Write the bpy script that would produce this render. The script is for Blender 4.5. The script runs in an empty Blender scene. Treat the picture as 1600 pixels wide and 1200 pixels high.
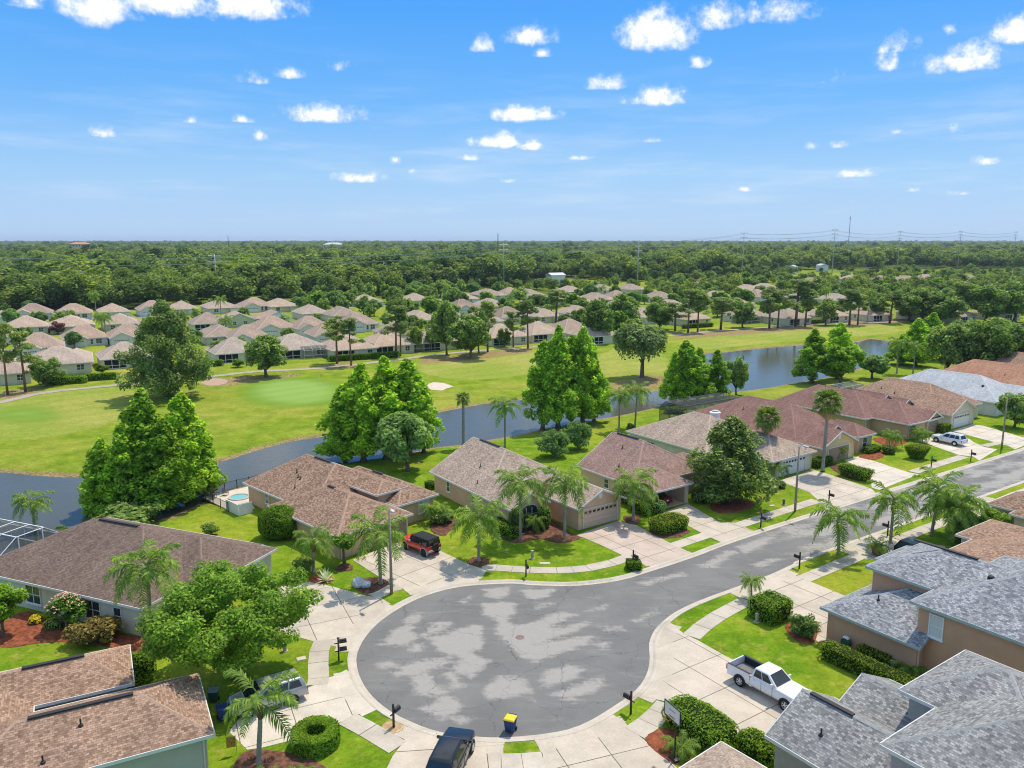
import bpy, bmesh, math, random
import numpy as np
from mathutils import Vector, Matrix, noise as mnoise
from mathutils.geometry import delaunay_2d_cdt
R = math.radians
random.seed(7)
scn = bpy.context.scene
col = scn.collection

# ------------------------------------------------------------ camera
FPX, YHOR, HCAM = 1240.0, 375.0, 31.5          # focal length and horizon in photo pixels, drone height in metres
PITCH = math.atan((600 - YHOR) / FPX)
SP, CP = math.sin(PITCH), math.cos(PITCH)
cam = bpy.data.cameras.new('camera'); camo = bpy.data.objects.new('camera', cam); col.objects.link(camo)
cam.sensor_fit = 'HORIZONTAL'; cam.sensor_width = 36; cam.lens = FPX / 1600 * 36
cam.clip_start = 0.5; cam.clip_end = 60000
camo.location = (0, 0, HCAM); camo.rotation_euler = (math.pi / 2 - PITCH, 0, 0)
scn.camera = camo
scn.cycles.filter_width = 1.1

# ------------------------------------------------------------ light
SUN_AZ, SUN_EL = 56.0, 63.0                     # azimuth from +X towards +Y, elevation
sd = Vector((math.cos(R(SUN_AZ)) * math.cos(R(SUN_EL)), math.sin(R(SUN_AZ)) * math.cos(R(SUN_EL)), math.sin(R(SUN_EL))))
sl = bpy.data.lights.new('sun', 'SUN'); sl.energy = 3.5; sl.angle = R(0.53); sl.color = (1.0, 0.9, 0.74)
so = bpy.data.objects.new('sun', sl); col.objects.link(so); so.rotation_euler = sd.to_track_quat('Z', 'Y').to_euler()
so.location = (0, 0, 200)
scn.view_settings.view_transform = 'Standard'; scn.view_settings.look = 'None'
scn.view_settings.exposure = 0.28; scn.view_settings.gamma = 1.0; scn.view_settings.use_curve_mapping = False

def pdir(x, y):
    v = (y - 600) / FPX
    return Vector(((x - 800) / FPX, CP - v * SP, -(v * CP + SP))).normalized()

class NT:
    """small node-tree helper"""
    def __init__(s, nt): s.nt = nt; s.n = nt.nodes; s.l = nt.links
    def node(s, t, ins=None, **kw):
        nd = s.n.new(t)
        for k, v in kw.items(): setattr(nd, k, v)
        for k, v in (ins or {}).items():
            i = nd.inputs[k]
            if isinstance(v, bpy.types.NodeSocket): s.l.new(v, i)
            else: i.default_value = v
        return nd
    def math(s, op, a, b=0.0, c=None, clamp=False):
        d = {0: a, 1: b}
        if c is not None: d[2] = c
        nd = s.node('ShaderNodeMath', d, operation=op); nd.use_clamp = clamp
        return nd.outputs[0]
    def vmath(s, op, a, b=(0, 0, 0)):
        nd = s.node('ShaderNodeVectorMath', {0: a, 1: b}, operation=op)
        return nd.outputs['Value'] if op in ('LENGTH', 'DOT_PRODUCT') else nd.outputs[0]
    def mix(s, f, a, b, mode='MIX'):
        nd = s.node('ShaderNodeMix', {0: f, 6: a, 7: b}, data_type='RGBA', blend_type=mode)
        return nd.outputs[2]
    def noise(s, vec, scale, detail=4, rough=0.55, dist=0.0):
        nd = s.node('ShaderNodeTexNoise', {'Scale': scale, 'Detail': detail, 'Roughness': rough, 'Distortion': dist})
        if vec is not None: s.l.new(vec, nd.inputs['Vector'])
        return nd.outputs['Fac']
    def ramp(s, f, stops):
        nd = s.node('ShaderNodeValToRGB', {0: f}); cr = nd.color_ramp
        while len(cr.elements) < len(stops): cr.elements.new(0.5)
        for e, (p, c) in zip(cr.elements, stops):
            e.position = p; e.color = (c[0], c[1], c[2], 1) if hasattr(c, '__len__') else (c, c, c, 1)
        return nd.outputs[0]
    def maprange(s, f, a, b, c=0.0, d=1.0, smooth=True):
        nd = s.node('ShaderNodeMapRange', {0: f, 1: a, 2: b, 3: c, 4: d})
        if smooth: nd.interpolation_type = 'SMOOTHSTEP'
        return nd.outputs[0]

w = bpy.data.worlds.new('World'); scn.world = w; w.use_nodes = True
T = NT(w.node_tree); T.n.clear()
sky = T.node('ShaderNodeTexSky', sky_type='NISHITA'); sky.sun_disc = False
sky.sun_elevation = R(SUN_EL); sky.sun_rotation = R(90 - SUN_AZ); sky.altitude = 0; sky.air_density = 1.0; sky.dust_density = 0.6; sky.ozone_density = 3.0
tc = T.node('ShaderNodeTexCoord'); dv = tc.outputs['Generated']
sep = T.node('ShaderNodeSeparateXYZ', {0: dv})
el = T.math('ARCSINE', sep.outputs[2]); az = T.math('ARCTAN2', sep.outputs[0], sep.outputs[1])
PER = R(72)                                      # the same kind of fair-weather cumulus goes on all round the sky
azw = T.math('WRAP', az, -PER / 2, PER / 2)
comb = T.node('ShaderNodeCombineXYZ', {0: azw, 1: el}).outputs[0]
n1 = T.noise(dv, 26, 6, 0.6); n2 = T.noise(dv, 85, 5, 0.65)
CL = [  # photo x, y, half width, half height, strength
 (150, 8, 62, 42, 1), (255, 4, 95, 34, 1), (385, 6, 85, 40, 1), (45, 4, 22, 16, .6), (750, 73, 26, 18, .9), (822, 58, 40, 22, 1), (848, 85, 14, 9, .7),
 (1026, 55, 62, 38, 1.1), (1118, 30, 36, 27, .9), (1225, 18, 44, 30, .9), (1092, 101, 20, 11, .6), (1505, 98, 62, 27, 1.05), (1590, 50, 30, 28, 1),
 (1400, 72, 22, 20, .42), (1393, 98, 14, 22, .38), (1485, 46, 10, 10, .45), (945, 132, 36, 16, .62), (1026, 152, 46, 24, 1.05), (497, 181, 66, 21, 1.05), (455, 117, 26, 12, .62),
 (393, 124, 24, 13, .5), (530, 106, 16, 12, .36), (163, 208, 20, 12, .6), (825, 180, 66, 18, .95), (780, 222, 70, 17, .95), (825, 229, 34, 11, .8),
 (730, 247, 22, 8, .8), (903, 247, 23, 7, .75), (562, 279, 42, 13, .8), (620, 250, 12, 7, .6), (407, 211, 10, 9, .7), (380, 188, 13, 7, .5), (296, 189, 14, 7, .42), (645, 267, 11, 5, .45),
 (1016, 220, 19, 6, .6), (1268, 229, 15, 10, .75), (1403, 206, 20, 8, .5), (1330, 272, 33, 10, .9), (1543, 252, 30, 11, .8), (1164, 296, 16, 7, .8),
 (1425, 297, 14, 6, .5), (791, 283, 14, 6, .6), (1490, 200, 12, 8, .35), (1310, 228, 18, 7, .36), (1505, 302, 24, 6, .38), (1300, 124, 22, 11, .3)]
mk = None; wsum_ = None; ysum = None
for (cx, cy, hw, hh, st) in CL:
    d = pdir(cx, cy); a_, e_ = math.atan2(d.x, d.y), math.asin(d.z)
    wv, hv = hw / FPX * 1.05, hh / FPX * 1.0
    v = T.vmath('MULTIPLY', T.vmath('SUBTRACT', comb, (a_, e_, 0)), (1 / wv, 1 / hv, 0))
    m = T.math('MULTIPLY_ADD', T.vmath('LENGTH', v), -1.0 * st, 1.0 * st)
    if hw > 12:                                  # flat, slightly grey bases
        vy = T.node('ShaderNodeSeparateXYZ', {0: v}).outputs[1]; m = T.math('SUBTRACT', m, T.math('MULTIPLY', T.math('MAXIMUM', T.math('SUBTRACT', -0.32, vy), 0.0), 1.6))
        wt = T.math('MAXIMUM', T.math('ADD', m, 0.4), 0.0); yw = T.math('MULTIPLY', wt, vy)
        wsum_ = wt if wsum_ is None else T.math('ADD', wsum_, wt); ysum = yw if ysum is None else T.math('ADD', ysum, yw)
    mk = m if mk is None else T.math('MAXIMUM', mk, m)
nsum = T.math('ADD', T.math('MULTIPLY', T.math('SUBTRACT', n1, 0.5), 1.7), T.math('MULTIPLY', T.math('SUBTRACT', n2, 0.5), 1.25))
fld = T.math('ADD', mk, nsum)
cmask = T.maprange(fld, -0.02, 0.9)
near = T.maprange(mk, -0.55, 0.05)
cmask = T.math('MULTIPLY', cmask, near)
# higher up, outside the picture: cumulus thickened to raise the white fill light
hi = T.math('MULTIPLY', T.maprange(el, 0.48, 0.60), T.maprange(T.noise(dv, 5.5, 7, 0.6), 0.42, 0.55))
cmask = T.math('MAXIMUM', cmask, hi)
# thin veil of cirrus low in the sky
stv = T.vmath('MULTIPLY', dv, (3, 3, 26))
veil = T.math('MULTIPLY', T.maprange(T.noise(stv, 1.6, 5, 0.6), 0.45, 0.8), T.math('MULTIPLY', T.maprange(el, 0.0, 0.05), T.maprange(el, 0.26, 0.08)))
cmask = T.math('MAXIMUM', cmask, T.math('MULTIPLY', veil, 0.34))
skr = T.ramp(T.math('DIVIDE', T.math('MAXIMUM', el, 0.0), math.pi / 2), [(0.0, (.40, .56, .80)), (0.048, (.29, .52, .81)), (0.10, (.125, .40, .83)), (0.166, (.05, .315, .83)), (0.34, (.13, .34, .72)), (1.0, (.15, .32, .62))])
skyc = T.mix(0.88, sky.outputs[0], T.vmath('MULTIPLY', skr, (10, 10, 10)))      # clear air: blue right down to a pale horizon
cy_ = T.math('DIVIDE', ysum, T.math('MAXIMUM', wsum_, 0.02))
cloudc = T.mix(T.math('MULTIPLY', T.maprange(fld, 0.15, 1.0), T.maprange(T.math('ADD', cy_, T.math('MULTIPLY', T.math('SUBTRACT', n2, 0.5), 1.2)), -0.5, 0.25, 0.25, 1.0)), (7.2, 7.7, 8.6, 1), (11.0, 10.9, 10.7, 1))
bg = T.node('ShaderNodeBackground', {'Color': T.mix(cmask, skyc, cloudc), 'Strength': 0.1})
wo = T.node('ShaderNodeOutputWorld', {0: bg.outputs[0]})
w.cycles.sampling_method = 'MANUAL'; w.cycles.sample_map_resolution = 1024

# ------------------------------------------------------------ helpers
CROP = dict(c1=(0, 780, 2.857), c2=(400, 780, 2.857), c3=(800, 780, 2.857), c4=(1100, 800, 3), c5=(300, 580, 2.857), c6=(660, 580, 2.857), c7=(1040, 540, 2.857), c8=(0, 540, 2.857),
 M1=(0, 360, 4), M2=(300, 360, 4), M3=(600, 360, 4), M4=(900, 360, 4), M5=(1200, 320, 4), h1=(360, 690, 4.7059), h2=(660, 660, 4.7059), h3=(880, 620, 4.7059), h4=(1120, 560, 4.7059),
 h5=(1320, 530, 5.714), h6=(1270, 820, 4.839), h7=(1060, 1000, 2.963), h8=(0, 990, 4.444), p=(0, 0, 1))
def PX(c, x, y): o = CROP[c]; return (o[0] + x / o[2], o[1] + y / o[2])
def G(x, y, z=0.0):
    """ground point (at height z) under a photo pixel"""
    v = (y - 600) / FPX; d = v * CP + SP; f = CP - v * SP; t = (HCAM - z) / d
    return ((x - 800) / FPX * t, f * t)
def gp(c, x, y, z=0.0): return G(*PX(c, x, y), z)
def gl(c, pts, z=0.0): return [gp(c, x, y, z) for x, y in pts]
def zat(x, y, g):
    v = (y - 600) / FPX
    return HCAM - g[1] / (CP - v * SP) * (v * CP + SP)

class MB:
    """collects faces, builds one mesh"""
    def __init__(s): s.v = []; s.f = []; s.uv = []; s.m = []
    def face(s, pts, m=0, uv=None):
        o = len(s.v); s.v += [tuple(p) for p in pts]; s.f.append(tuple(range(o, o + len(pts)))); s.uv.append(uv); s.m.append(m); return s
    def add(s, vs, fs, m=0):
        o = len(s.v); s.v += [tuple(p) for p in vs]
        for f in fs: s.f.append(tuple(i + o for i in f)); s.uv.append(None); s.m.append(m)
        return s
    def box(s, x0, y0, z0, x1, y1, z1, m=0, M=None):
        vs = [Vector(p) for p in ((x0, y0, z0), (x1, y0, z0), (x1, y1, z0), (x0, y1, z0), (x0, y0, z1), (x1, y0, z1), (x1, y1, z1), (x0, y1, z1))]
        if M is not None: vs = [M @ p for p in vs]
        return s.add(vs, [(3, 2, 1, 0), (4, 5, 6, 7), (0, 1, 5, 4), (1, 2, 6, 5), (2, 3, 7, 6), (3, 0, 4, 7)], m)
    def prism(s, poly, z0, z1, m=0, bottom=False):
        if area2(poly) < 0: poly = poly[::-1]
        n = len(poly); vs = [(x, y, z0) for x, y in poly] + [(x, y, z1) for x, y in poly]
        fs = [tuple(range(n, 2 * n))] + [(i, (i + 1) % n, n + (i + 1) % n, n + i) for i in range(n)]
        if bottom: fs.append(tuple(range(n))[::-1])
        return s.add(vs, fs, m)
    def tube(s, pts, rad, n=8, m=0, cap=True):
        pts = [Vector(p) for p in pts]; rad = rad if hasattr(rad, '__len__') else [rad] * len(pts)
        vs = []; fs = []; k = len(pts); px_ = None
        for i, p in enumerate(pts):
            d = (pts[min(i + 1, k - 1)] - pts[max(i - 1, 0)]).normalized()
            if px_ is None: px_ = d.orthogonal().normalized()
            px_ = (px_ - d * px_.dot(d)).normalized(); py_ = d.cross(px_)
            for j in range(n):
                a = 2 * math.pi * j / n; vs.append(p + (px_ * math.cos(a) + py_ * math.sin(a)) * rad[i])
        for i in range(k - 1):
            for j in range(n): fs.append((i * n + j, i * n + (j + 1) % n, (i + 1) * n + (j + 1) % n, (i + 1) * n + j))
        if cap: fs += [tuple(range(n))[::-1], tuple(range((k - 1) * n, k * n))]
        return s.add(vs, fs, m)
    def lathe(s, prof, n=16, c=(0, 0, 0), M=None, m=0):
        vs = []; fs = []; k = len(prof)
        for r, z in prof:
            for j in range(n):
                a = 2 * math.pi * j / n; p = Vector((c[0] + r * math.cos(a), c[1] + r * math.sin(a), c[2] + z)); vs.append(M @ p if M is not None else p)
        for i in range(k - 1):
            for j in range(n): fs.append((i * n + j, i * n + (j + 1) % n, (i + 1) * n + (j + 1) % n, (i + 1) * n + j))
        fs += [tuple(range(n))[::-1], tuple(range((k - 1) * n, k * n))]
        return s.add(vs, fs, m)
    def mesh(s, name, mats, smooth=False):
        me = bpy.data.meshes.new(name); me.from_pydata(s.v, [], s.f)
        for mm in (mats if isinstance(mats, (list, tuple)) else [mats]): me.materials.append(mm)
        if any(s.m): me.polygons.foreach_set('material_index', s.m)
        if any(u is not None for u in s.uv):
            l = me.uv_layers.new(name='UVMap'); i = 0
            for f, u in zip(s.f, s.uv):
                for k in range(len(f)):
                    if u is not None: l.data[i].uv = u[k]
                    i += 1
        if smooth: me.polygons.foreach_set('use_smooth', [True] * len(me.polygons))
        me.update(); return me
    def ob(s, name, mats, parent=None, smooth=False, **k): return ob(name, s.mesh(name, mats, smooth), parent, **k)

def ob(name, data, parent=None, loc=(0, 0, 0), rot=(0, 0, 0), sc=(1, 1, 1)):
    o = bpy.data.objects.new(name, data); col.objects.link(o); o.parent = parent
    o.location = loc; o.rotation_euler = rot; o.scale = sc if hasattr(sc, '__len__') else (sc,) * 3
    return o
def tag(o, label, cat, group=None):
    o['label'] = label; o['category'] = cat
    if group: o['group'] = group
    return o
def thing(name, label, cat, loc=(0, 0, 0), rz=0.0, group=None, sc=(1, 1, 1)):
    o = ob(name, None, None, loc, (0, 0, rz), sc); o.empty_display_size = 0.3
    return tag(o, label, cat, group)
def struct(o): o['kind'] = 'structure'; return o
def copy_tree(o, parent=None):
    c = o.copy(); col.objects.link(c); c.parent = parent
    for ch in o.children: copy_tree(ch, c)
    return c
def area2(p): return sum(p[i][0] * p[(i + 1) % len(p)][1] - p[(i + 1) % len(p)][0] * p[i][1] for i in range(len(p)))
def spline(pts, step, closed=False):
    """Catmull-Rom resample of a 2-D polyline"""
    n = len(pts); out = []
    for i in range(n if closed else n - 1):
        p0, p1, p2, p3 = (Vector(pts[(i + k) % n]) if closed else Vector(pts[min(max(i + k, 0), n - 1)]) for k in (-1, 0, 1, 2))
        m = max(1, int((p2 - p1).length / step))
        for j in range(m):
            t = j / m
            q = 0.5 * ((2 * p1) + (p2 - p0) * t + (2 * p0 - 5 * p1 + 4 * p2 - p3) * t * t + (3 * p1 - p0 - 3 * p2 + p3) * t ** 3)
            out.append((q.x, q.y))
    if not closed: out.append(tuple(pts[-1]))
    return out
def offset(pts, d, closed=False):
    n = len(pts); out = []
    for i in range(n):
        a = Vector(pts[(i - 1) % n]) if closed or i else Vector(pts[0]); b = Vector(pts[(i + 1) % n]) if closed or i < n - 1 else Vector(pts[-1])
        t = (b - a).normalized(); out.append((pts[i][0] - t.y * d, pts[i][1] + t.x * d))
    return out
def inside(P, poly):
    P = np.asarray(P, float).reshape(-1, 2); x, y = P[:, 0], P[:, 1]; r = np.zeros(len(P), bool); q = np.asarray(poly, float); j = len(q) - 1
    for i in range(len(q)):
        xi, yi, xj, yj = *q[i], *q[j]
        c = ((yi > y) != (yj > y)) & (x < (xj - xi) * (y - yi) / (yj - yi + 1e-12) + xi); r ^= c; j = i
    return r
def sdist(P, poly, closed=True):
    """distance to a polyline; negative inside when closed"""
    P = np.asarray(P, float).reshape(-1, 2); q = np.asarray(poly, float); best = np.full(len(P), 1e9)
    for i in range(len(q) if closed else len(q) - 1):
        a, b = q[i], q[(i + 1) % len(q)]; ab = b - a; L = ab @ ab + 1e-12
        t = np.clip(((P - a) @ ab) / L, 0, 1); best = np.minimum(best, np.hypot(*(P - a - t[:, None] * ab).T))
    return np.where(inside(P, poly), -best, best) if closed else best

# ------------------------------------------------------------ materials
MATS = {}; CAPS = {}
def newmat(name):
    m = bpy.data.materials.new(name); m.use_nodes = True; MATS[name] = m
    t = NT(m.node_tree); b = t.n['Principled BSDF']; return m, t, b
def bump(t, b, h, strength, dist=0.02):
    nd = t.node('ShaderNodeBump', {'Height': h, 'Strength': strength, 'Distance': dist}); t.l.new(nd.outputs[0], b.inputs['Normal'])
def coord(t, kind='Object'): return t.node('ShaderNodeTexCoord').outputs[kind]
def plain(name, c, rough=0.5, metal=0.0, spec=0.4, var=0.0, scale=3.0, bmp=0.0, bs=40.0, rnd=0.0, emit=None):
    """one colour with noise mottling, fine relief and a little variation between objects"""
    if name in MATS: return MATS[name]
    c = tuple(x * 1.2 for x in c) if 0.06 < max(c) < 0.6 else c
    m, t, b = newmat(name); cc = (c[0], c[1], c[2], 1)
    b.inputs['Roughness'].default_value = rough; b.inputs['Metallic'].default_value = metal; b.inputs['Specular IOR Level'].default_value = spec
    o = None
    if var:
        v = t.noise(coord(t), scale, 5, 0.6); o = t.mix(t.maprange(v, 0.3, 0.7), tuple(x * (1 - var) for x in c) + (1,), tuple(min(1, x * (1 + var)) for x in c) + (1,))
    if rnd:
        r = t.node('ShaderNodeObjectInfo').outputs['Random']
        o = t.mix(1.0, o if o is not None else cc, t.ramp(r, [(0, 1 - rnd), (1, 1.0)]), 'MULTIPLY')
    if o is not None: t.l.new(o, b.inputs['Base Color'])
    else: b.inputs['Base Color'].default_value = cc
    if bmp: bump(t, b, t.noise(coord(t), bs, 3), bmp, 0.01)
    return m
def glass(name, c=(0.02, 0.03, 0.035), rough=0.06):
    m, t, b = newmat(name); b.inputs['Base Color'].default_value = (*c, 1); b.inputs['Roughness'].default_value = rough; b.inputs['Specular IOR Level'].default_value = 0.8
    return m
def shingle(name, c1, c2, c3, gain=1.2, rnd=False):
    """asphalt shingle courses in metres along the slope (UV)"""
    c1, c2, c3 = (tuple(x * gain for x in q) for q in (c1, c2, c3))
    m, t, b = newmat(name); uv = t.node('ShaderNodeTexCoord').outputs['UV']
    br = t.node('ShaderNodeTexBrick', {'Vector': uv, 'Color1': (0, 0, 0, 1), 'Color2': (1, 1, 1, 1), 'Mortar': (0.5, 0.5, 0.5, 1), 'Scale': 1.0, 'Mortar Size': 0.012, 'Mortar Smooth': 0.4, 'Bias': 0.0, 'Brick Width': 0.24, 'Row Height': 0.15})
    br.offset = 0.37; br.squash = 1.0
    var = t.ramp(br.outputs['Color'], [(0.0, c1), (0.45, c2), (1.0, c3)])
    big = t.noise(uv, 0.35, 4, 0.6); st = t.vmath('MULTIPLY', uv, (1.3, 0.12, 1)); streak = t.noise(st, 1.0, 4, 0.6)
    g = t.noise(uv, 7, 4, 0.75)
    o = t.mix(1.0, var, t.ramp(big, [(0.25, 0.95), (0.75, 1.3)]), 'MULTIPLY')
    o = t.mix(1.0, o, t.ramp(streak, [(0.3, 0.84), (0.7, 1.06)]), 'MULTIPLY')
    o = t.mix(1.0, o, t.ramp(g, [(0.3, 0.74), (0.7, 1.3)]), 'MULTIPLY')
    mort = t.ramp(br.outputs['Fac'], [(0, 1.0), (1, 0.62)])
    o = t.mix(1.0, o, mort, 'MULTIPLY')
    if rnd: o = t.mix(1.0, o, t.ramp(t.node('ShaderNodeObjectInfo').outputs['Random'], [(0, (.8, .76, .74)), (.4, (1, .97, .95)), (.75, (1.1, 1.02, .95)), (1, (.92, .95, .98))]), 'MULTIPLY')
    t.l.new(o, b.inputs['Base Color']); b.inputs['Roughness'].default_value = 0.92; b.inputs['Specular IOR Level'].default_value = 0.1
    sv = t.node('ShaderNodeSeparateXYZ', {0: uv}).outputs[1]
    saw = t.math('FRACT', t.math('DIVIDE', sv, 0.15)); hgt = t.math('ADD', t.math('MULTIPLY', saw, -0.7), t.math('MULTIPLY', br.outputs['Color'], 0.3))
    bump(t, b, hgt, 0.6, 0.03); CAPS[name] = plain(name + '_cap', tuple(x * 0.45 + y * 0.6 for x, y in zip(c2, c3)), .95, spec=.15, var=.16, scale=4); return m
def leafmat(name, dark, mid, light, trans=0.42, rough=0.6, rnd=0.35, gain=1.75):
    """foliage: each leaf its own tone, each plant a little different, light passing through"""
    dark, mid, light = (tuple(x * gain for x in q) for q in (dark, mid, light))
    m, t, b = newmat(name); isl = t.node('ShaderNodeNewGeometry').outputs['Random Per Island']
    c = t.ramp(isl, [(0.0, dark), (0.5, mid), (1.0, light)])
    n = t.noise(coord(t), 0.45, 3); c = t.mix(1.0, c, t.ramp(n, [(0.3, 0.75), (0.7, 1.22)]), 'MULTIPLY')
    oi = t.node('ShaderNodeObjectInfo').outputs['Random']
    c = t.mix(1.0, c, t.ramp(oi, [(0, (1 - rnd, 1 - rnd * .8, 1 - rnd)), (0.5, (1, 1, 1)), (1, (1 + rnd * .55, 1 + rnd * .35, 1))]), 'MULTIPLY')
    t.l.new(c, b.inputs['Base Color']); b.inputs['Roughness'].default_value = rough; b.inputs['Specular IOR Level'].default_value = 0.18
    trans = min(.5, trans * 1.25)
    tr = t.node('ShaderNodeBsdfTranslucent', {'Color': t.mix(1.0, c, (1.25, 1.3, 0.5, 1), 'MULTIPLY')})
    mx = t.node('ShaderNodeMixShader', {0: trans, 1: b.outputs[0], 2: tr.outputs[0]}); t.l.new(mx.outputs[0], t.n['Material Output'].inputs[0])
    return m

STUCCO = plain('stucco_tan', (0.5, 0.34, 0.2), 0.9, spec=0.2, var=0.07, scale=0.8, bmp=0.25, bs=30)
STUCCO_B = plain('stucco_sand', (0.56, 0.44, 0.3), 0.9, spec=0.2, var=0.07, scale=0.8, bmp=0.25, bs=30)
STUCCO_BR = plain('stucco_brown', (0.48, 0.275, 0.165), 0.9, spec=0.2, var=0.06, scale=0.7, bmp=0.25, bs=30)
STUCCO_GR = plain('stucco_sage', (0.4, 0.38, 0.3), 0.9, spec=0.2, var=0.06, scale=0.8, bmp=0.25, bs=30)
STUCCO_Y = plain('stucco_cream', (0.56, 0.5, 0.38), 0.9, spec=0.2, var=0.06, scale=0.8, bmp=0.2, bs=30)
STUCCO_W = plain('stucco_white', (0.68, 0.67, 0.64), 0.9, spec=0.2, var=0.05, scale=0.8, bmp=0.2, bs=30)
STUCCO_OL = plain('stucco_olive', (0.42, 0.31, 0.17), 0.9, spec=0.2, var=0.06, scale=0.8, bmp=0.2, bs=30)
STUCCO_GN = plain('stucco_green', (0.429, 0.455, 0.286), 0.9, spec=0.2, var=0.05)
STUCCO_BL = plain('stucco_pale_blue', (0.650, 0.754, 0.800), 0.9, spec=0.2, var=0.05)
TRIM = plain('trim_cream', (0.66, 0.6, 0.5), 0.6, var=0.05)
WHITE = plain('white_paint', (0.78, 0.78, 0.76), 0.45, var=0.04)
GUTTER = plain('gutter_white', (0.7, 0.7, 0.68), 0.4, var=0.05)
GUTTER_D = plain('gutter_teal_grey', (0.3, 0.36, 0.35), 0.4, var=0.1)
DARK = plain('shade_black', (0.012, 0.012, 0.013), 0.8)  # near-black colour standing in for shade in recesses
BLACK = plain('black_metal', (0.018, 0.018, 0.02), 0.45)
VENT = plain('vent_black', (0.03, 0.028, 0.028), 0.7)
PANE = glass('window_glass', (0.035, 0.045, 0.05), 0.05)
PANE_B = plain('window_blind', (0.5, 0.5, 0.48), 0.35, spec=0.6)
GDOOR = plain('garage_door_tan', (0.56, 0.4, 0.27), 0.55, var=0.04)
GDOOR_W = plain('garage_door_white', (0.72, 0.71, 0.66), 0.5, var=0.03)
GDOOR_B = plain('garage_door_brown', (0.25, 0.18, 0.12), 0.55, var=0.04)
STONE = plain('stone_veneer', (0.3, 0.22, 0.16), 0.9, var=0.35, scale=5, bmp=0.6, bs=8)
BARK = plain('bark', (0.14, 0.1, 0.075), 0.95, spec=0.1, var=0.3, scale=4, bmp=0.7, bs=12)
BARK_G = plain('palm_bark', (0.27, 0.24, 0.2), 0.95, spec=0.1, var=0.25, scale=3, bmp=0.6, bs=14)
BARK_P = plain('pine_bark', (0.17, 0.115, 0.085), 0.95, spec=0.1, var=0.3, scale=4)
MULCH = plain('mulch', (0.12, 0.06, 0.042), 1.0, spec=0.05, var=0.45, scale=3, bmp=0.9, bs=18)
MULCH_R = plain('mulch_red', (0.2, 0.065, 0.035), 1.0, spec=0.05, var=0.4, scale=3, bmp=0.9, bs=18)
RUBBER = plain('rubber', (0.014, 0.014, 0.015), 0.75)
ALLOY = plain('alloy', (0.55, 0.56, 0.58), 0.3, metal=0.8)
CONC_POLE = plain('concrete_pole', (0.25, 0.205, 0.16), 0.9, var=0.12, scale=2)
GALV = plain('galvanised_steel', (0.34, 0.37, 0.4), 0.5, metal=0.4, var=0.1)
SH_BROWN = shingle('shingle_brown', (0.135, 0.085, 0.058), (0.22, 0.143, 0.1), (0.315, 0.215, 0.155))
SH_BROWN2 = shingle('shingle_rosy', (0.16, 0.1, 0.07), (0.245, 0.16, 0.113), (0.335, 0.225, 0.165))
SH_UMBER = shingle('shingle_umber', (0.105, 0.074, 0.06), (0.14, 0.1, 0.08), (0.175, 0.127, 0.104))
SH_TAN = shingle('shingle_tan', (0.2, 0.152, 0.118), (0.285, 0.222, 0.175), (0.36, 0.29, 0.235))
SH_RED = shingle('shingle_red', (0.15, 0.083, 0.069), (0.188, 0.108, 0.09), (0.226, 0.136, 0.113))
SH_GREY = shingle('shingle_blue_grey', (0.13, 0.14, 0.158), (0.23, 0.24, 0.258), (0.37, 0.375, 0.382), 1.0)
SH_GREY2 = shingle('shingle_grey', (0.13, 0.134, 0.136), (0.22, 0.224, 0.222), (0.33, 0.33, 0.322), 1.0)
SH_LGREY = shingle('shingle_pale_grey', (0.26, 0.28, 0.3), (0.33, 0.345, 0.36), (0.4, 0.41, 0.42))
SH_ORANGE = shingle('shingle_orange', (0.24, 0.125, 0.08), (0.31, 0.165, 0.105), (0.38, 0.215, 0.14))
SH_MID = shingle('shingle_beige', (0.28, 0.222, 0.178), (0.355, 0.285, 0.23), (0.42, 0.345, 0.28), 1.15, True)
SH_MID2 = shingle('shingle_dusty', (0.24, 0.182, 0.145), (0.31, 0.24, 0.192), (0.375, 0.295, 0.24), 1.15, True)
L_OAK = leafmat('leaf_oak', (0.032, 0.06, 0.009), (0.07, 0.13, 0.015), (0.14, 0.21, 0.026), gain=2.7)
L_OAKM = leafmat('leaf_oak_dull', (0.022, 0.042, 0.012), (0.055, 0.085, 0.022), (0.12, 0.15, 0.038), gain=4.1)
L_CYP = leafmat('leaf_cypress', (0.035, 0.078, 0.009), (0.1, 0.158, 0.012), (0.185, 0.245, 0.022), gain=3.5)
L_PINE = leafmat('leaf_pine', (0.025, 0.045, 0.014), (0.058, 0.08, 0.022), (0.115, 0.135, 0.042), 0.32, gain=4.3)
L_MAG = leafmat('leaf_magnolia', (0.02, 0.042, 0.01), (0.06, 0.085, 0.018), (0.17, 0.18, 0.05), 0.3, 0.4, gain=4.2)
L_MOSS = leafmat('leaf_moss_oak', (0.04, 0.06, 0.022), (0.075, 0.105, 0.038), (0.13, 0.165, 0.07), 0.35, gain=3.3)
L_HEDGE = leafmat('leaf_hedge', (0.035, 0.072, 0.007), (0.085, 0.15, 0.01), (0.175, 0.255, 0.02), gain=2.3)
L_HEDGEY = leafmat('leaf_hedge_lime', (0.06, 0.095, 0.008), (0.14, 0.19, 0.012), (0.25, 0.29, 0.02))
L_GREYG = leafmat('leaf_grey_green', (0.05, 0.085, 0.03), (0.085, 0.14, 0.045), (0.145, 0.21, 0.07), gain=2.9)
L_PALM = leafmat('leaf_palm', (0.04, 0.085, 0.015), (0.095, 0.15, 0.022), (0.175, 0.225, 0.045), 0.38, 0.45, 0.25, 2.5)
L_FAN = leafmat('leaf_fan_palm', (0.05, 0.085, 0.016), (0.1, 0.15, 0.025), (0.19, 0.23, 0.05), 0.25, 0.45, 0.2)
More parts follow.
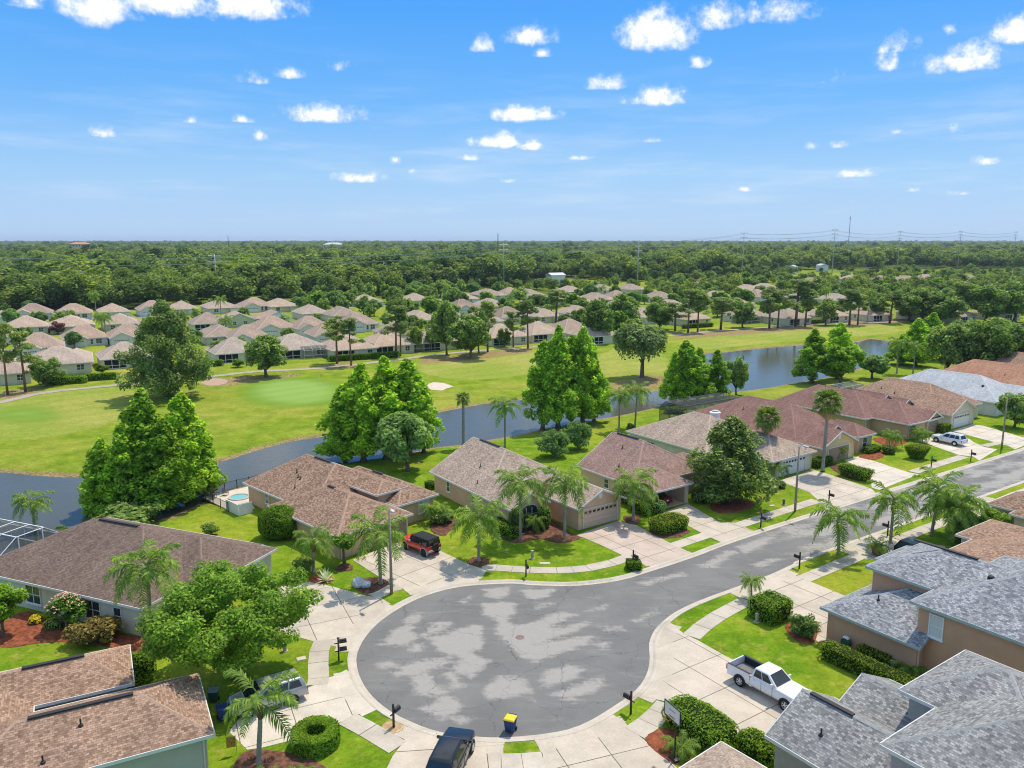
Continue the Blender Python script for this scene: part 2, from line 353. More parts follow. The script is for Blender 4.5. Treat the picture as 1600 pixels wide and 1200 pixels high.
L_DEAD = leafmat('leaf_dry', (0.2, 0.14, 0.06), (0.32, 0.23, 0.11), (0.42, 0.32, 0.17), 0.2, 0.7, 0.1)
L_BROWN = leafmat('leaf_bronze', (0.07, 0.045, 0.015), (0.15, 0.11, 0.025), (0.22, 0.19, 0.04), 0.2, 0.6, 0.1)
L_YEL = leafmat('leaf_yellow', (0.3, 0.24, 0.01), (0.48, 0.4, 0.015), (0.6, 0.52, 0.04), 0.2, 0.6, 0.1)
L_PINK = leafmat('petal_pink', (0.5, 0.22, 0.24), (0.62, 0.36, 0.36), (0.72, 0.5, 0.5), 0.2, 0.6, 0.1)
L_PURP = leafmat('leaf_purple', (0.08, 0.03, 0.035), (0.13, 0.055, 0.055), (0.2, 0.1, 0.085), 0.2, 0.6, 0.1)
L_REDLF = leafmat('leaf_red', (0.4, 0.03, 0.015), (0.55, 0.06, 0.02), (0.65, 0.15, 0.03), 0.2, 0.6, 0.1)
L_AGAVE = leafmat('leaf_agave', (0.3, 0.34, 0.22), (0.4, 0.44, 0.3), (0.55, 0.58, 0.42), 0.1, 0.5, 0.1)
L_FOREST = leafmat('leaf_forest', (0.03, 0.055, 0.012), (0.07, 0.105, 0.02), (0.14, 0.17, 0.035), 0.34, 0.6, 0.75, 2.75)
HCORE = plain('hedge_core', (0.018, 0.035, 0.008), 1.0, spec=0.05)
# ------------------------------------------------------------ road outline (asphalt edge), traced on the ground plane
UX = (math.cos(R(34.8)), math.sin(R(34.8)))      # direction of the street
far_edge = gl('c6', [(1600, 690), (1200, 830), (1000, 895), (900, 925), (780, 945), (650, 955), (480, 950)])
bulb = gl('c2', [(1150, 372), (1000, 378), (880, 392), (760, 425), (660, 470), (560, 535), (490, 605), (450, 680), (447, 740), (470, 810), (520, 880), (600, 945), (690, 990), (780, 1025), (870, 1045), (1000, 1058), (1100, 1060)])
bulb2 = gl('c3', [(100, 1050), (250, 1025), (350, 985), (450, 925), (530, 870), (580, 820), (610, 760), (618, 700), (615, 640), (640, 580), (690, 530), (750, 490), (850, 445), (1000, 390), (1150, 335), (1250, 290), (1400, 225)])
fe0 = G(1600, 702.8); ne0 = G(1600, 750)
ext = 170.0
fline = [(fe0[0] + UX[0] * ext, fe0[1] + UX[1] * ext), fe0]
nline = [ne0, (ne0[0] + UX[0] * ext, ne0[1] + UX[1] * ext)]
outline = fline[:1] + spline(fline[1:] + far_edge + bulb + bulb2 + nline[:1], 0.7) + nline[1:]
if area2(outline) < 0: outline = outline[::-1]
# area is positive: the outside is to the right of travel
k_out = offset(outline, -0.62, True)
k_mid = offset(outline, -0.34, True)
k_in = offset(outline, 0.05, True)

pond_far = [(-260, 728), (-150, 733), (0, 738), (52, 743), (130, 746), (240, 738), (343, 722), (402, 704), (455, 690), (500, 683), (590, 664), (684, 645), (730, 636), (775, 629), (850, 622), (930, 618), (1003, 614), (1040, 607), (1065, 590), (1080, 565), (1100, 553), (1130, 551), (1175, 546), (1247, 540), (1335, 535), (1360, 530), (1392, 535)]
pond_near = [(1398, 545), (1385, 558), (1330, 580), (1280, 592), (1232, 600), (1200, 606), (1130, 615), (1085, 622), (1041, 631), (1027, 636), (975, 648), (922, 657), (856, 669), (807, 680), (765, 687), (730, 694), (681, 699), (620, 712), (550, 722), (450, 742), (370, 762), (330, 780), (250, 812), (150, 842), (0, 872), (-150, 905), (-300, 930)]
WATER_Z = -0.45
pond = spline([G(x, y, WATER_Z) for x, y in pond_far + pond_near], 2.0, True)

fairways = [spline(gl('p', q), 4, True) for q in (
    [(660, 568), (720, 556), (830, 548), (905, 545), (900, 575), (830, 585), (760, 592), (700, 592), (665, 583)],
    [(930, 560), (990, 540), (1040, 560), (1042, 585), (990, 590), (935, 588)],
    [(1060, 535), (1150, 522), (1260, 512), (1380, 508), (1400, 520), (1300, 528), (1180, 538), (1100, 545)],
    [(0, 610), (180, 606), (215, 625), (150, 668), (0, 690), (-120, 690), (-120, 620)])]
pathpx = [(-160, 655), (0, 629), (50, 617), (100, 610), (140, 606), (182, 602), (260, 596), (325, 590), (400, 582), (475, 578), (525, 574), (560, 570), (640, 560), (720, 551), (800, 545), (860, 541), (927, 536), (1050, 524), (1137, 516), (1220, 510), (1300, 506), (1370, 504), (1480, 499), (1620, 492), (1750, 486)]
cart = spline(gl('p', pathpx), 3)
straw = [gl('p', q) for q in ([(660, 560), (740, 552), (830, 544), (830, 551), (740, 562), (655, 570)], [(950, 600), (1000, 588), (1040, 588), (1035, 603), (960, 610)], [(1050, 524), (1140, 515), (1270, 506), (1280, 514), (1160, 523), (1060, 530)],
    [(320, 596), (360, 590), (470, 585), (455, 593), (350, 604), (320, 604)], [(0, 612), (60, 603), (60, 616), (0, 628)], [(1310, 502), (1420, 496), (1420, 504), (1320, 510)], [(500, 570), (560, 566), (560, 575), (500, 578)],
    [(570, 728), (640, 722), (700, 708), (640, 730)], [(840, 676), (930, 662), (930, 668), (850, 682)])]

# forest edge as a line on the ground
fe_px = [(-500, 500), (0, 489), (150, 486), (330, 478), (500, 470), (600, 462), (700, 453), (800, 447), (860, 437), (930, 437), (1000, 441), (1100, 432), (1200, 424), (1320, 421), (1460, 420), (1600, 421), (2000, 424)]
forest_edge = gl('p', fe_px)
def forest_y(x):
    xs = [p[0] for p in forest_edge]; ys = [p[1] for p in forest_edge]
    order = np.argsort(xs); return np.interp(x, np.array(xs)[order], np.array(ys)[order])

def in_any(P, polys): return np.any([inside(P, q) for q in polys], axis=0)
# ------------------------------------------------------------ terrain sheet
gx = np.arange(-190, 262, 3.0); gy = np.arange(18, 372, 3.0)
grid = np.array([(x, y) for y in gy for x in gx]) + np.random.RandomState(1).uniform(-0.7, 0.7, (len(gx) * len(gy), 2))
dk = sdist(grid, k_out); grid = grid[(dk > 0.9)]
dp = sdist(grid, pond); grid = grid[np.abs(dp) > 0.8]
bank1 = offset(pond, -1.6 if area2(pond) > 0 else 1.6, True); bank2 = offset(pond, -4.0 if area2(pond) > 0 else 4.0, True)
outer = []
for rr, st in ((420, 40), (620, 60), (1000, 110), (1700, 200), (3200, 420), (6500, 900), (14000, 2200), (30000, 6000)):
    nn = int(2 * math.pi * rr / st)
    outer += [(40 + rr * math.cos(2 * math.pi * i / nn), 190 + rr * math.sin(2 * math.pi * i / nn)) for i in range(nn)]
allp = []; edges = []
def ring(pts):
    o = len(allp); allp.extend(pts); edges.extend((o + i, o + (i + 1) % len(pts)) for i in range(len(pts)))
ring(k_out); ring(pond)
allp += [tuple(p) for p in grid] + bank1[::2] + bank2[::2] + outer
vv, _, ff, *_ = delaunay_2d_cdt([Vector(p) for p in allp], edges, [], 0, 1e-4)
V = np.array([(v.x, v.y) for v in vv]); Fc = np.array([f for f in ff])
cent = V[Fc].mean(axis=1); Fc = Fc[~inside(cent, k_out)]
cr_ = np.cross(V[Fc[:, 1]] - V[Fc[:, 0]], V[Fc[:, 2]] - V[Fc[:, 0]]); Fc[cr_ < 0] = Fc[cr_ < 0][:, ::-1]
d = sdist(V, pond)
Z = np.where(d >= 0, WATER_Z + (0 - WATER_Z) * np.clip(d / 4.5, 0, 1) ** 0.6, WATER_Z - np.clip(-d / 4, 0, 1) * 1.2)
golf = V[:, 1] > np.interp(V[:, 0], [-200, -60, 0, 40, 100, 250], [70, 95, 125, 145, 185, 260])
roll = np.array([mnoise.noise(Vector((x * 0.012, y * 0.012, 3.1))) for x, y in V])
Z = np.where((d > 4.5) & golf & (V[:, 1] < 420), Z + 0.0 + 0.9 * np.clip((d - 4.5) / 30, 0, 1) * np.maximum(roll, 0) * np.clip((330 - V[:, 1]) / 60, 0, 1), Z)
Z = np.where((V[:, 1] > 372) | (np.abs(V[:, 0]) > 300), np.where(d > 4.5, -0.02, Z), Z)
zone = np.zeros((len(V), 4), np.float32)
fw = np.zeros(len(V))
for q in fairways: fw = np.maximum(fw, np.clip(0.5 - sdist(V, q) / 5, 0, 1))
zone[:, 0] = fw
dry = np.where(d > -2, np.clip(1.2 - np.maximum(d, 0) / 2.0, 0, 1), 0)
for q in straw: dry = np.maximum(dry, np.clip(0.6 - sdist(V, q) / 3.0, 0, 1))
zone[:, 1] = dry
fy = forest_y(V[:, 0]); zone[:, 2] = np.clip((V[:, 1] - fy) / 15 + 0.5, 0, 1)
zone[:, 3] = golf * 1.0
me = bpy.data.meshes.new('ground'); me.from_pydata([(x, y, z) for (x, y), z in zip(V, Z)], [], [tuple(map(int, f)) for f in Fc])
gw = np.zeros(len(V))
for cx_, cy_, rx_, ry_, am in ((462, 613, 78, 21, 1.0), (38, 648, 58, 15, .72)):
    q = gl('p', [(cx_ + rx_ * math.cos(2 * math.pi * i / 24), cy_ + ry_ * math.sin(2 * math.pi * i / 24)) for i in range(24)]); gw = np.maximum(gw, np.clip(0.5 - sdist(V, q) / 12, 0, 1) * am)
ag = me.attributes.new('green', 'FLOAT', 'POINT'); ag.data.foreach_set('value', gw.astype(np.float32))
at = me.color_attributes.new('zone', 'FLOAT_COLOR', 'POINT'); at.data.foreach_set('color', zone.ravel())
me.polygons.foreach_set('use_smooth', [True] * len(me.polygons))

m, t, b = newmat('grass_ground'); co = coord(t)
za = t.node('ShaderNodeAttribute', attribute_name='zone'); zs = t.node('ShaderNodeSeparateColor', {0: za.outputs['Color']}); zal = za.outputs['Alpha']
nb = t.noise(co, 0.045, 5, 0.6); nm_ = t.noise(co, 0.3, 5, 0.62); nf = t.noise(co, 3.0, 4, 0.7); nff = t.noise(co, 14, 3, 0.7)
lawn = t.mix(t.maprange(nm_, 0.34, 0.7), (0.1, 0.2, 0.012, 1), (0.215, 0.295, 0.024, 1))
lawn = t.mix(t.maprange(nb, 0.45, 0.72), lawn, (0.29, 0.3, 0.038, 1))
lawn = t.mix(t.maprange(t.noise(co, 0.7, 6, 0.7), 0.5, 0.74), lawn, (0.37, 0.3, 0.085, 1))
rough_ = t.mix(t.maprange(nm_, 0.3, 0.7), (0.135, 0.2, 0.018, 1), (0.235, 0.285, 0.035, 1))
rough_ = t.mix(t.maprange(nb, 0.42, 0.75), rough_, (0.33, 0.3, 0.075, 1))
fair = t.mix(t.maprange(nb, 0.35, 0.68), (0.235, 0.275, 0.055, 1), (0.34, 0.31, 0.1, 1))
c = t.mix(zal, lawn, rough_)
edge_n = t.math('MULTIPLY', t.math('SUBTRACT', t.noise(co, 0.22, 4, 0.6), 0.5), 0.7)
c = t.mix(t.maprange(t.math('ADD', zs.outputs[0], edge_n), 0.35, 0.6), c, fair)
strawc = t.mix(t.maprange(nf, 0.35, 0.65), (0.2, 0.125, 0.075, 1), (0.36, 0.27, 0.16, 1))
c = t.mix(t.maprange(t.math('ADD', zs.outputs[1], t.math('MULTIPLY', edge_n, 0.9)), 0.4, 0.72), c, strawc)
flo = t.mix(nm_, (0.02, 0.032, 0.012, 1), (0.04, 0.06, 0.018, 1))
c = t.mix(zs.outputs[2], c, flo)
c = t.mix(1.0, c, t.ramp(nf, [(0.25, 0.7), (0.75, 1.24)]), 'MULTIPLY'); c = t.mix(1.0, c, t.ramp(t.noise(co, 0.9, 5, 0.7), [(0.3, 0.8), (0.7, 1.16)]), 'MULTIPLY'); c = t.mix(1.0, c, t.ramp(nff, [(0.25, 0.8), (0.75, 1.2)]), 'MULTIPLY')
ga = t.node('ShaderNodeAttribute', attribute_name='green').outputs['Fac']; gsum = t.math('ADD', ga, t.math('MULTIPLY', edge_n, 0.25))
c = t.mix(t.maprange(gsum, 0.15, 0.6), c, (0.15, 0.235, 0.035, 1)); c = t.mix(t.maprange(gsum, 0.4, 0.95), c, t.mix(nb, (0.2, 0.3, 0.085, 1), (0.25, 0.34, 0.11, 1)))
mow = t.node('ShaderNodeTexWave', {'Vector': t.node('ShaderNodeMapping', {'Vector': co, 'Rotation': (0, 0, .9)}).outputs[0], 'Scale': 0.055, 'Distortion': 2.0, 'Detail': 2.0}).outputs['Fac']
c = t.mix(t.math('MULTIPLY', zal, 1.0), c, t.mix(1.0, c, t.ramp(mow, [(0.3, 0.975), (0.7, 1.03)]), 'MULTIPLY'))
c = t.mix(1.0, c, (1.08, 1.16, 0.88, 1), 'MULTIPLY')
t.l.new(c, b.inputs['Base Color']); b.inputs['Roughness'].default_value = 1.0; b.inputs['Specular IOR Level'].default_value = 0.02
bump(t, b, t.math('ADD', nff, t.noise(co, 45, 2)), 0.8, 0.05)
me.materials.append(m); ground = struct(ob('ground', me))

# ------------------------------------------------------------ water
m, t, b = newmat('pond_water'); co = coord(t)
wv = t.vmath('MULTIPLY', co, (0.8, 1.6, 1)); rip = t.math('ADD', t.noise(wv, 1.3, 3, 0.6), t.math('MULTIPLY', t.noise(wv, 0.22, 2), 1.5))
b.inputs['Base Color'].default_value = (0.09, 0.09, 0.065, 1); b.inputs['Roughness'].default_value = 0.1; b.inputs['IOR'].default_value = 1.33; b.inputs['Specular IOR Level'].default_value = 0.33
bump(t, b, rip, 0.11, 0.12)
wpoly = offset(pond, -0.35 if area2(pond) > 0 else 0.35, True)
me = bpy.data.meshes.new('pond'); vv, _, ff, *_ = delaunay_2d_cdt([Vector(p) for p in wpoly], [(i, (i + 1) % len(wpoly)) for i in range(len(wpoly))], [], 1, 1e-4)
wfs = []
for f in ff:
    a, b_, c_ = [vv[i] for i in f[:3]]; wfs.append(tuple(f) if (b_ - a).cross(c_ - a) > 0 else tuple(f)[::-1])
me.from_pydata([(v.x, v.y, WATER_Z) for v in vv], [], wfs); me.materials.append(m); struct(ob('pond', me))

# ------------------------------------------------------------ asphalt with worn, paler patches
patches = [gl('c2', q) for q in (
 [(1010, 460), (1150, 455), (1160, 500), (1120, 530), (1160, 560), (1130, 600), (1075, 600), (1070, 520), (1015, 510)],
 [(1080, 560), (1200, 555), (1350, 500), (1450, 510), (1300, 570), (1480, 545), (1440, 580), (1250, 640), (1500, 605), (1480, 640), (1250, 720), (1180, 700), (1080, 600)],
 [(600, 580), (700, 555), (710, 620), (660, 650), (530, 650), (600, 610)], [(650, 540), (700, 505), (735, 510), (730, 540), (680, 555)], [(720, 605), (800, 550), (870, 540), (870, 560), (760, 610)],
 [(680, 655), (730, 640), (760, 655), (720, 678), (685, 675)], [(770, 620), (900, 580), (1000, 550), (1020, 650), (960, 680), (1050, 720), (960, 795), (880, 760), (920, 700), (830, 680)],
 [(620, 770), (700, 720), (880, 705), (860, 730), (720, 780), (630, 785)], [(700, 790), (760, 770), (830, 840), (910, 900), (900, 950), (830, 975), (740, 930), (820, 880), (710, 860)],
 [(850, 775), (880, 765), (925, 835), (880, 850)], [(1010, 850), (1080, 790), (1190, 790), (1230, 850), (1150, 870), (1040, 890)], [(1310, 870), (1400, 840), (1540, 780), (1565, 800), (1520, 850), (1400, 895)],
 [(1190, 395), (1340, 395), (1310, 430), (1240, 445), (1190, 420)], [(1020, 400), (1130, 385), (1135, 420), (1080, 440), (1030, 430)], [(900, 455), (960, 430), (950, 460)], [(530, 730), (600, 715), (640, 740), (560, 750)],
 [(1290, 760), (1400, 735), (1465, 760), (1400, 800), (1280, 840)], [(1250, 470), (1330, 460), (1260, 485)], [(1500, 640), (1590, 630), (1560, 665)], [(1210, 880), (1240, 880), (1250, 900), (1225, 895)], [(880, 965), (960, 965), (940, 1000), (900, 985)])]
patches += [gl('c3', q) for q in ([(330, 495), (430, 465), (410, 490)], [(540, 535), (650, 490), (660, 500), (560, 545)], [(400, 575), (480, 560), (500, 575), (420, 590)], [(100, 470), (180, 460), (110, 480)],
 [(560, 372), (760, 320), (780, 330), (600, 380)], [(830, 300), (960, 230), (1010, 230), (900, 300)], [(1000, 210), (1120, 170), (1180, 160), (1130, 200), (1040, 240)], [(1060, 290), (1160, 260), (1200, 265), (1100, 300)])]
pts = [tuple(p) for p in k_in]
A = np.array(outline); bx0, by0 = A.min(0); 
gr = [(x, y) for y in np.arange(44, 135, 0.42) for x in np.arange(-16, 90, 0.42)]
gr = np.array(gr); gr = gr[sdist(gr, k_in) < -0.25]
road_poly = offset(outline, -0.12, True)
allv = road_poly + [tuple(p) for p in gr]
vv, _, ff, *_ = delaunay_2d_cdt([Vector(p) for p in allv], [(i, (i + 1) % len(road_poly)) for i in range(len(road_poly))], [], 0, 1e-4)
V2 = np.array([(v.x, v.y) for v in vv]); F2 = np.array([f for f in ff]); F2 = F2[inside(V2[F2].mean(axis=1), road_poly)]
cr_ = np.cross(V2[F2[:, 1]] - V2[F2[:, 0]], V2[F2[:, 2]] - V2[F2[:, 0]]); F2[cr_ < 0] = F2[cr_ < 0][:, ::-1]
wear = np.zeros(len(V2))
for q in patches: wear = np.maximum(wear, np.clip(0.5 - sdist(V2, q) / 1.4, 0, 1))
along = (V2[:, 0] * UX[0] + V2[:, 1] * UX[1]); wear_s = np.array([mnoise.fractal(Vector((a * 0.13, c_ * 0.42, 5)), 1.0, 2.0, 4) for a, c_ in zip(along, -V2[:, 0] * UX[1] + V2[:, 1] * UX[0])])
wear = np.maximum(wear, np.clip((along - 62) / 12, 0, 1) * np.clip(0.45 + wear_s * 0.9, 0, 0.75))
me = bpy.data.meshes.new('road'); RZ = -0.09
me.from_pydata([(x, y, RZ) for x, y in V2], [], [tuple(map(int, f)) for f in F2])
at = me.attributes.new('wear', 'FLOAT', 'POINT'); at.data.foreach_set('value', wear.astype(np.float32))
m, t, b = newmat('asphalt'); co = coord(t)
wa = t.node('ShaderNodeAttribute', attribute_name='wear').outputs['Fac']
rot = t.node('ShaderNodeMapping', {'Vector': co, 'Rotation': (0, 0, -R(34.8)), 'Scale': (0.35, 1.6, 1)}).outputs[0]
fine = t.noise(co, 2.2, 6, 0.72); st = t.noise(rot, 0.9, 5, 0.65)
wsum = t.math('ADD', wa, t.math('ADD', t.math('MULTIPLY', t.math('SUBTRACT', fine, 0.5), 0.9), t.math('MULTIPLY', t.math('SUBTRACT', st, 0.5), 1.1)))
base = t.mix(t.maprange(t.noise(co, 0.18, 5, 0.6), 0.3, 0.7), (0.15, 0.149, 0.147, 1), (0.195, 0.192, 0.187, 1))
base = t.mix(t.maprange(st, 0.5, 0.8), base, (0.235, 0.23, 0.22, 1))
pale = t.mix(fine, (0.285, 0.273, 0.252, 1), (0.36, 0.344, 0.317, 1))
c = t.mix(t.maprange(wsum, 0.24, 0.74), base, pale)
c = t.mix(1.0, c, t.ramp(t.noise(co, 30, 2, 0.8), [(0.3, 0.82), (0.7, 1.16)]), 'MULTIPLY')
vc = t.node('ShaderNodeTexVoronoi', {'Vector': t.vmath('ADD', co, t.vmath('MULTIPLY', t.node('ShaderNodeTexNoise', {'Vector': co, 'Scale': 0.9, 'Detail': 3.0}).outputs['Color'], (1.6, 1.6, 0))), 'Scale': 0.21}, feature='DISTANCE_TO_EDGE').outputs['Distance']
c = t.mix(t.math('MULTIPLY', t.maprange(vc, 0.006, 0.0025), 0.5), c, (0.06, 0.06, 0.06, 1))
drip = t.maprange(t.noise(co, 0.5, 5, 0.75), 0.69, 0.76); c = t.mix(t.math('MULTIPLY', drip, 0.5), c, (0.04, 0.04, 0.042, 1))
t.l.new(c, b.inputs['Base Color']); b.inputs['Roughness'].default_value = 0.9; b.inputs['Specular IOR Level'].default_value = 0.25
bump(t, b, t.noise(co, 60, 2), 0.35, 0.01)
me.materials.append(m); struct(ob('road', me))
# manhole cover
mh = gp('c3', 35, 612)
mb = MB(); mb.lathe([(0.36, 0), (0.36, 0.012), (0.3, 0.014), (0.28, 0.008), (0.1, 0.012), (0, 0.012)], 20); 
tag(mb.ob('manhole_cover', plain('rusty_iron', (0.17, 0.12, 0.1), 0.8, var=0.2), loc=(mh[0], mh[1], RZ + 0.002)), 'rusty round manhole cover in the middle of the cul-de-sac asphalt', 'manhole cover')

# ------------------------------------------------------------ kerb and gutter
def concrete(name, c, rnd=0.12, dirt=0.35):
    m, t, b = newmat(name); co = t.node('ShaderNodeNewGeometry').outputs['Position']
    n = t.noise(co, 0.5, 6, 0.65); n2 = t.noise(co, 6, 4, 0.7); sp = t.maprange(t.noise(co, 0.28, 6, 0.7), 0.52, 0.75)
    o = t.mix(t.maprange(n, 0.3, 0.7), tuple(x * 0.88 for x in c) + (1,), tuple(min(x * 1.08, 1) for x in c) + (1,))
    o = t.mix(t.math('MULTIPLY', sp, dirt), o, (c[0] * .55, c[1] * .52, c[2] * .46, 1))
    o = t.mix(1.0, o, t.ramp(n2, [(0.3, 0.9), (0.7, 1.06)]), 'MULTIPLY')
    r = t.node('ShaderNodeObjectInfo').outputs['Random']; o = t.mix(1.0, o, t.ramp(r, [(0, 1 - rnd), (1, 1.0)]), 'MULTIPLY')
    t.l.new(o, b.inputs['Base Color']); b.inputs['Roughness'].default_value = 0.9; b.inputs['Specular IOR Level'].default_value = 0.25
    bump(t, b, n2, 0.2, 0.01); return m
CONC = concrete('concrete', (0.56, 0.49, 0.4)); CONC_W = concrete('concrete_walk', (0.53, 0.475, 0.395), 0.1, 0.5); CONC_K = concrete('concrete_kerb', (0.53, 0.475, 0.395), 0.0, 0.7)
CONC_P = concrete('concrete_pinkish', (0.54, 0.44, 0.37), 0.08, 0.3); CONC_N = concrete('concrete_pale', (0.62, 0.555, 0.465), 0.06, 0.3); JOINT = plain('joint_dirt', (0.11, 0.095, 0.075), 1.0, var=0.2)
rings = [(k_in, RZ + 0.012), (outline, RZ + 0.018), (offset(outline, -0.22, True), RZ + 0.028), (offset(outline, -0.36, True), RZ + 0.10), (offset(outline, -0.46, True), 0.042), (k_out, 0.045), (offset(outline, -0.66, True), -0.05)]
mb = MB(); n = len(outline)
vs = [(p[0], p[1], z) for rg, z in rings for p in rg]; fs = []
for i in range(len(rings) - 1):
    for j in range(n):
        if j in (n - 2, n - 1) and False: continue
        fs.append((i * n + j, (i + 1) * n + j, (i + 1) * n + (j + 1) % n, i * n + (j + 1) % n))
mb.add(vs, fs); struct(mb.ob('kerb', CONC_K))

# ------------------------------------------------------------ concrete slabs
def clip(poly, a, b, c):
    """keep the part of poly where a*x+b*y<=c"""
    out = []
    for i in range(len(poly)):
        p, q = poly[i], poly[(i + 1) % len(poly)]; dp_, dq = a * p[0] + b * p[1] - c, a * q[0] + b * q[1] - c
        if dp_ <= 0: out.append(p)
        if dp_ * dq < 0: s_ = dp_ / (dp_ - dq); out.append((p[0] + (q[0] - p[0]) * s_, p[1] + (q[1] - p[1]) * s_))
    return out
k_apron = offset(outline, -1.75, True)
def apron(poly, parent, mat_, z):
    """the strip of a driveway that runs along the back of the kerb"""
    ko = np.array(k_out); n = len(ko); idx = []
    for p in np.array(poly):
        dd = np.hypot(*(ko - p).T); k = int(np.argmin(dd))
        if dd[k] < 1.25: idx.append(k)
    if len(idx) < 2: return
    ref = idx[0]; rel = [(k - ref + n // 2) % n - n // 2 for k in idx]; lo, hi = min(rel), max(rel)
    if hi - lo > 60: return
    k = lo
    while k < hi:
        e = min(k + 4, hi); q = [k_out[(ref + j) % n] for j in range(k, e + 1)] + [k_apron[(ref + j) % n] for j in range(e, k - 1, -1)]
        MB().prism(q, 0.0, z - .006).ob('slab', mat_, parent); k = e
def slabs(name, poly, ang, sx, sy, mat_, z=0.031, ox=0.0, oy=0.0, gap=0.055):
    if area2(poly) < 0: poly = poly[::-1]
    base = MB(); base.prism(offset(poly, 0.02, True), -0.05, z - 0.02); parent = struct(base.ob(name, JOINT))
    ca, sa = math.cos(R(ang)), math.sin(R(ang)); us = [p[0] * ca + p[1] * sa for p in poly]; vs_ = [-p[0] * sa + p[1] * ca for p in poly]
    u = math.floor((min(us) - ox) / sx) * sx + ox
    while u < max(us):
        s1 = clip(clip(poly, ca, sa, u + sx - gap / 2), -ca, -sa, -(u + gap / 2)); v = math.floor((min(vs_) - oy) / sy) * sy + oy
        while v < max(vs_) and len(s1) > 2:
            s2 = clip(clip(s1, -sa, ca, v + sy - gap / 2), sa, -ca, -(v + gap / 2))
            if len(s2) > 2 and abs(area2(s2)) > 0.1:
                mb = MB(); mb.prism(s2, 0.0, z + random.uniform(-0.003, 0.003)); mb.ob('slab', mat_, parent)
            v += sy
        u += sx
    apron(poly, parent, mat_, z); return parent
def walk(pts, width, mat_=None, name='sidewalk', z=0.036, step=1.55):
    q = spline(pts, step); L, Rr = offset(q, width / 2), offset(q, -width / 2)
    base = MB(); base.prism(offset(q, width / 2 - .02) + offset(q, -width / 2 + .02)[::-1], -0.05, z - 0.02); parent = struct(base.ob(name, JOINT))
    for i in range(len(q) - 1):
        g_ = 0.012
        def lp(a, b, s_): return (a[0] + (b[0] - a[0]) * s_, a[1] + (b[1] - a[1]) * s_)
        mb = MB(); mb.prism([lp(L[i], L[i + 1], g_), lp(Rr[i], Rr[i + 1], g_), lp(Rr[i], Rr[i + 1], 1 - g_), lp(L[i], L[i + 1], 1 - g_)], 0, z + random.uniform(-0.003, 0.003)); mb.ob('slab', mat_ or CONC_W, parent)
    return parent
def band(poly, inset=0.0): return poly

slabs('driveway', gl('c2', [(95, 590), (270, 640), (395, 668), (425, 625), (478, 560), (548, 508), (600, 468), (555, 440), (490, 432), (340, 390), (250, 372), (150, 372), (60, 420)]), 25, 3.3, 3.3, CONC, ox=0.8)
slabs('driveway', gl('c2', [(432, 272), (655, 182), (830, 235), (950, 292), (1030, 318), (1005, 356), (880, 376), (760, 408), (690, 430), (655, 400), (600, 380)]), 46, 3.6, 3.1, CONC, ox=0.4, oy=1.1)
slabs('driveway', gl('c2', [(30, 1110), (170, 1075), (370, 1000), (440, 965), (545, 938), (470, 860), (428, 790), (405, 762), (320, 800), (230, 845), (100, 905), (-60, 960), (-120, 1040), (-40, 1120)]), 25, 3.6, 3.0, CONC_N, z=0.03)
slabs('driveway', gl('c2', [(610, 1148), (660, 1085), (680, 1012), (780, 1040), (900, 1062), (1010, 1072), (1112, 1080), (1093, 1160), (1095, 1420), (480, 1420)]), 96, 3.4, 3.1, CONC, ox=1.0)
slabs('driveway', gl('c2', [(1240, 1072), (1400, 1048), (1500, 1020), (1590, 982), (1625, 968), (1665, 1020), (1735, 1078), (1890, 1210), (1900, 1420), (1300, 1420), (1280, 1140)]), 110, 3.3, 3.0, CONC)
slabs('driveway', gl('c3', [(585, 882), (628, 800), (642, 720), (640, 650), (662, 592), (702, 548), (765, 600), (832, 633), (960, 705), (1150, 790), (1330, 850), (1420, 900), (1300, 1180), (1190, 1180), (1000, 1092), (985, 1000), (880, 912), (760, 885), (690, 905)]), 124, 3.4, 3.0, CONC, ox=0.5, oy=0.4)
slabs('driveway', gl('c3', [(1025, 440), (1005, 400), (1150, 345), (1232, 318), (1275, 348), (1335, 370), (1485, 432), (1480, 620), (1370, 640), (1300, 590), (1225, 525), (1090, 460)]), 124.8, 3.2, 3.2, CONC, ox=0.5)
slabs('driveway', gl('c4', [(655, 188), (850, 102), (895, 128), (940, 135), (1130, 160), (1120, 300), (830, 300), (800, 225), (745, 222), (700, 205)]), 124.8, 3.2, 3.2, CONC)
slabs('driveway', gl('c7', [(1310, 735), (1420, 672), (1475, 692), (1520, 702), (1600, 740), (1700, 800), (1640, 870), (1480, 760), (1390, 765)]), 124.8, 3.2, 3.2, CONC)
slabs('driveway', gl('c6', [(680, 735), (870, 668), (960, 690), (1110, 770), (1200, 812), (1000, 872), (935, 832), (900, 826), (800, 778), (715, 742)]), 124.8, 3.4, 3.2, CONC_P)
slabs('driveway', gl('c6', [(1070, 632), (1185, 592), (1320, 672), (1400, 678), (1445, 700), (1480, 715), (1335, 765), (1290, 745), (1245, 722), (1150, 672)]), 124.8, 3.2, 3.0, CONC)
slabs('driveway', gl('c7', [(505, 605), (655, 555), (730, 575), (920, 640), (940, 660), (720, 725), (680, 690), (640, 655)]), 124.8, 3.2, 3.2, CONC)
slabs('driveway', gl('c7', [(795, 512), (865, 495), (1090, 568), (1130, 575), (955, 645), (920, 635), (915, 590), (870, 545)]), 124.8, 3.2, 3.2, CONC_N)
slabs('driveway', gl('h5', [(650, 905), (830, 860), (1110, 890), (1150, 920), (1250, 965), (1360, 985), (1200, 1085), (1150, 1050), (1020, 1035)]), 124.8, 3.2, 3.2, CONC_N)
slabs('driveway', gl('h5', [(960, 820), (1140, 760), (1240, 775), (1600, 880), (1600, 950), (1520, 985), (1450, 950), (1370, 930)]), 124.8, 3.2, 3.2, CONC_N, z=0.027)
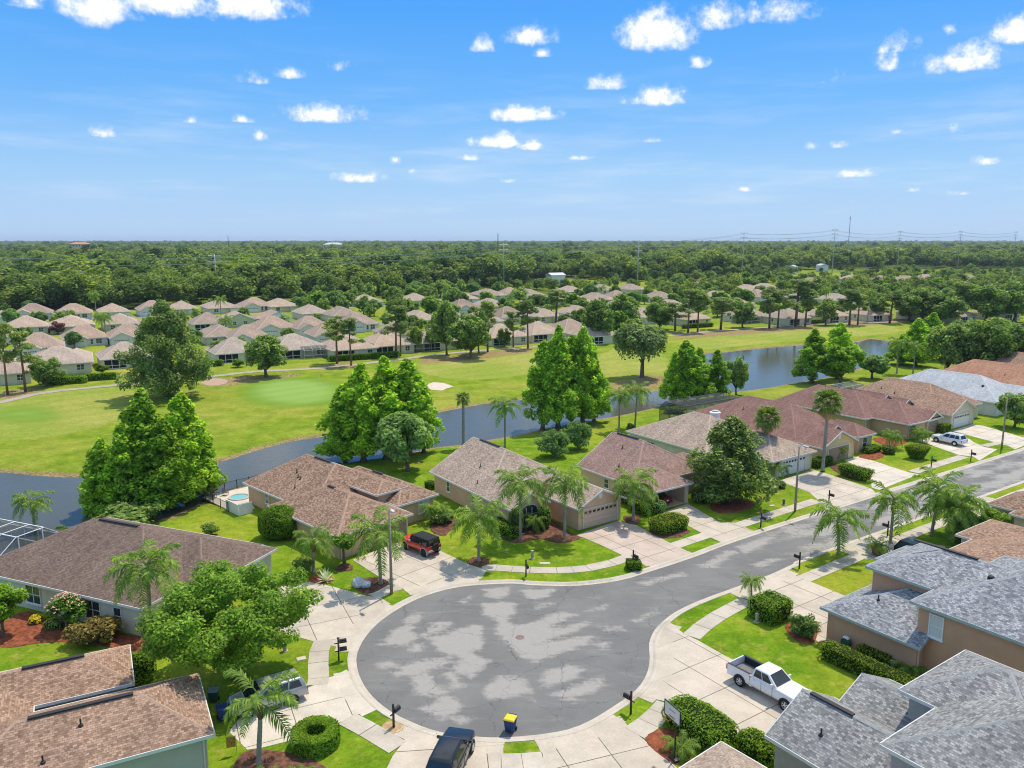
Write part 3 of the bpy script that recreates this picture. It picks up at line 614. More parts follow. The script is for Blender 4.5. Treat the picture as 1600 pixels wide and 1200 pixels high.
# sidewalks
walk(gl('c2', [(302, 630), (282, 680), (278, 730), (280, 800), (275, 830)]), 1.5)
walk(gl('c2', [(405, 980), (500, 1030), (635, 1110)]), 1.5)
walk(gl('c2', [(1095, 1182), (1190, 1180), (1285, 1172)]), 1.9)
walk(gl('c3', [(545, 1045), (610, 1000), (660, 955), (695, 915)]), 1.6)
walk(gl('c3', [(800, 615), (850, 570), (920, 522), (1050, 452)]), 1.5)
walk(gl('c3', [(1300, 358), (1420, 308), (1540, 258)]), 1.5)
walk(gl('c4', [(915, 130), (1050, 75), (1230, 12)]), 1.5)
walk(gl('c7', [(1495, 696), (1560, 668), (1640, 640)]), 1.5)
walk(gl('c2', [(520, 435), (600, 400), (640, 390)]), 1.5)
walk(gl('c6', [(265, 876), (330, 878), (480, 888), (600, 890), (740, 880), (850, 856), (925, 828)]), 1.45)
walk(gl('c6', [(1120, 782), (1200, 755), (1275, 730)]), 1.5)
walk(gl('c6', [(1415, 688), (1500, 660), (1600, 628), (1760, 578)]), 1.5)
walk(gl('c7', [(1105, 566), (1200, 535), (1330, 495)]), 1.5)
walk(gl('h5', [(1240, 955), (1390, 925), (1450, 945)]), 1.3)
walk(gl('c1', [(60, 545), (100, 580), (150, 610), (160, 640)]), 1.0, name='garden_path')

# ------------------------------------------------------------ golf features
m, t, b = newmat('putting_green'); co = coord(t)
c = t.mix(t.maprange(t.noise(co, 0.12, 4), 0.3, 0.7), (0.185, 0.29, 0.085, 1), (0.235, 0.335, 0.105, 1)); c = t.mix(1.0, c, t.ramp(t.noise(co, 6, 3), [(0.3, 0.92), (0.7, 1.07)]), 'MULTIPLY')
t.l.new(c, b.inputs['Base Color']); b.inputs['Roughness'].default_value = 0.9; b.inputs['Specular IOR Level'].default_value = 0.2; GREEN = m
SAND = plain('bunker_sand', (0.5, 0.42, 0.33), 1.0, spec=0.1, var=0.1, scale=0.8, bmp=0.4, bs=10)
TERR = None
def ground_z(x, y):
    hit, loc_, *_ = ground.ray_cast(Vector((x, y, 50)), Vector((0, 0, -1)))
    return loc_.z if hit else 0.0
def sheet(name, poly, mat_, lift, step=2.2):
    """a sheet lying on the terrain"""
    bpts = spline(poly, step, True); A = np.array(bpts); gr = np.array([(x, y) for y in np.arange(A[:, 1].min(), A[:, 1].max(), step) for x in np.arange(A[:, 0].min(), A[:, 0].max(), step)]).reshape(-1, 2)
    gr = gr[sdist(gr, bpts) < -step * 0.4] if len(gr) else gr
    vv, _, ff, *_ = delaunay_2d_cdt([Vector(p) for p in bpts + [tuple(p) for p in gr]], [(i, (i + 1) % len(bpts)) for i in range(len(bpts))], [], 1, 1e-4)
    me = bpy.data.meshes.new(name); fs = []
    for f in ff:
        a, b_, c_ = [vv[i] for i in f[:3]]; fs.append(tuple(f) if (b_ - a).cross(c_ - a) > 0 else tuple(f)[::-1])
    nb_ = len(bpts); me.from_pydata([(v.x, v.y, ground_z(v.x, v.y) + (lift if i >= nb_ else 0.012)) for i, v in enumerate(vv)], [], fs)
    me.polygons.foreach_set('use_smooth', [True] * len(me.polygons)); me.materials.append(mat_); return struct(ob(name, me))
bpy.context.view_layer.update()
def ell(cx, cy, rx, ry, n=14, wob=0.12, seed=0):
    rr = random.Random(seed); return [(cx + rx * math.cos(2 * math.pi * i / n) * (1 + rr.uniform(-wob, wob)), cy + ry * math.sin(2 * math.pi * i / n) * (1 + rr.uniform(-wob, wob))) for i in range(n)]
sheet('bunker', gl('p', ell(684, 604, 21, 6, 10, 0.2, 2)), SAND, 0.06, 1.5)
sheet('bunker', gl('p', ell(336, 598, 22, 5, 10, 0.25, 4)), plain('bunker_mud', (0.36, 0.25, 0.2), 1.0, var=0.15, spec=0.1), 0.06, 1.5)
cl, crr = offset(cart, 1.2), offset(cart, -1.2); mb = MB()
for i in range(len(cart) - 1):
    mb.face([(p[0], p[1], ground_z(*p) + 0.05) for p in (cl[i], crr[i], crr[i + 1], cl[i + 1])][::1])
o = mb.ob('cart_path', concrete('cart_path_concrete', (0.4, 0.34, 0.28), 0, 0.6)); struct(o)
fl = G(500, 601); fz = ground_z(*fl)
f_ = thing('golf_flag', 'yellow flag on a thin pole standing on the putting green', 'flag', (fl[0], fl[1], fz))
MB().tube([(0, 0, 0), (0, 0, 2.3)], 0.03, 6).ob('pole', WHITE, f_)
MB().box(0.02, -0.01, 1.75, 0.62, 0.01, 2.28).ob('cloth', plain('flag_yellow', (0.75, 0.6, 0.05), 0.7), f_)

# mulch beds: shallow mounds
def bed(poly, mat_=None, lift=0.07):
    poly = spline(poly, 0.6, True); c = (sum(p[0] for p in poly) / len(poly), sum(p[1] for p in poly) / len(poly)); mb = MB(); n = len(poly); vs = []
    for s_, z in ((1, -0.02), (0.97, 0.035), (0.8, lift), (0.4, lift + 0.02)):
        vs += [(c[0] + (p[0] - c[0]) * s_, c[1] + (p[1] - c[1]) * s_, z + (0.015 * mnoise.noise(Vector((p[0] * 3, p[1] * 3, s_ * 5))) if z > 0 else 0)) for p in poly]
    fs = [(i * n + j, i * n + (j + 1) % n, (i + 1) * n + (j + 1) % n, (i + 1) * n + j) for i in range(3) for j in range(n)] + [tuple(range(3 * n, 4 * n))]
    if area2(poly) < 0: fs = [f[::-1] for f in fs]
    mb.add(vs, fs); return struct(mb.ob('mulch_bed', mat_ or MULCH, smooth=True))
bed(gl('h2', [(520, 820), (720, 740), (950, 720), (1110, 820), (1180, 850), (1020, 890), (860, 860), (690, 890), (560, 850)]))
bed(gl('h2', ell(415, 1025, 85, 38, 12, 0.15, 1)))
bed(gl('h2', [(200, 690), (290, 720), (290, 750), (190, 810), (160, 840), (60, 800), (80, 700)]))
bed(gl('h1', [(760, 930), (830, 900), (900, 910), (890, 950), (800, 960)]))
bed(gl('h1', [(900, 1020), (1000, 1000), (1100, 1000), (1170, 1050), (1010, 1125), (900, 1060)]))
bed(gl('h1', [(580, 1000), (700, 970), (760, 1020), (680, 1050), (600, 1040)]), MULCH_R)
bed(gl('h3', [(1080, 790), (1250, 740), (1390, 770), (1400, 810), (1280, 850), (1120, 850)]), MULCH_R)
bed(gl('h3', ell(780, 990, 150, 55, 12, 0.08, 2)))
bed(gl('h3', [(440, 880), (560, 880), (560, 930), (480, 935)]))
bed(gl('h4', [(1040, 720), (1200, 680), (1230, 720), (1150, 750), (1080, 740)]), MULCH_R)
bed(gl('h4', [(830, 800), (900, 770), (1130, 860), (1100, 900), (980, 890)]))
bed(gl('h4', [(360, 960), (440, 900), (510, 930), (480, 970), (400, 980)]))
bed(gl('h5', [(260, 880), (530, 880), (560, 920), (440, 960), (300, 930)]), MULCH_R)
bed(gl('c1', [(-60, 640), (0, 560), (120, 500), (330, 560), (660, 620), (690, 660), (620, 690), (480, 660), (330, 640), (160, 645), (40, 665)]), MULCH_R)
bed(gl('c3', [(590, 1075), (680, 1020), (760, 1030), (820, 1100), (740, 1190)]), MULCH_R)
bed(gl('c3', [(1080, 520), (1150, 555), (1230, 530), (1200, 500), (1100, 490)]))
bed(gl('c3', [(1215, 570), (1270, 540), (1360, 570), (1350, 640), (1280, 640)]), MULCH_R)
bed(gl('h6', [(20, 890), (140, 940), (400, 1080), (640, 1190), (860, 1080), (700, 1010), (400, 930), (130, 870)]))
bed(gl('c2', ell(268, 1085, 112, 70, 14, 0.06, 3)))
bed(gl('c2', ell(610, 1020, 55, 28, 12, 0.1, 4)), plain('bare_sand', (0.36, 0.25, 0.14), 1.0, var=0.2, spec=0.1), 0.02)
bed(gl('c2', [(-60, 1130), (60, 1120), (260, 1160), (300, 1230), (-80, 1230)]))
# ------------------------------------------------------------ foliage
def mpp(y): return HCAM / ((y - 600) / FPX * CP + SP) / FPX     # metres per photo pixel at ground row y
def leafmesh(name, pos, nrm, size, mat_, aspect=0.6, seed=0, fold=0.0):
    """diamond leaves in one mesh"""
    rs = np.random.RandomState(seed); n = len(pos); nrm = nrm / (np.linalg.norm(nrm, axis=1)[:, None] + 1e-9)
    a = rs.normal(size=(n, 3)); tx = np.cross(nrm, a); tx /= np.linalg.norm(tx, axis=1)[:, None] + 1e-9; ty = np.cross(nrm, tx)
    s_ = np.asarray(size).reshape(-1, 1) * np.ones((n, 1)); v = np.stack([pos - tx * s_, pos - ty * s_ * aspect + nrm * s_ * fold, pos + tx * s_, pos + ty * s_ * aspect + nrm * s_ * fold], 1).reshape(-1, 3)
    me = bpy.data.meshes.new(name); me.vertices.add(4 * n); me.vertices.foreach_set('co', v.astype(np.float32).ravel())
    me.loops.add(4 * n); me.loops.foreach_set('vertex_index', np.arange(4 * n, dtype=np.int32)); me.polygons.add(n)
    me.polygons.foreach_set('loop_start', np.arange(0, 4 * n, 4, dtype=np.int32)); me.polygons.foreach_set('loop_total', np.full(n, 4, np.int32))
    me.materials.append(mat_); me.update(calc_edges=True); return me
def clump_leaves(cl, n, size, seed, up=0.4, flat=0.8, shell=0.55):
    """leaves spread through a list of clumps (x, y, z, r)"""
    rs = np.random.RandomState(seed); cl = np.array(cl, float); p = cl[:, 3] ** 2; idx = rs.choice(len(cl), n, p=p / p.sum())
    d = rs.normal(size=(n, 3)); d /= np.linalg.norm(d, axis=1)[:, None]
    rad = cl[idx, 3] * (shell + (1 - shell) * rs.uniform(size=n) ** 0.6) * rs.uniform(0.85, 1.15, n)
    off = d * rad[:, None]; off[:, 2] *= flat; pos = cl[idx, :3] + off
    nrm = d * 0.7 + rs.normal(size=(n, 3)) * 0.5; nrm[:, 2] += up + 0.55
    return pos, nrm, size * rs.uniform(0.6, 1.35, n)
def limb_mesh(name, H, r0, targets, mat_, fork=0.35, seed=0, lean=0.15):
    rr = random.Random(seed); mb = MB(); top = Vector((rr.uniform(-lean, lean), rr.uniform(-lean, lean), H * fork))
    mb.tube([(0, 0, -0.1), (0, 0, 0.25), top * 0.5, top], [r0 * 1.5, r0 * 1.1, r0 * 0.9, r0 * 0.75], 9)
    for tg in targets:
        tg = Vector(tg); mid = top.lerp(tg, 0.5) + Vector((rr.uniform(-.3, .3), rr.uniform(-.3, .3), rr.uniform(-.1, .4)))
        mb.tube([top * 0.9, top.lerp(mid, 0.5), mid, tg], [r0 * 0.55, r0 * 0.4, r0 * 0.25, r0 * 0.08], 6)
    return mb.mesh(name, mat_, True)
PROTO = {}
def proto(key, trunk, crown, H, W): PROTO[key] = (trunk, crown, H, W)
def oak(key, seed, n, leaf, mat_, H=10, W=10, ncl=40, low=0.27, bark=None, flat=0.78, cr=(0.1, 0.16), moss=False):
    rr = random.Random(seed); cl = []
    cz, rz = H * (1 + low) / 2, H * (1 - low) / 2
    while len(cl) < ncl:
        d = Vector((rr.gauss(0, 1), rr.gauss(0, 1), rr.gauss(0, 1))).normalized(); u = rr.uniform(0.25, 1) ** 0.55
        r = rr.uniform(*cr) * W; lob = 1 + 0.16 * math.sin(3 * math.atan2(d.y, d.x) + seed) + rr.uniform(-.12, .12)
        p = Vector((d.x * (W / 2 - r * .7) * u * lob, d.y * (W / 2 - r * .7) * u * lob, cz + d.z * (rz - r * .6) * u))
        if p.z > H * low * 0.8: cl.append((p.x, p.y, p.z, r))
    pos, nrm, sz = clump_leaves(cl, n, leaf, seed, 0.45, flat)
    if moss:
        k = n // 5; rs = np.random.RandomState(seed); i2 = rs.choice(len(pos), k); p2 = pos[i2].copy(); p2[:, 2] -= rs.uniform(0.3, 2.2, k); keep = p2[:, 2] > H * .2
        pos = np.vstack([pos, p2[keep]]); nn = rs.normal(size=(keep.sum(), 3)); nn[:, 2] *= .1; nrm = np.vstack([nrm, nn]); sz = np.concatenate([sz, np.full(keep.sum(), leaf * 1.1)])
    tg = [c[:3] for c in sorted(cl, key=lambda c: -c[3])[:11]]
    proto(key, limb_mesh(key + '_trunk', H, W * 0.028 + 0.06, tg, bark or BARK, low + 0.05, seed), leafmesh(key + '_crown', pos, nrm, sz, mat_, 0.6, seed, 0.12), H, W)
def cypress(key, seed, n, leaf, mat_, H=14, W=7, pw=1.75, aspect=0.5, rmul=1.0):
    rr = random.Random(seed); cl = []
    for i in range(130):
        h = rr.uniform(0.04, 0.98) ** 0.85; prof = (1 - h ** pw) ** 0.75 * min(1, 0.6 + h * 2.6) * W / 2; a = rr.uniform(0, 2 * math.pi); u = rr.uniform(0.45, 1.0); r = rr.uniform(0.08, 0.15) * W * (1.05 - 0.5 * h) * rmul
        rad = max(0, prof - r * 0.6) * u * (1 + 0.2 * math.sin(a * 3 + h * 9 + seed) + 0.16 * math.sin(a * 2 - h * 14 + seed * 2)); cl.append((rad * math.cos(a), rad * math.sin(a), H * (0.08 + h * 0.9), r))
    for i in range(14): cl.append((rr.uniform(-.2, .2), rr.uniform(-.2, .2), H * (0.12 + 0.86 * i / 13), W * (0.13 - 0.09 * i / 13)))
    pos, nrm, sz = clump_leaves(cl, n, leaf, seed, 0.25, 1.0)
    mb = MB(); mb.tube([(0, 0, -.3), (0, 0, .6), (0, 0, H * .4), (0, 0, H * .93)], [.62, .32, .2, .03], 9)
    for i in range(26):
        c = rr.choice(cl[:120]); mb.tube([(0, 0, c[2] - .5), (c[0] * .6, c[1] * .6, c[2] - .1), c[:3]], [.07, .045, .015], 5)
    proto(key, mb.mesh(key + '_trunk', BARK, True), leafmesh(key + '_crown', pos, nrm, sz, mat_, aspect, seed, 0.1), H, W * 0.9)
def pine(key, seed, n, leaf, H=16, W=7.5):
    rr = random.Random(seed); cl = []; mb = MB(); bx, by = rr.uniform(-.5, .5), rr.uniform(-.5, .5)
    mb.tube([(0, 0, -.1), (bx * .3, by * .3, H * .35), (bx * .7, by * .7, H * .7), (bx, by, H * .96)], [.3, .24, .16, .04], 8)
    for i in range(24):
        h = rr.uniform(0.5, 1.0); a = rr.uniform(0, 2 * math.pi); rad = W / 2 * rr.uniform(.25, .85) * (1.15 - 0.75 * (h - .5) * 2) + .15; r = rr.uniform(.8, 1.45)
        c = (bx * h + rad * math.cos(a), by * h + rad * math.sin(a), H * h * .965, r); cl.append(c)
        mb.tube([(bx * h * .9, by * h * .9, c[2] - .7), (c[0] * .6, c[1] * .6, c[2] - .35), c[:3]], [.07, .05, .02], 5)
    pos, nrm, sz = clump_leaves(cl, n, leaf, seed, 0.3, 0.6, 0.3)
    proto(key, mb.mesh(key + '_trunk', BARK_P, True), leafmesh(key + '_crown', pos, nrm, sz, L_PINE, 0.35, seed, 0.1), H, W)
oak('oak_near', 11, 46000, 0.115, L_OAK, 8.4, 11.5, 110, 0.22, cr=(0.05, 0.1))
for i in range(3): oak('oak%d' % i, 20 + i, 9500, 0.26, L_OAKM, 9, 10, 60, 0.12, cr=(0.07, 0.14))
oak('oak_lime', 31, 9000, 0.27, L_CYP, 9, 8.5, 40, 0.22)
oak('oak_grey', 33, 9000, 0.28, L_GREYG, 7, 8, 36, 0.2)
oak('moss_oak', 35, 9000, 0.3, L_MOSS, 11, 13, 34, 0.42, moss=True)
cypress('big_oak', 37, 30000, 0.26, L_PINE, 17, 17, 2.3, 0.5, 0.78)
oak('round_bush', 41, 5000, 0.14, L_HEDGE, 3.4, 3.6, 36, 0.04, cr=(0.13, 0.2))
oak('loose_bush', 42, 4200, 0.14, L_OAKM, 3, 4, 28, 0.04, cr=(0.12, 0.2))
oak('olive_bush', 43, 6000, 0.12, L_GREYG, 3.4, 4.6, 34, 0.05, cr=(0.1, 0.17))
oak('bronze_bush', 44, 5000, 0.11, L_BROWN, 2.0, 3.6, 34, 0.02, cr=(0.11, 0.18))
oak('small_tree', 45, 2600, 0.12, L_OAK, 3.0, 2.2, 20, 0.5, cr=(0.15, 0.22))
oak('far_oak', 46, 1300, 0.62, L_OAKM, 9, 10, 26, 0.12, cr=(0.13, 0.2))
oak('far_oak2', 47, 1300, 0.62, L_OAK, 8, 9, 24, 0.12, cr=(0.13, 0.2))
cypress('magnolia', 48, 19000, 0.17, L_MAG, 9.6, 8.2, 2.2, 0.5, 0.95)
oak('purple_tree', 49, 1600, 0.3, L_PURP, 5, 6, 22, 0.15)
for i in range(4): cypress('cypress%d' % i, 60 + i, 11500, 0.25, L_CYP, pw=(1.7, 2.6, 2.0, 2.3)[i])
for i in range(3): pine('pine%d' % i, 70 + i, 4200, 0.3)
oak('myrtle', 80, 2600, 0.12, L_OAK, 2.8, 2.9, 26, 0.2, cr=(0.12, 0.19))

def tree(key, loc, h, w, label, group=None, name=None, cat='tree', rz=None, crown='crown'):
    tm, cm, H, W = PROTO[key]; s_ = (w / W, w / W, h / H)
    o = thing(name or 'tree', label, cat, (loc[0], loc[1], loc[2] if len(loc) > 2 else ground_z(loc[0], loc[1])), random.uniform(0, 6.28) if rz is None else rz, group, s_)
    ob('trunk', tm, o); ob(crown, cm, o); return o
def tree_px(key, x, y, ytop, wpx, label, group=None, **k):
    g = G(x, y); return tree(key, g, max(1.2, zat(x, ytop, g)), wpx * mpp(y), label, group, **k)

# ------------------------------------------------------------ palms
def frond_mesh(name, L, rise, droop, mat_, nst=34, lf=0.62, seed=0, w=0.035):
    rr = random.Random(seed); mb = MB()
    def P(s_): return Vector((L * s_ * (1 - 0.22 * droop * s_ * s_), 0, L * (rise * s_ - droop * s_ ** 2.2)))
    mb.tube([P(i / 8) for i in range(9)], [0.035 * (1 - i / 9) + 0.006 for i in range(9)], 4)
    for i in range(nst):
        s_ = 0.16 + 0.84 * (i + 0.5) / nst; p = P(s_); tn = (P(min(1, s_ + .02)) - P(s_ - .02)).normalized(); l = lf * (math.sin(math.pi * min(1, 0.22 + 0.74 * s_)) ** 0.7 + 0.12)
        for sd_ in (-1, 1):
            d = (Vector((0, sd_, 0)) * rr.uniform(.75, 1.0) + tn * rr.uniform(.45, .8) + Vector((0, 0, rr.uniform(-.55, .25)))).normalized(); up = tn * w
            m1 = p + d * l * .55; tip = p + d * l + Vector((0, 0, -l * rr.uniform(.18, .5)))
            mb.face([p - up * .6, m1 - up, tip, m1 + up, p + up * .6])
    return mb.mesh(name, mat_)
FR = [frond_mesh('frond_upright', 2.5, .98, .62, L_PALM, 27, seed=1, w=.05), frond_mesh('frond_arching', 2.7, .7, .8, L_PALM, 27, seed=2, w=.05), frond_mesh('frond_level', 2.7, .38, .85, L_PALM, 27, seed=3, w=.05), frond_mesh('frond_hanging', 2.4, .0, .85, L_PALM, 27, seed=4, w=.05)]
FRL = [frond_mesh('small_frond%d' % i, 1.25, r_, d_, L_PALM, 24, .3, 10 + i, .022) for i, (r_, d_) in enumerate(((1.0, .7), (.6, .9), (.2, 1.0)))]
def fan_mesh(name, mat_, seed, pet=1.0, rad=0.95, droop=.35):
    rr = random.Random(seed); mb = MB(); mb.tube([(0, 0, 0), (pet * .5, 0, .12), (pet, 0, .1)], [.03, .02, .015], 4); c = Vector((pet, 0, .1))
    for i in range(26):
        a = -2.35 + 4.7 * i / 25; d = Vector((math.cos(a), math.sin(a), 0)); l = rad * (0.78 + 0.22 * math.cos(a)) * rr.uniform(.9, 1.05); n_ = Vector((-d.y, d.x, 0)) * .045
        m1 = c + d * l * .55 + Vector((0, 0, .05)); mb.face([c, m1 - n_, c + d * l + Vector((0, 0, -l * droop * rr.uniform(.5, 1.4))), m1 + n_])
    return mb.mesh(name, mat_)
FAN = [fan_mesh('fan_leaf%d' % i, L_FAN, i) for i in range(2)]; FAND = fan_mesh('fan_leaf_dry', L_DEAD, 5, .8, .8, .7)
def trunk_mesh(name, r0, r1, bend, mat_, n=14, bulge=0.0, seed=0):
    rr = random.Random(seed); pts = []; rad = []
    for i in range(n * 2 + 1):
        s_ = i / (n * 2); pts.append((bend * math.sin(s_ * math.pi * .5) ** 2, bend * .3 * math.sin(s_ * 2.2), s_)); rad.append((r0 + (r1 - r0) * s_ + bulge * max(0, math.sin(math.pi * min(1, max(0, (s_ - .62) / .38)))) + (.07 * (1 - s_ * 12) if s_ < .083 else 0)) * (1.0 if i % 2 else 0.93))
    return MB().tube(pts, rad, 10).mesh(name, mat_, True)
PTR = [trunk_mesh('palm_trunk%d' % i, .17, .13, b_, BARK_G, seed=i) for i, b_ in enumerate((0, .25, -.3, .12))]
FTR = trunk_mesh('fan_palm_trunk', .26, .2, .1, BARK_G); STR = trunk_mesh('small_trunk', .09, .07, .12, BARK_G)
CSH = MB().lathe([(.13, 0), (.19, .12), (.17, .45), (.09, .9), (.04, 1.15)], 10).mesh('crown_shaft', plain('palm_shaft', (.2, .2, .09), .7, var=.2, scale=5), True)
BOOT = MB().lathe([(.15, -.4), (.24, -.1), (.26, .15), (.12, .5)], 10).mesh('boots', BARK, True)
def palm(g, h, label, kind='queen', n=None, sc=1.0, group=None, seed=None, var=None, dry=0):
    rr = random.Random(seed if seed is not None else int(abs(g[0] * 31 + g[1] * 17))); var = rr.randrange(4) if var is None else var
    o = thing('palm_tree', label, 'palm tree', (g[0], g[1], ground_z(*g)), rr.uniform(0, 6.28), group)
    if kind == 'queen':
        ob('trunk', PTR[var], o, sc=(1, 1, h)); bx = (0, .25, -.3, .12)[var]; top = Vector((bx, bx * .3 * math.sin(2.2), h)); ob('crown_shaft', CSH, o, loc=top - Vector((0, 0, .15))); n = n or 19
        if rr.random() < .8: ob('boots', BOOT, o, loc=top - Vector((0, 0, .35)))
        for i in range(n):
            s_ = i / n; k = 0 if s_ < .2 else 1 if s_ < .5 else 2 if s_ < .8 else 3
            ob('frond', FR[k], o, loc=top + Vector((0, 0, .75 - .55 * s_)), rot=(rr.uniform(-.25, .25), rr.uniform(-.15, .15), i * 2.399 + rr.uniform(-.25, .25)), sc=sc * rr.uniform(.85, 1.1))
    elif kind == 'fan':
        ob('trunk', FTR, o, sc=(1, 1, h)); top = Vector((.1, .03, h)); n = n or 30; ob('boots', BOOT, o, loc=top - Vector((0, 0, .2)), sc=1.2)
        for i in range(n):
            s_ = i / n; el_ = 1.2 - 2.1 * s_
            ob('frond', FAN[i % 2], o, loc=top, rot=(rr.uniform(-.5, .5), -el_, i * 2.399 + rr.uniform(-.2, .2)), sc=sc * rr.uniform(.85, 1.12))
        for i in range(dry): ob('dry_frond', FAND, o, loc=top - Vector((0, 0, .2)), rot=(rr.uniform(-.4, .4), 1.15 + rr.uniform(-.25, .2), i * 2.399), sc=sc)
    else:
        ob('trunk', STR, o, sc=(1, 1, h)); top = Vector((.12, .12 * .3 * math.sin(2.2), h)); n = n or 18
        for i in range(n):
            s_ = i / n; ob('frond', FRL[min(2, int(s_ * 3))], o, loc=top, rot=(rr.uniform(-.2, .2), rr.uniform(-.1, .2), i * 2.399), sc=sc * rr.uniform(.85, 1.1))
    return o
def palm_px(c, bx, by, cy, label, **k):
    """c: crop, base pixel and crown row"""
    b_ = PX(c, bx, by); g = G(*b_); h = zat(b_[0], PX(c, 0, cy)[1], g); return palm(g, h, label, **k)

# ------------------------------------------------------------ clipped hedges
def superform(n, a, b_, c, p, seed, taper=0.0, top_p=None):
    rs = np.random.RandomState(seed); d = rs.uniform(-1, 1, (n * 2, 3)); f = rs.randint(0, 3, n * 2); sgn = np.where(rs.uniform(size=n * 2) < .5, -1, 1)
    ar = np.array([b_ * c, a * c, a * b_]); f = rs.choice(3, n * 2, p=ar / ar.sum()); d[np.arange(n * 2), f] = sgn
    r = (np.abs(d) ** p).sum(1) ** (-1 / p); q = d * r[:, None]; q = q[q[:, 2] > -0.97][:n]
    nr = np.sign(q) * np.abs(q) ** (p - 1) / np.array([a, b_, c])
    tp = 1 - taper * (0.5 - q[:, 2] * 0.5); pos = q * np.array([a, b_, c]); pos[:, 0] *= tp; pos[:, 1] *= tp
    return pos, nr
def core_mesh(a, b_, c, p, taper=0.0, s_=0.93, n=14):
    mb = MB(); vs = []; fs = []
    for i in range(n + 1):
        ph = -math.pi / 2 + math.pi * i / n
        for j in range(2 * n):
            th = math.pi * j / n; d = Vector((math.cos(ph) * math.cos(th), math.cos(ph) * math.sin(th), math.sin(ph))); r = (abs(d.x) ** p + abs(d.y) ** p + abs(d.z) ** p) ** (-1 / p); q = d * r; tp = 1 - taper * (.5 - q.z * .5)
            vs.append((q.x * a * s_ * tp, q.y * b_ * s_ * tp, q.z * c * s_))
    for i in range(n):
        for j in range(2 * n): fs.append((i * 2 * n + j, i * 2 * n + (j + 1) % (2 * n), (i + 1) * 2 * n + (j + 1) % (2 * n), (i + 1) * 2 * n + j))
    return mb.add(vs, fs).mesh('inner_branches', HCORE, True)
def hedge(label, g, L, Wd, h, rz=0.0, p=7, mat_=None, dens=90, leaf=0.075, taper=0.0, name='hedge', cat='hedge', seed=0, group=None, top=None):
    a, b_, c = L / 2, Wd / 2, h / 2; ar = 2 * (L * h + Wd * h) + L * Wd; n = int(min(9000, ar * dens)); pos, nr = superform(n, a, b_, c, p, seed + 1, taper); rs = np.random.RandomState(seed)
    wob = np.array([mnoise.noise(Vector((x * 1.3 + seed, y * 1.3, z * 1.3))) for x, y, z in pos]); nn = nr / (np.linalg.norm(nr, axis=1)[:, None] + 1e-9)
    pos = pos + nn * (wob * 0.09 * min(1, h) + rs.uniform(-.05, .04, len(pos)))[:, None]
    o = thing(name, label, cat, (g[0], g[1], ground_z(*g) + c - .03), rz, group)
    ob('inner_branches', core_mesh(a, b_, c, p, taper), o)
    nrm = nn + rs.normal(size=pos.shape) * .45
    if top is not None:
        up = pos[:, 2] > c * .45 + rs.uniform(-.2, .2, len(pos)) * c
        ob('foliage', leafmesh('foliage', pos[~up], nrm[~up], leaf * rs.uniform(.7, 1.3, (~up).sum()), mat_ or L_HEDGE, .6, seed, .1), o); ob('top_foliage', leafmesh('top_foliage', pos[up], nrm[up], leaf * rs.uniform(.7, 1.3, up.sum()), top, .6, seed, .1), o)  # upper leaves take the second leaf colour
    else: ob('foliage', leafmesh('foliage', pos, nrm, leaf * rs.uniform(.7, 1.3, len(pos)), mat_ or L_HEDGE, .6, seed, .1), o)
    return o
def ring_hedge(label, g, R_, r_, h):
    rs = np.random.RandomState(5); n = 9000; th = rs.uniform(0, 2 * math.pi, n); k = rs.choice(3, n, p=[.4, .4, .2]); u = rs.uniform(-1, 1, n); rad = np.where(k == 0, R_ + r_ * u, np.where(k == 1, R_ + r_, R_ - r_)); z = np.where(k == 0, h, rs.uniform(0, h, n))
    rad = rad + rs.uniform(-.05, .04, n); nx = np.where(k == 0, 0, np.where(k == 1, 1, -1)); pos = np.stack([rad * np.cos(th), rad * np.sin(th), z + np.where(k == 0, -.12 * u ** 4, 0)], 1); nrm = np.stack([nx * np.cos(th), nx * np.sin(th), np.where(k == 0, 1, .1)], 1) + rs.normal(size=(n, 3)) * .4
    o = thing('ring_hedge', label, 'hedge', (*g, 0)); ob('foliage', leafmesh('foliage', pos, nrm, .075 * rs.uniform(.7, 1.3, n), L_HEDGE, .6, 1, .1), o)
    mb = MB(); N = 28; q = [(R_ - r_ * .93, 0), (R_ + r_ * .93, 0), (R_ + r_ * .93, h * .93), (R_ - r_ * .93, h * .93)]
    vs = [(r * math.cos(2 * math.pi * j / N), r * math.sin(2 * math.pi * j / N), z) for r, z in q for j in range(N)]; fs = [(i * N + j, i * N + (j + 1) % N, ((i + 1) % 4) * N + (j + 1) % N, ((i + 1) % 4) * N + j) for i in range(4) for j in range(N)]
    mb.add(vs, fs).ob('inner_branches', HCORE, o); return o
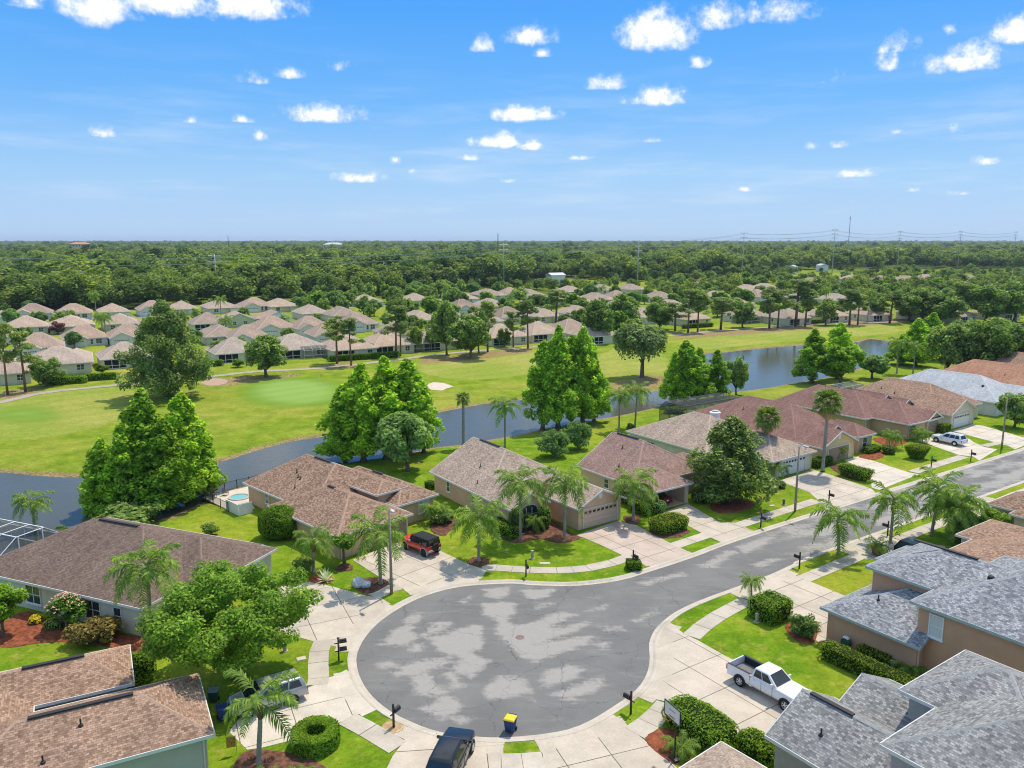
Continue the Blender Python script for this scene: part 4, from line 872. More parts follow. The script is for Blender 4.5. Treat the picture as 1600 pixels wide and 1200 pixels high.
# ------------------------------------------------------------ houses
def ridge_frame(blk):
    a0, a1 = blk['a']; b0, b1 = blk['b']; ze = blk['ze']; s_ = blk['s']; h0, h1 = blk['h']
    if blk.get('r', 'a') == 'a': L0, L1, W0, W1 = a0, a1, b0, b1; f = lambda l, w_, z: (l, w_, z)
    else: L0, L1, W0, W1 = b0, b1, a0, a1; f = lambda l, w_, z: (w_, l, z)
    return L0, L1, W0, W1, ze, s_, h0, h1, f
def roof_mesh(blk, th=0.17, buried=''):
    L0, L1, W0, W1, ze, s_, h0, h1, f = ridge_frame(blk); wm = (W0 + W1) / 2; zr = ze + (W1 - W0) / 2 * s_; roof, cap, fas = MB(), MB(), MB(); sl = math.hypot(1, s_)
    E = [(L0, W0, ze), (L1, W0, ze), (L1, W1, ze), (L0, W1, ze)]; R0, R1 = (L0 + h0, wm, zr), (L1 - h1, wm, zr); flip = blk.get('r', 'a') != 'a'
    def fc(ps, horiz):
        o = ps[0]; uv = []
        for p in ps:
            if horiz == 'L': uv.append((p[0] * 1.0 + 50, abs(p[1] - o[1]) * sl + 10))
            else: k = math.hypot(h0 if p[0] < wm or True else h1, 0); uv.append((p[1] + 90, abs(p[0] - o[0]) * math.hypot(1, (zr - ze) / max(h0 if horiz == '0' else h1, .01)) + 30))
        q = [f(*p) for p in ps]
        if flip: q, uv = q[::-1], uv[::-1]
        roof.face(q, 0, uv); roof.face([(x, y, z - th) for x, y, z in q][::-1], 1)
    fc([E[0], E[1], R1, R0], 'L'); fc([E[2], E[3], R0, R1], 'L')
    if h0 > 0: fc([E[3], E[0], R0], '0')
    if h1 > 0: fc([E[1], E[2], R1], '1')
    rim = [(E[0], E[1]), (E[2], E[3])]; rim += [(E[3], E[0])] if h0 > 0 else [] if buried == '0' else [(R0, E[0]), (E[3], R0)]; rim += [(E[1], E[2])] if h1 > 0 else [] if buried == '1' else [(E[1], R1), (R1, E[2])]
    for p, q in rim:
        p_, q_ = Vector(f(*p)), Vector(f(*q)); d = q_ - p_; n_ = Vector((d.y, -d.x, 0)).normalized() * (-1 if flip else 1); o_ = n_ * 0.035; e = d.normalized() * .03; u = Vector((0, 0, .012)); dn = Vector((0, 0, -th - .03))
        A, B = p_ - e, q_ + e
        fas.add([A - n_ * .02 + u, B - n_ * .02 + u, B + o_ + u, A + o_ + u, A - n_ * .02 + dn, B - n_ * .02 + dn, B + o_ + dn, A + o_ + dn], [(0, 1, 2, 3), (7, 6, 5, 4), (3, 2, 6, 7), (1, 0, 4, 5), (0, 3, 7, 4), (2, 1, 5, 6)])
    segs = [(R0, R1)] + ([(E[0], R0), (E[3], R0)] if h0 > 0 else []) + ([(E[1], R1), (E[2], R1)] if h1 > 0 else [])
    for p, q in segs:
        if (Vector(p) - Vector(q)).length < .2: continue
        P_, Q_ = Vector(f(*p)), Vector(f(*q)); d = (Q_ - P_).normalized(); sx = Vector((-d.y, d.x, 0)).normalized() * .14; dr = Vector((0, 0, -.06)); up = Vector((0, 0, .035)); n_ = max(1, int((Q_ - P_).length / .3))
        for i in range(n_):
            a_, b_ = P_.lerp(Q_, i / n_), P_.lerp(Q_, (i + 1) / n_); lift = Vector((0, 0, .018))
            cap.face([a_ + sx + dr, b_ + sx + dr + lift, b_ + up + lift, a_ + up]); cap.face([a_ + up, b_ + up + lift, b_ - sx + dr + lift, a_ - sx + dr])
    return roof, cap, fas, zr
WIN = {}
def win_mesh(w_, h, kind):
    key = (w_, h, kind)
    if key in WIN: return WIN[key]
    fr, pn = MB(), MB(); t_ = .07
    if kind == 'arch':
        n = 12; hb = h - w_ / 2 * .55; out = [(-w_ / 2, 0)] + [(-w_ / 2 * math.cos(math.pi * i / n), hb + w_ / 2 * .55 * math.sin(math.pi * i / n)) for i in range(n + 1)] + [(w_ / 2, 0)]
        inn = [(x * (1 - 2 * t_ / w_), t_ + z * (1 - 2 * t_ / h)) for x, z in out]; k = len(out)
        fr.add([(x, -.09, z) for x, z in out] + [(x, -.09, z) for x, z in inn] + [(x, 0, z) for x, z in out], [(i, (i + 1) % k, k + (i + 1) % k, k + i) for i in range(k)] + [((i + 1) % k, i, 2 * k + i, 2 * k + (i + 1) % k) for i in range(k)])
        pn.face([(x, -.03, z) for x, z in inn][::-1])
    else:
        for x0, x1, z0, z1 in ((-w_ / 2, w_ / 2, 0, t_), (-w_ / 2, w_ / 2, h - t_, h), (-w_ / 2, -w_ / 2 + t_, t_, h - t_), (w_ / 2 - t_, w_ / 2, t_, h - t_)): fr.box(x0, -.09, z0, x1, 0, z1)
        fr.box(-w_ / 2 - .06, -.14, -.09, w_ / 2 + .06, 0, 0); pn.box(-w_ / 2 + t_, -.035, t_, w_ / 2 - t_, -.002, h - t_)
    fr.box(-w_ / 2 + t_, -.065, h * .5 - .03, w_ / 2 - t_, -.036, h * .5 + .03)
    for i in range(1, max(1, round(w_ / .9))): x = -w_ / 2 + w_ * i / max(1, round(w_ / .9)); fr.box(x - .035, -.07, t_, x + .035, -.037, h - t_ - (.3 if kind == 'arch' else 0))
    WIN[key] = (fr.mesh('window', WHITE), pn.mesh('pane', PANE_B if kind == 'blind' else PANE)); return WIN[key]
GD = {}
def gdoor_mesh(w_, h, mat_, lites):
    key = (w_, h, mat_.name, lites)
    if key in GD: return GD[key]
    d = MB(); rows = 4; g_ = .018
    d.box(-w_ / 2, -.01, 0, w_ / 2, 0, h)
    for r_ in range(rows):
        z0, z1 = h * r_ / rows + g_, h * (r_ + 1) / rows - g_; nn = max(2, round(w_ / 1.2))
        d.box(-w_ / 2 + .01, -.05, z0, w_ / 2 - .01, -.011, z1)
        for i in range(nn): x0, x1 = -w_ / 2 + w_ * i / nn + .1, -w_ / 2 + w_ * (i + 1) / nn - .1; d.box(x0, -.066, z0 + .09, x1, -.051, z1 - .09)
    l = MB().box(-.2, -.075, h * .79, .2, -.067, h * .79 + .26)
    f_ = MB(); f_.box(-w_ / 2 - .14, -.1, 0, -w_ / 2 - .002, 0, h + .14); f_.box(w_ / 2 + .002, -.1, 0, w_ / 2 + .14, 0, h + .14); f_.box(-w_ / 2, -.1, h + .002, w_ / 2, 0, h + .14)
    GD[key] = (d.mesh('garage_door', mat_), l.mesh('door_lite', PANE) if lites else None, f_.mesh('door_frame', TRIM)); return GD[key]
FACE = {'-a': (-R(90)), '+a': R(90), '-b': 0.0, '+b': R(180)}
def house(name, label, o, ax, blocks, wall, roofm, gut=None, wins=(), doors=(), vents=(), group=None, cat='house', inset=.45, capm=None, front='-'):
    """blocks: eave rectangles in the house frame (a: depth axis, b: along the street)"""
    H_ = thing(name, label, cat, (o[0], o[1], 0), R(ax), group); gut = gut or GUTTER; faces = {}
    for i, bk in enumerate(blocks):
        bk.setdefault('ze', 2.6); bk.setdefault('s', .5); bk['ze'] += .007 * i; rf, cp_, fs_, zr = roof_mesh(bk, buried=('0' if front == '+' else '1' if i else '')); r_ = rf.ob('roof', [bk.get('m', roofm), TRIM], H_); cp_.ob('ridge_cap', CAPS[bk.get('m', roofm).name], r_); fs_.ob('gutter', gut, r_)
        ins = inset + .005 * i; (a0, a1), (b0, b1) = bk['a'], bk['b']; ze = bk['ze']; z1 = ze + ins * bk['s'] - .2; wl = MB(); wm_ = bk.get('w', wall); z0 = bk.get('z0', 0) - .04
        x0, x1, y0, y1 = a0 + ins, a1 - ins, b0 + ins, b1 - ins; faces[i] = {'-a': x0, '+a': x1, '-b': y0, '+b': y1}
        if bk.get('open'):
            ow, oh, oc = bk['open']; t_ = .2
            wl.box(x0 + .02, y0, z0, x1, y0 + t_, z1); wl.box(x0 + .02, y1 - t_, z0, x1, y1, z1); wl.box(x1 - t_, y0 + t_, z0, x1 - .01, y1 - t_, z1)
            wl.box(x0, y0 + .01, z0, x0 + t_, oc - ow / 2, z1); wl.box(x0, oc + ow / 2, z0, x0 + t_, y1 - .01, z1); wl.box(x0 + .01, oc - ow / 2, oh, x0 + t_ - .01, oc + ow / 2, z1 - .01); wl.box(x0 + t_, y0 + t_, z1 - .12, x1 - t_, y1 - t_, z1 - .02); wl.box(x0 + .1, y0 + t_, .0, x1 - t_, y1 - t_, .04)
        else: wl.box(x0, y0, z0, x1, y1, z1)
        L0, L1, W0, W1, ze_, s_, h0, h1, f = ridge_frame(bk); wmid = (W0 + W1) / 2
        for hh, l0, l1 in ((h0, L0 + ins - .004, L0 + ins + .3), (h1, L1 - ins - .3, L1 - ins + .004)):
            if hh == 0:
                q = [(W0 + ins, z1 - .02), (W1 - ins, z1 - .02), (wmid, zr - .21)]
                vs = [f(l0, w_, z) for w_, z in q] + [f(l1, w_, z) for w_, z in q]; fcs = [(0, 2, 1), (3, 4, 5), (0, 1, 4, 3), (1, 2, 5, 4), (2, 0, 3, 5)]
                wl.add(vs, [c[::-1] for c in fcs] if bk.get('r', 'a') == 'a' else fcs)
        wl.ob('wall', wm_, H_)
        if i < 2 and not group and label:
            for sx, sy in ((x0 - .1, y0 + .12), (x0 - .1, y1 - .22), (x1 + .01, y0 + .12), (x1 + .01, y1 - .22)): MB().box(sx, sy, 0, sx + .09, sy + .09, z1 - .05).ob('downspout', TRIM, H_)
        if bk.get('gv'):   # oval gable vent
            e = bk['gv']; lx = L0 + ins - .012 if e == '0' else L1 - ins + .012; px_ = f(lx, wmid, zr - (zr - ze) * .45)
            MB().lathe([(.3, 0), (.3, .05), (.2, .06), (0, .05)], 14, M=Matrix.Rotation(R(-90 if e == '0' else 90), 4, 'Y') if bk.get('r', 'a') == 'a' else Matrix.Rotation(R(90 if e == '0' else -90), 4, 'X')).ob('gable_vent', WHITE, H_, loc=px_, sc=(1, 1, 1.5))
    for (i, fc_, along, z0, w_, h, kind) in wins:
        v = faces[i][fc_]; fr, pn = win_mesh(w_, h, kind); loc_ = (v, along, z0) if fc_[1] == 'a' else (along, v, z0)
        n_ = {'-a': (-1, 0), '+a': (1, 0), '-b': (0, -1), '+b': (0, 1)}[fc_]; wo_ = ob('window', fr, H_, loc=(loc_[0] + n_[0] * .004, loc_[1] + n_[1] * .004, z0), rot=(0, 0, FACE[fc_])); ob('pane', pn, wo_)
    for (i, fc_, along, w_, h, m_, lites) in doors:
        v = faces[i][fc_]; d_, l_, f_ = gdoor_mesh(w_, h, m_, lites); n_ = {'-a': (-1, 0), '+a': (1, 0), '-b': (0, -1), '+b': (0, 1)}[fc_]; loc_ = (v + n_[0] * .004, along, .03) if fc_[1] == 'a' else (along, v + n_[1] * .004, .03)
        do = ob('garage_door', d_, H_, loc=loc_, rot=(0, 0, FACE[fc_])); ob('door_frame', f_, do)
        if l_:
            n = max(4, round(w_ / .6))
            for k in range(n): ob('door_lite', l_, do, loc=(-w_ / 2 + w_ * (k + .5) / n, 0, 0))
    for (i, a_, b_, kind) in vents:
        bk = blocks[i]; L0, L1, W0, W1, ze, s_, h0, h1, f = ridge_frame(bk); l_, w_ = (a_, b_) if bk.get('r', 'a') == 'a' else (b_, a_); z = ze + min(w_ - W0, W1 - w_) * s_; zr = ze + (W1 - W0) / 2 * s_
        if h0: z = min(z, ze + (l_ - L0) / h0 * (zr - ze))
        if h1: z = min(z, ze + (L1 - l_) / h1 * (zr - ze))
        if kind == 'pipe': MB().tube([(0, 0, -.1), (0, 0, .42)], .05, 8).lathe([(.16, -.05), (.12, .06), (.05, .08)], 10).ob('vent_pipe', VENT, H_, loc=(a_, b_, z))
        elif kind == 'cap': MB().lathe([(.24, -.1), (.24, .1), (.2, .2), (.08, .26), (0, .27)], 12).ob('roof_vent', VENT, H_, loc=(a_, b_, z))
        else:
            L_ = kind; q = (L_ / 2, .15) if bk.get('r', 'a') == 'a' else (.15, L_ / 2); MB().box(-q[0], -q[1], -.03, q[0], q[1], .075).ob('ridge_vent', VENT, H_, loc=(a_, b_, zr + .01))
    return H_, faces
B_ = lambda a, b, h=(0, 0), **k: dict(a=a, b=b, h=h, **k)

# C: brown hip roof beside the red off-roader
house('bungalow', 'tan stucco bungalow with mottled brown hip roof and arched entry behind the red off-roader', (-32.64, 92.49), 136,
    [B_((-15, 0), (-12.6, 0), (4.5, 4.4), s=.5), B_((-23.6, -10), (-7.3, 2.3), (4.8, 4.8), s=.48), B_((-20.5, -6), (-13.6, -7.6), (3.0, 3.0), s=.55), B_((-18.6, -9), (-10.6, -6.2), (1.9, 1.9), ze=3.75, s=.42)],
    STUCCO, SH_BROWN, wins=[(0, '+b', -5, 1.0, .8, 1.3, 'sash'), (0, '+b', -9.5, .9, 1.2, 1.3, 'blind'), (2, '-a', -11.6, .8, 1.5, 1.5, 'blind'), (0, '+b', -12.5, .2, 1.6, 2.0, 'sash')],
    doors=[(1, '-a', -4.2, 4.9, 2.15, GDOOR_B, False)], vents=[(0, -6.5, -3.6, 'pipe'), (0, -7.6, -3.1, 'pipe'), (0, -8.2, -3.0, 'pipe'), (0, -9, -1.8, 'pipe'), (0, -8, -6.3, 3.4), (2, -13, -10.6, 2.0), (1, -15.5, -2.5, 1.2)])
# D: tan gable roof, twin gables, tan garage door
house('bungalow', 'tan stucco bungalow with taupe gable roof and arched front window behind three tall palms', (-10.48, 97.15), 125,
    [B_((-13, 0), (-13.2, 0), (5.5, 0), s=.54), B_((-18.2, -5), (-5.35, .02), (0, 0), s=.55, gv='0'), B_((-22.1, -7), (-13.26, -6.1), (0, 0), s=.46, gv='0'), B_((-15.6, -8), (-8.2, -4.4), (0, 0), ze=3.15, s=.55)],
    plain('stucco_rosy_tan', (0.58, 0.38, 0.24), 0.9, spec=.2, var=.07, scale=.8, bmp=.25, bs=30), SH_TAN,
    wins=[(0, '+b', -4.0, .9, .8, 1.3, 'sash'), (0, '+b', -9.8, .9, .9, 1.3, 'sash'), (1, '-a', -2.65, .35, 2.3, 2.35, 'arch')], doors=[(2, '-a', -9.7, 4.9, 2.15, GDOOR, True)],
    vents=[(0, -7, -3.2, 'pipe'), (0, -9.5, -1.2, 'pipe'), (0, -4, -6.6, 4.5)])
# E: red-brown roof, open garage
house('bungalow', 'tan stucco bungalow with rosy brown roof and open garage holding a dark red car', (8.35, 99.82), 125,
    [B_((-10.8, 0), (-12.6, 0), (5, 0), s=.58), B_((-13.9, -3), (-7.0, -.1), (3.4, 0), s=.5, open=(4.9, 2.25, -3.55)), B_((-9.4, -3), (-11.4, -7.4), (2.0, 0), ze=3.5, s=.5), B_((-12.2, -4), (-15.5, -11.5), (2, 2), s=.5)],
    STUCCO_B, shingle('shingle_rose', (0.18, 0.115, 0.095), (0.23, 0.15, 0.126), (0.28, 0.19, 0.16)), wins=[(0, '+b', -5.5, .9, .9, 1.2, 'sash')], vents=[(0, -4, -4.4, 'pipe'), (0, -6.2, -1.8, 'pipe'), (0, -3, -6.3, 4.0)])
# F: tan roof with white garage behind the magnolia
house('bungalow', 'cream bungalow with dusty tan hip roof and wide white garage behind the magnolia', (17.51, 118.92), 125,
    [B_((-16, 0), (-15, 0), (6, 6.8), s=.44), B_((-24, -8), (-13.7, -3.9), (4.5, 4.5), s=.45)], STUCCO_Y, SH_TAN,
    wins=[(0, '+b', -5, 1.2, 1.6, .7, 'sash'), (0, '+b', -12, 1.2, 1.2, .7, 'sash')], doors=[(1, '-a', -8.8, 5.6, 2.15, GDOOR_W, True)], vents=[(1, -15, -10, 'pipe')])
# G: red roof with turret bay
house('bungalow', 'tan bungalow with plain dark red roof, small turret bay and yellow garage gable', (36.13, 135.17), 125,
    [B_((-22, 0), (-5.7, 9.1), (6.5, 7.2), s=.5), B_((-26.5, -12), (.45, 9.15), (0, 4), s=.46, gv='0', w=plain('stucco_butter', (.55, .42, .21), .9, var=.06, spec=.2)), B_((-25.6, -18), (-5.75, -1.0), (2.3, 2.3), s=.6), B_((-22.5, -14), (-1.6, 1.0), (0, 0), ze=3.2, s=.6)],
    STUCCO, SH_RED, wins=[(2, '-a', -3.3, .5, 1.2, 1.7, 'arch'), (2, '-b', -23.6, .5, 1.2, 1.7, 'arch')], doors=[(1, '-a', 4.8, 4.9, 2.15, GDOOR_B, False)], vents=[(0, -9, 5, 'pipe')])
# H: red roof with dormer gables, olive walls
house('bungalow', 'olive brown bungalow with red hip roof and two little dormer gables beside the white SUV', (59.12, 128.99), 125,
    [B_((-1, 17.4), (-10, 2), (6, 5.2), s=.53), B_((-7.3, 5), (-9.95, .03), (4.9, 4.9), s=.5), B_((-7.5, 0), (-9.98, -5.2), (0, 0), s=.52, gv='0'), B_((2.2, 9), (-11.4, -8.4), (0, 0), ze=4.0, s=.6, gv='0'), B_((-.5, 6), (-14.2, -9.8), (0, 2), ze=3.0, s=.55)],
    STUCCO_OL, SH_RED, doors=[(2, '-a', -7.6, 3.2, 2.15, GDOOR_B, False)])
# I
house('bungalow', 'cream bungalow with brown roof and wide white garage under a white gable', (73.75, 129.85), 125,
    [B_((3, 21.5), (-15, -.05), (5, 6), s=.47), B_((0, 9), (-9, .03), (0, 0), s=.5), B_((2, 7), (-14.9, -9.5), (2.4, 2.4), s=.5)], STUCCO_Y, SH_BROWN2, doors=[(1, '-a', -4.2, 5.2, 2.2, GDOOR_W, True)], vents=[(0, 15, -4, 'pipe'), (0, 12, -3.2, 'pipe'), (0, 9, -4.5, 'pipe'), (0, 13, -2, 'pipe')])
# J
house('bungalow', 'white bungalow with pale grey shingle roof between the brown and orange roofs', (73.75, 129.85), 125,
    [B_((.4, 23), (-31, -17), (6.5, 6.5), s=.5), B_((-3.5, 7), (-31.03, -23), (3.6, 0), s=.5)], STUCCO_W, SH_LGREY, wins=[(0, '-a', -19.8, .8, 1.8, 1.4, 'sash')], doors=[(1, '-a', -27, 4.9, 2.15, GDOOR_W, False)], vents=[(0, 5, -21, 'cap')])
house('bungalow', 'bungalow with orange brown hip roof beside the grey shingle roof', (73.75, 129.85), 125, [B_((.2, 23.5), (-50, -35.5), (6.5, 6.5), s=.52), B_((-3.5, 8), (-50.03, -41.5), (4, 0), s=.5)], STUCCO_B, SH_ORANGE, doors=[(1, '-a', -45.8, 4.9, 2.15, GDOOR_W, False)], vents=[(0, 9, -39, 'pipe')])
house('bungalow', 'bungalow with dark rosy roof beyond the orange brown roof', (73.75, 129.85), 125, [B_((.2, 23), (-69, -54), (6.5, 6.5), s=.52), B_((3, 12), (-63, -57), (0, 0), ze=4.2, s=.5)], STUCCO_B, SH_BROWN2)
# K: two storeys, blue grey shingles, brown stucco
hK, fK = house('two_storey_house', 'brown stucco two storey house with mottled blue grey shingle roofs', (24.61, 58.82), 125, front='+', blocks=
    [B_((-7.9, .15), (-9.5, 0), (0, 4.6), s=.44, ze=2.8), B_((-12, -.9), (-12.6, -4.2), (0, 4.1), s=.42, ze=5.6), B_((-22, -6.4), (-15.5, -.9), (6.5, 6.5), s=.44, ze=5.62), B_((-8, 3.1), (-18.0, -12.7), (0, 2.6), s=.5, ze=2.8)],
    wall=STUCCO_BR, roofm=SH_GREY, gut=GUTTER_D, wins=[(2, '+b', -8.2, 3.35, 1.05, 1.75, 'blind'), (2, '+b', -12.4, .7, 1.0, 1.3, 'blind')], doors=[(0, '+a', -4.8, 4.9, 2.15, GDOOR_B, False)], vents=[(0, -3.1, -2.6, 'pipe'), (2, -9.5, -6.0, 'cap'), (1, -5, -8.4, 5.0)])
# L: grey roofs at the lower right
house('two_storey_house', 'grey walled house with speckled grey gable garage roof beside the white pickup', (14.95, 42.46), 125, front='+', blocks=
    [B_((-10, 0), (-6.9, 0), (0, 0), s=.52, ze=2.7), B_((-9.5, -.9), (-11.8, -5.0), (0, 0), s=.46, ze=2.72), B_((-20, -6.4), (-12.2, -.85), (5.2, 5.2), s=.42, ze=5.4), B_((-12, -4.2), (-14.6, -6.6), (3.6, 3.6), s=.44, ze=5.42)],
    wall=plain('stucco_grey', (.3, .295, .28), .9, var=.06, spec=.2, bmp=.2, bs=30), roofm=SH_GREY2, gut=plain('gutter_pale', (.6, .61, .6), .4, var=.06), wins=[(2, '+b', -9.0, 3.4, 1.2, 1.4, 'blind')], doors=[(0, '+a', -3.45, 4.9, 2.15, GDOOR_W, False)], vents=[(0, -2.6, -1.6, 'pipe'), (2, -10.2, -9.6, 'cap'), (2, -12.5, -5.2, 'cap'), (0, -2.0, -3.45, 2.8)])
# M: tan roof at the bottom edge
house('bungalow', 'low tan shingle hip roof poking up beside the oval hedge and basketball hoop', (12.25, 42.0), 129, [B_((-13, 0), (0, 9), (4.5, 4.5), s=.42, ze=2.6)], STUCCO_B, SH_TAN, inset=.4)
# N: brown roofs beyond K
house('bungalow', 'bungalow with bumpy reddish brown shingle roof beside the blue grey house', (24.61, 58.82), 125, [B_((-16, .6), (-33, -19.6), (6, 6), s=.26, ze=2.6), B_((-8, 2.2), (-33.03, -25.5), (3, 3.5), s=.34, ze=2.6)], STUCCO_B, SH_BROWN2, doors=[(1, '+a', -29.5, 4.6, 2.1, GDOOR_W, False)])
house('bungalow', 'bungalow with chestnut shingle roof next to pale flowering shrubs', (24.61, 58.82), 125, [B_((-16, 2), (-50, -36.5), (6, 6), s=.42, ze=2.6), B_((-4, 5), (-45, -38), (0, 3), s=.45, ze=2.6)], STUCCO_B, SH_BROWN, doors=[(1, '+a', -41.5, 4.6, 2.1, GDOOR_W, False)])
# A: brown courtyard roof at the lower left
house('bungalow', 'sage walled bungalow with rosy brown courtyard roof beside the grey van', (-17.63, 42.59), 118,
    [B_((0, 7.6), (0, 14), (3.8, 3.8), s=.45, ze=2.7, r='b'), B_((8.3, 14), (3.9, 18), (2.85, 2.85), s=.45, ze=2.7, r='b'), B_((0.02, 13.95), (9.6, 22), (6, 6), s=.45, ze=2.7, r='a')],
    STUCCO_GR, SH_BROWN2, wins=[(0, '-a', 4.4, .5, .9, .9, 'blind')], doors=[(0, '-b', 3.8, 4.9, 2.15, GDOOR_W, False)], vents=[(0, 3.8, 6.8, 5.5), (1, 11.15, 8.5, 3.6), (0, 2.6, 6.9, 'pipe'), (0, 1.0, 8.8, 'pipe'), (2, 3.4, 13, 'pipe'), (2, 5, 16, 'cap')])
# B: umber hip roof behind the oak
house('bungalow', 'sand stucco bungalow with plain umber hip roof and white pool cage', (-44.54, 64.94), 67.8,
    [B_((0, 14.6), (-16.3, 4.2), (7.2, 7.3), s=.45, ze=2.7, r='b'), B_((4.5, 14.4), (-18.2, -9), (4.6, 4.6), s=.45, ze=2.7, r='b')],
    plain('stucco_ivory', (.66, .6, .46), .9, spec=.2, var=.06, scale=.8, bmp=.2, bs=30), SH_UMBER, wins=[(0, '-a', -3.4, .6, 1.8, 1.7, 'sash'), (0, '-a', -10.4, .5, 1.8, 1.7, 'sash'), (0, '-a', -13.2, .5, .9, 1.6, 'sash')], doors=[(1, '-b', 10, 4.9, 2.15, GDOOR_W, False)], vents=[(0, 7.3, -6.2, 4.8)])
# white gutters as downspouts on a few corners
def downspout(o, ax, a_, b_, h, m_):
    ca, sa = math.cos(R(ax)), math.sin(R(ax)); x, y = o[0] + a_ * ca - b_ * sa, o[1] + a_ * sa + b_ * ca
    return (x, y)

# ------------------------------------------------------------ pool cages
def cage(label, o, ax, a, b, h0, h1, mat_, bay=2.2, name='pool_cage', rise=1.2, group=None):
    """screen enclosure: posts, sloping shoulders and a flat top of slim bars with mesh panels"""
    H_ = thing(name, label, 'pool cage', (o[0], o[1], 0), R(ax), group); (a0, a1), (b0, b1) = a, b; r_ = .045
    nb = max(2, round((b1 - b0) / bay)); na = max(2, round((a1 - a0) / bay))
    for i in range(nb + 1):
        y = b0 + (b1 - b0) * i / nb
        MB().tube([(a0, y, 0), (a0, y, h0), (a0 + rise, y, h1), (a1 - rise, y, h1), (a1, y, h0), (a1, y, 0)], r_, 4).ob('frame_rib', mat_, H_)
    for x, z in ((a0, h0), (a0 + rise, h1), (a1 - rise, h1), (a1, h0), (a0, h0 * .45), (a1, h0 * .45)): MB().box(x - r_, b0, z - r_, x + r_, b1, z + r_).ob('purlin', mat_, H_)
    for y in (b0, b1):
        for i in range(1, na):
            x = a0 + (a1 - a0) * i / na; MB().box(x - r_, y - r_, 0, x + r_, y + r_, h1 - .02).ob('post', mat_, H_)
        MB().box(a0, y - r_ * .9, h0 - r_, a1, y + r_ * .9, h0 + r_).ob('rail', mat_, H_)
    scr = MB(); q = [(a0, 0), (a0, h0), (a0 + rise, h1), (a1 - rise, h1), (a1, h0), (a1, 0)]
    for (x0, z0), (x1, z1) in zip(q, q[1:]): scr.face([(x0, b0, z0), (x1, b0, z1), (x1, b1, z1), (x0, b1, z0)])
    scr.face([(x, b0, z) for x, z in q]); scr.face([(x, b1, z) for x, z in q][::-1]); scr.ob('screen_mesh', SCREEN, H_); return H_
m, t, b = newmat('screen_mesh'); tr = t.node('ShaderNodeBsdfTransparent', {0: (.78, .79, .8, 1)}); b.inputs['Base Color'].default_value = (.16, .17, .17, 1); b.inputs['Roughness'].default_value = .9
mx = t.node('ShaderNodeMixShader', {0: .22, 1: tr.outputs[0], 2: b.outputs[0]}); t.l.new(mx.outputs[0], t.n['Material Output'].inputs[0]); SCREEN = m
cage('white framed screened pool cage beside the umber roof', (-44.54, 64.94), 67.8, (2.2, 9.6), (3.9, 12), 2.5, 4.1, WHITE, rise=2.3)
cage('dark bronze screened pool cage behind the plain red roof', (36.13, 135.17), 125, (.3, 7.5), (-7, 7), 2.5, 3.6, plain('bronze_frame', (.11, .1, .095), .5))
cage('small grey framed screen cage behind the brown roof', (73.75, 129.85), 125, (21.7, 27), (-11, -3), 2.4, 3.4, plain('grey_frame', (.45, .46, .47), .5))
# ------------------------------------------------------------ vehicles
def paint(name, c, rough=0.25, metal=0.0):
    m, t, b = newmat(name); b.inputs['Base Color'].default_value = (*c, 1); b.inputs['Roughness'].default_value = rough; b.inputs['Metallic'].default_value = metal; b.inputs['Coat Weight'].default_value = 0.6; b.inputs['Coat Roughness'].default_value = 0.06
    return m
CARGLASS = glass('car_glass', (0.015, 0.02, 0.024), 0.04); PLASTIC = plain('black_plastic', (.02, .02, .021), .6); LAMP_R = plain('tail_lamp', (.35, .012, .012), .2); LAMP_W = plain('head_lamp', (.7, .72, .74), .12)
def bevel(o, w_=0.04, seg=2, ang=25):
    bm = bmesh.new(); bm.from_mesh(o.data); bmesh.ops.recalc_face_normals(bm, faces=bm.faces[:]); bm.to_mesh(o.data); bm.free()
    md = o.modifiers.new('bevel', 'BEVEL'); md.width = w_; md.segments = seg; md.limit_method = 'ANGLE'; md.angle_limit = R(ang); o.data.polygons.foreach_set('use_smooth', [True] * len(o.data.polygons)); return o
WH = {}
def wheel(parent, x, y, r, w_, spokes=6, rimm=None, side=1):
    key = (r, w_, spokes, (rimm or ALLOY).name)
    if key not in WH:
        M_ = Matrix.Rotation(R(-90), 4, 'X'); ty = MB().lathe([(r * .62, -w_ / 2 + .02), (r * .9, -w_ / 2), (r, -w_ / 2 + .05), (r, w_ / 2 - .05), (r * .9, w_ / 2), (r * .62, w_ / 2 - .02)], 24, M=M_).mesh('tyre', RUBBER, True)
        rm = MB(); rm.lathe([(r * .64, w_ / 2 - .02), (r * .6, w_ / 2 + .005), (r * .54, w_ / 2 - .03), (r * .5, w_ / 2 - .09), (0, w_ / 2 - .1)], 24, M=M_); rm.lathe([(r * .16, w_ / 2 - .1), (r * .15, w_ / 2 - .01), (0, w_ / 2)], 12, M=M_)
        for i in range(spokes): rm.box(-.035, w_ / 2 - .09, r * .1, .035, w_ / 2 - .012, r * .56, M=Matrix.Rotation(2 * math.pi * i / spokes, 4, 'Y'))
        WH[key] = (ty, rm.mesh('rim', rimm or ALLOY))
    e = ob('wheel', WH[key][0], parent, loc=(x, y, r), rot=(0, 0, 0 if side > 0 else math.pi)); ob('rim', WH[key][1], e); return e
def quadpanel(c, u0, u1, v0, v1, off):
    """panel on a bilinear face c=[bl, br, tr, tl]"""
    c = [Vector(p) for p in c]; P = lambda u, v: (c[0].lerp(c[1], u)).lerp(c[3].lerp(c[2], u), v); q = [P(u0, v0), P(u1, v0), P(u1, v1), P(u0, v1)]; n_ = (q[3] - q[0]).cross(q[1] - q[0]).normalized(); mb = MB()
    top = [p + n_ * off for p in q]; bot = [p - n_ * .01 for p in q]; mb.add(top + bot, [(3, 2, 1, 0)] + [(i, (i + 1) % 4, 4 + (i + 1) % 4, 4 + i) for i in range(4)]); return mb
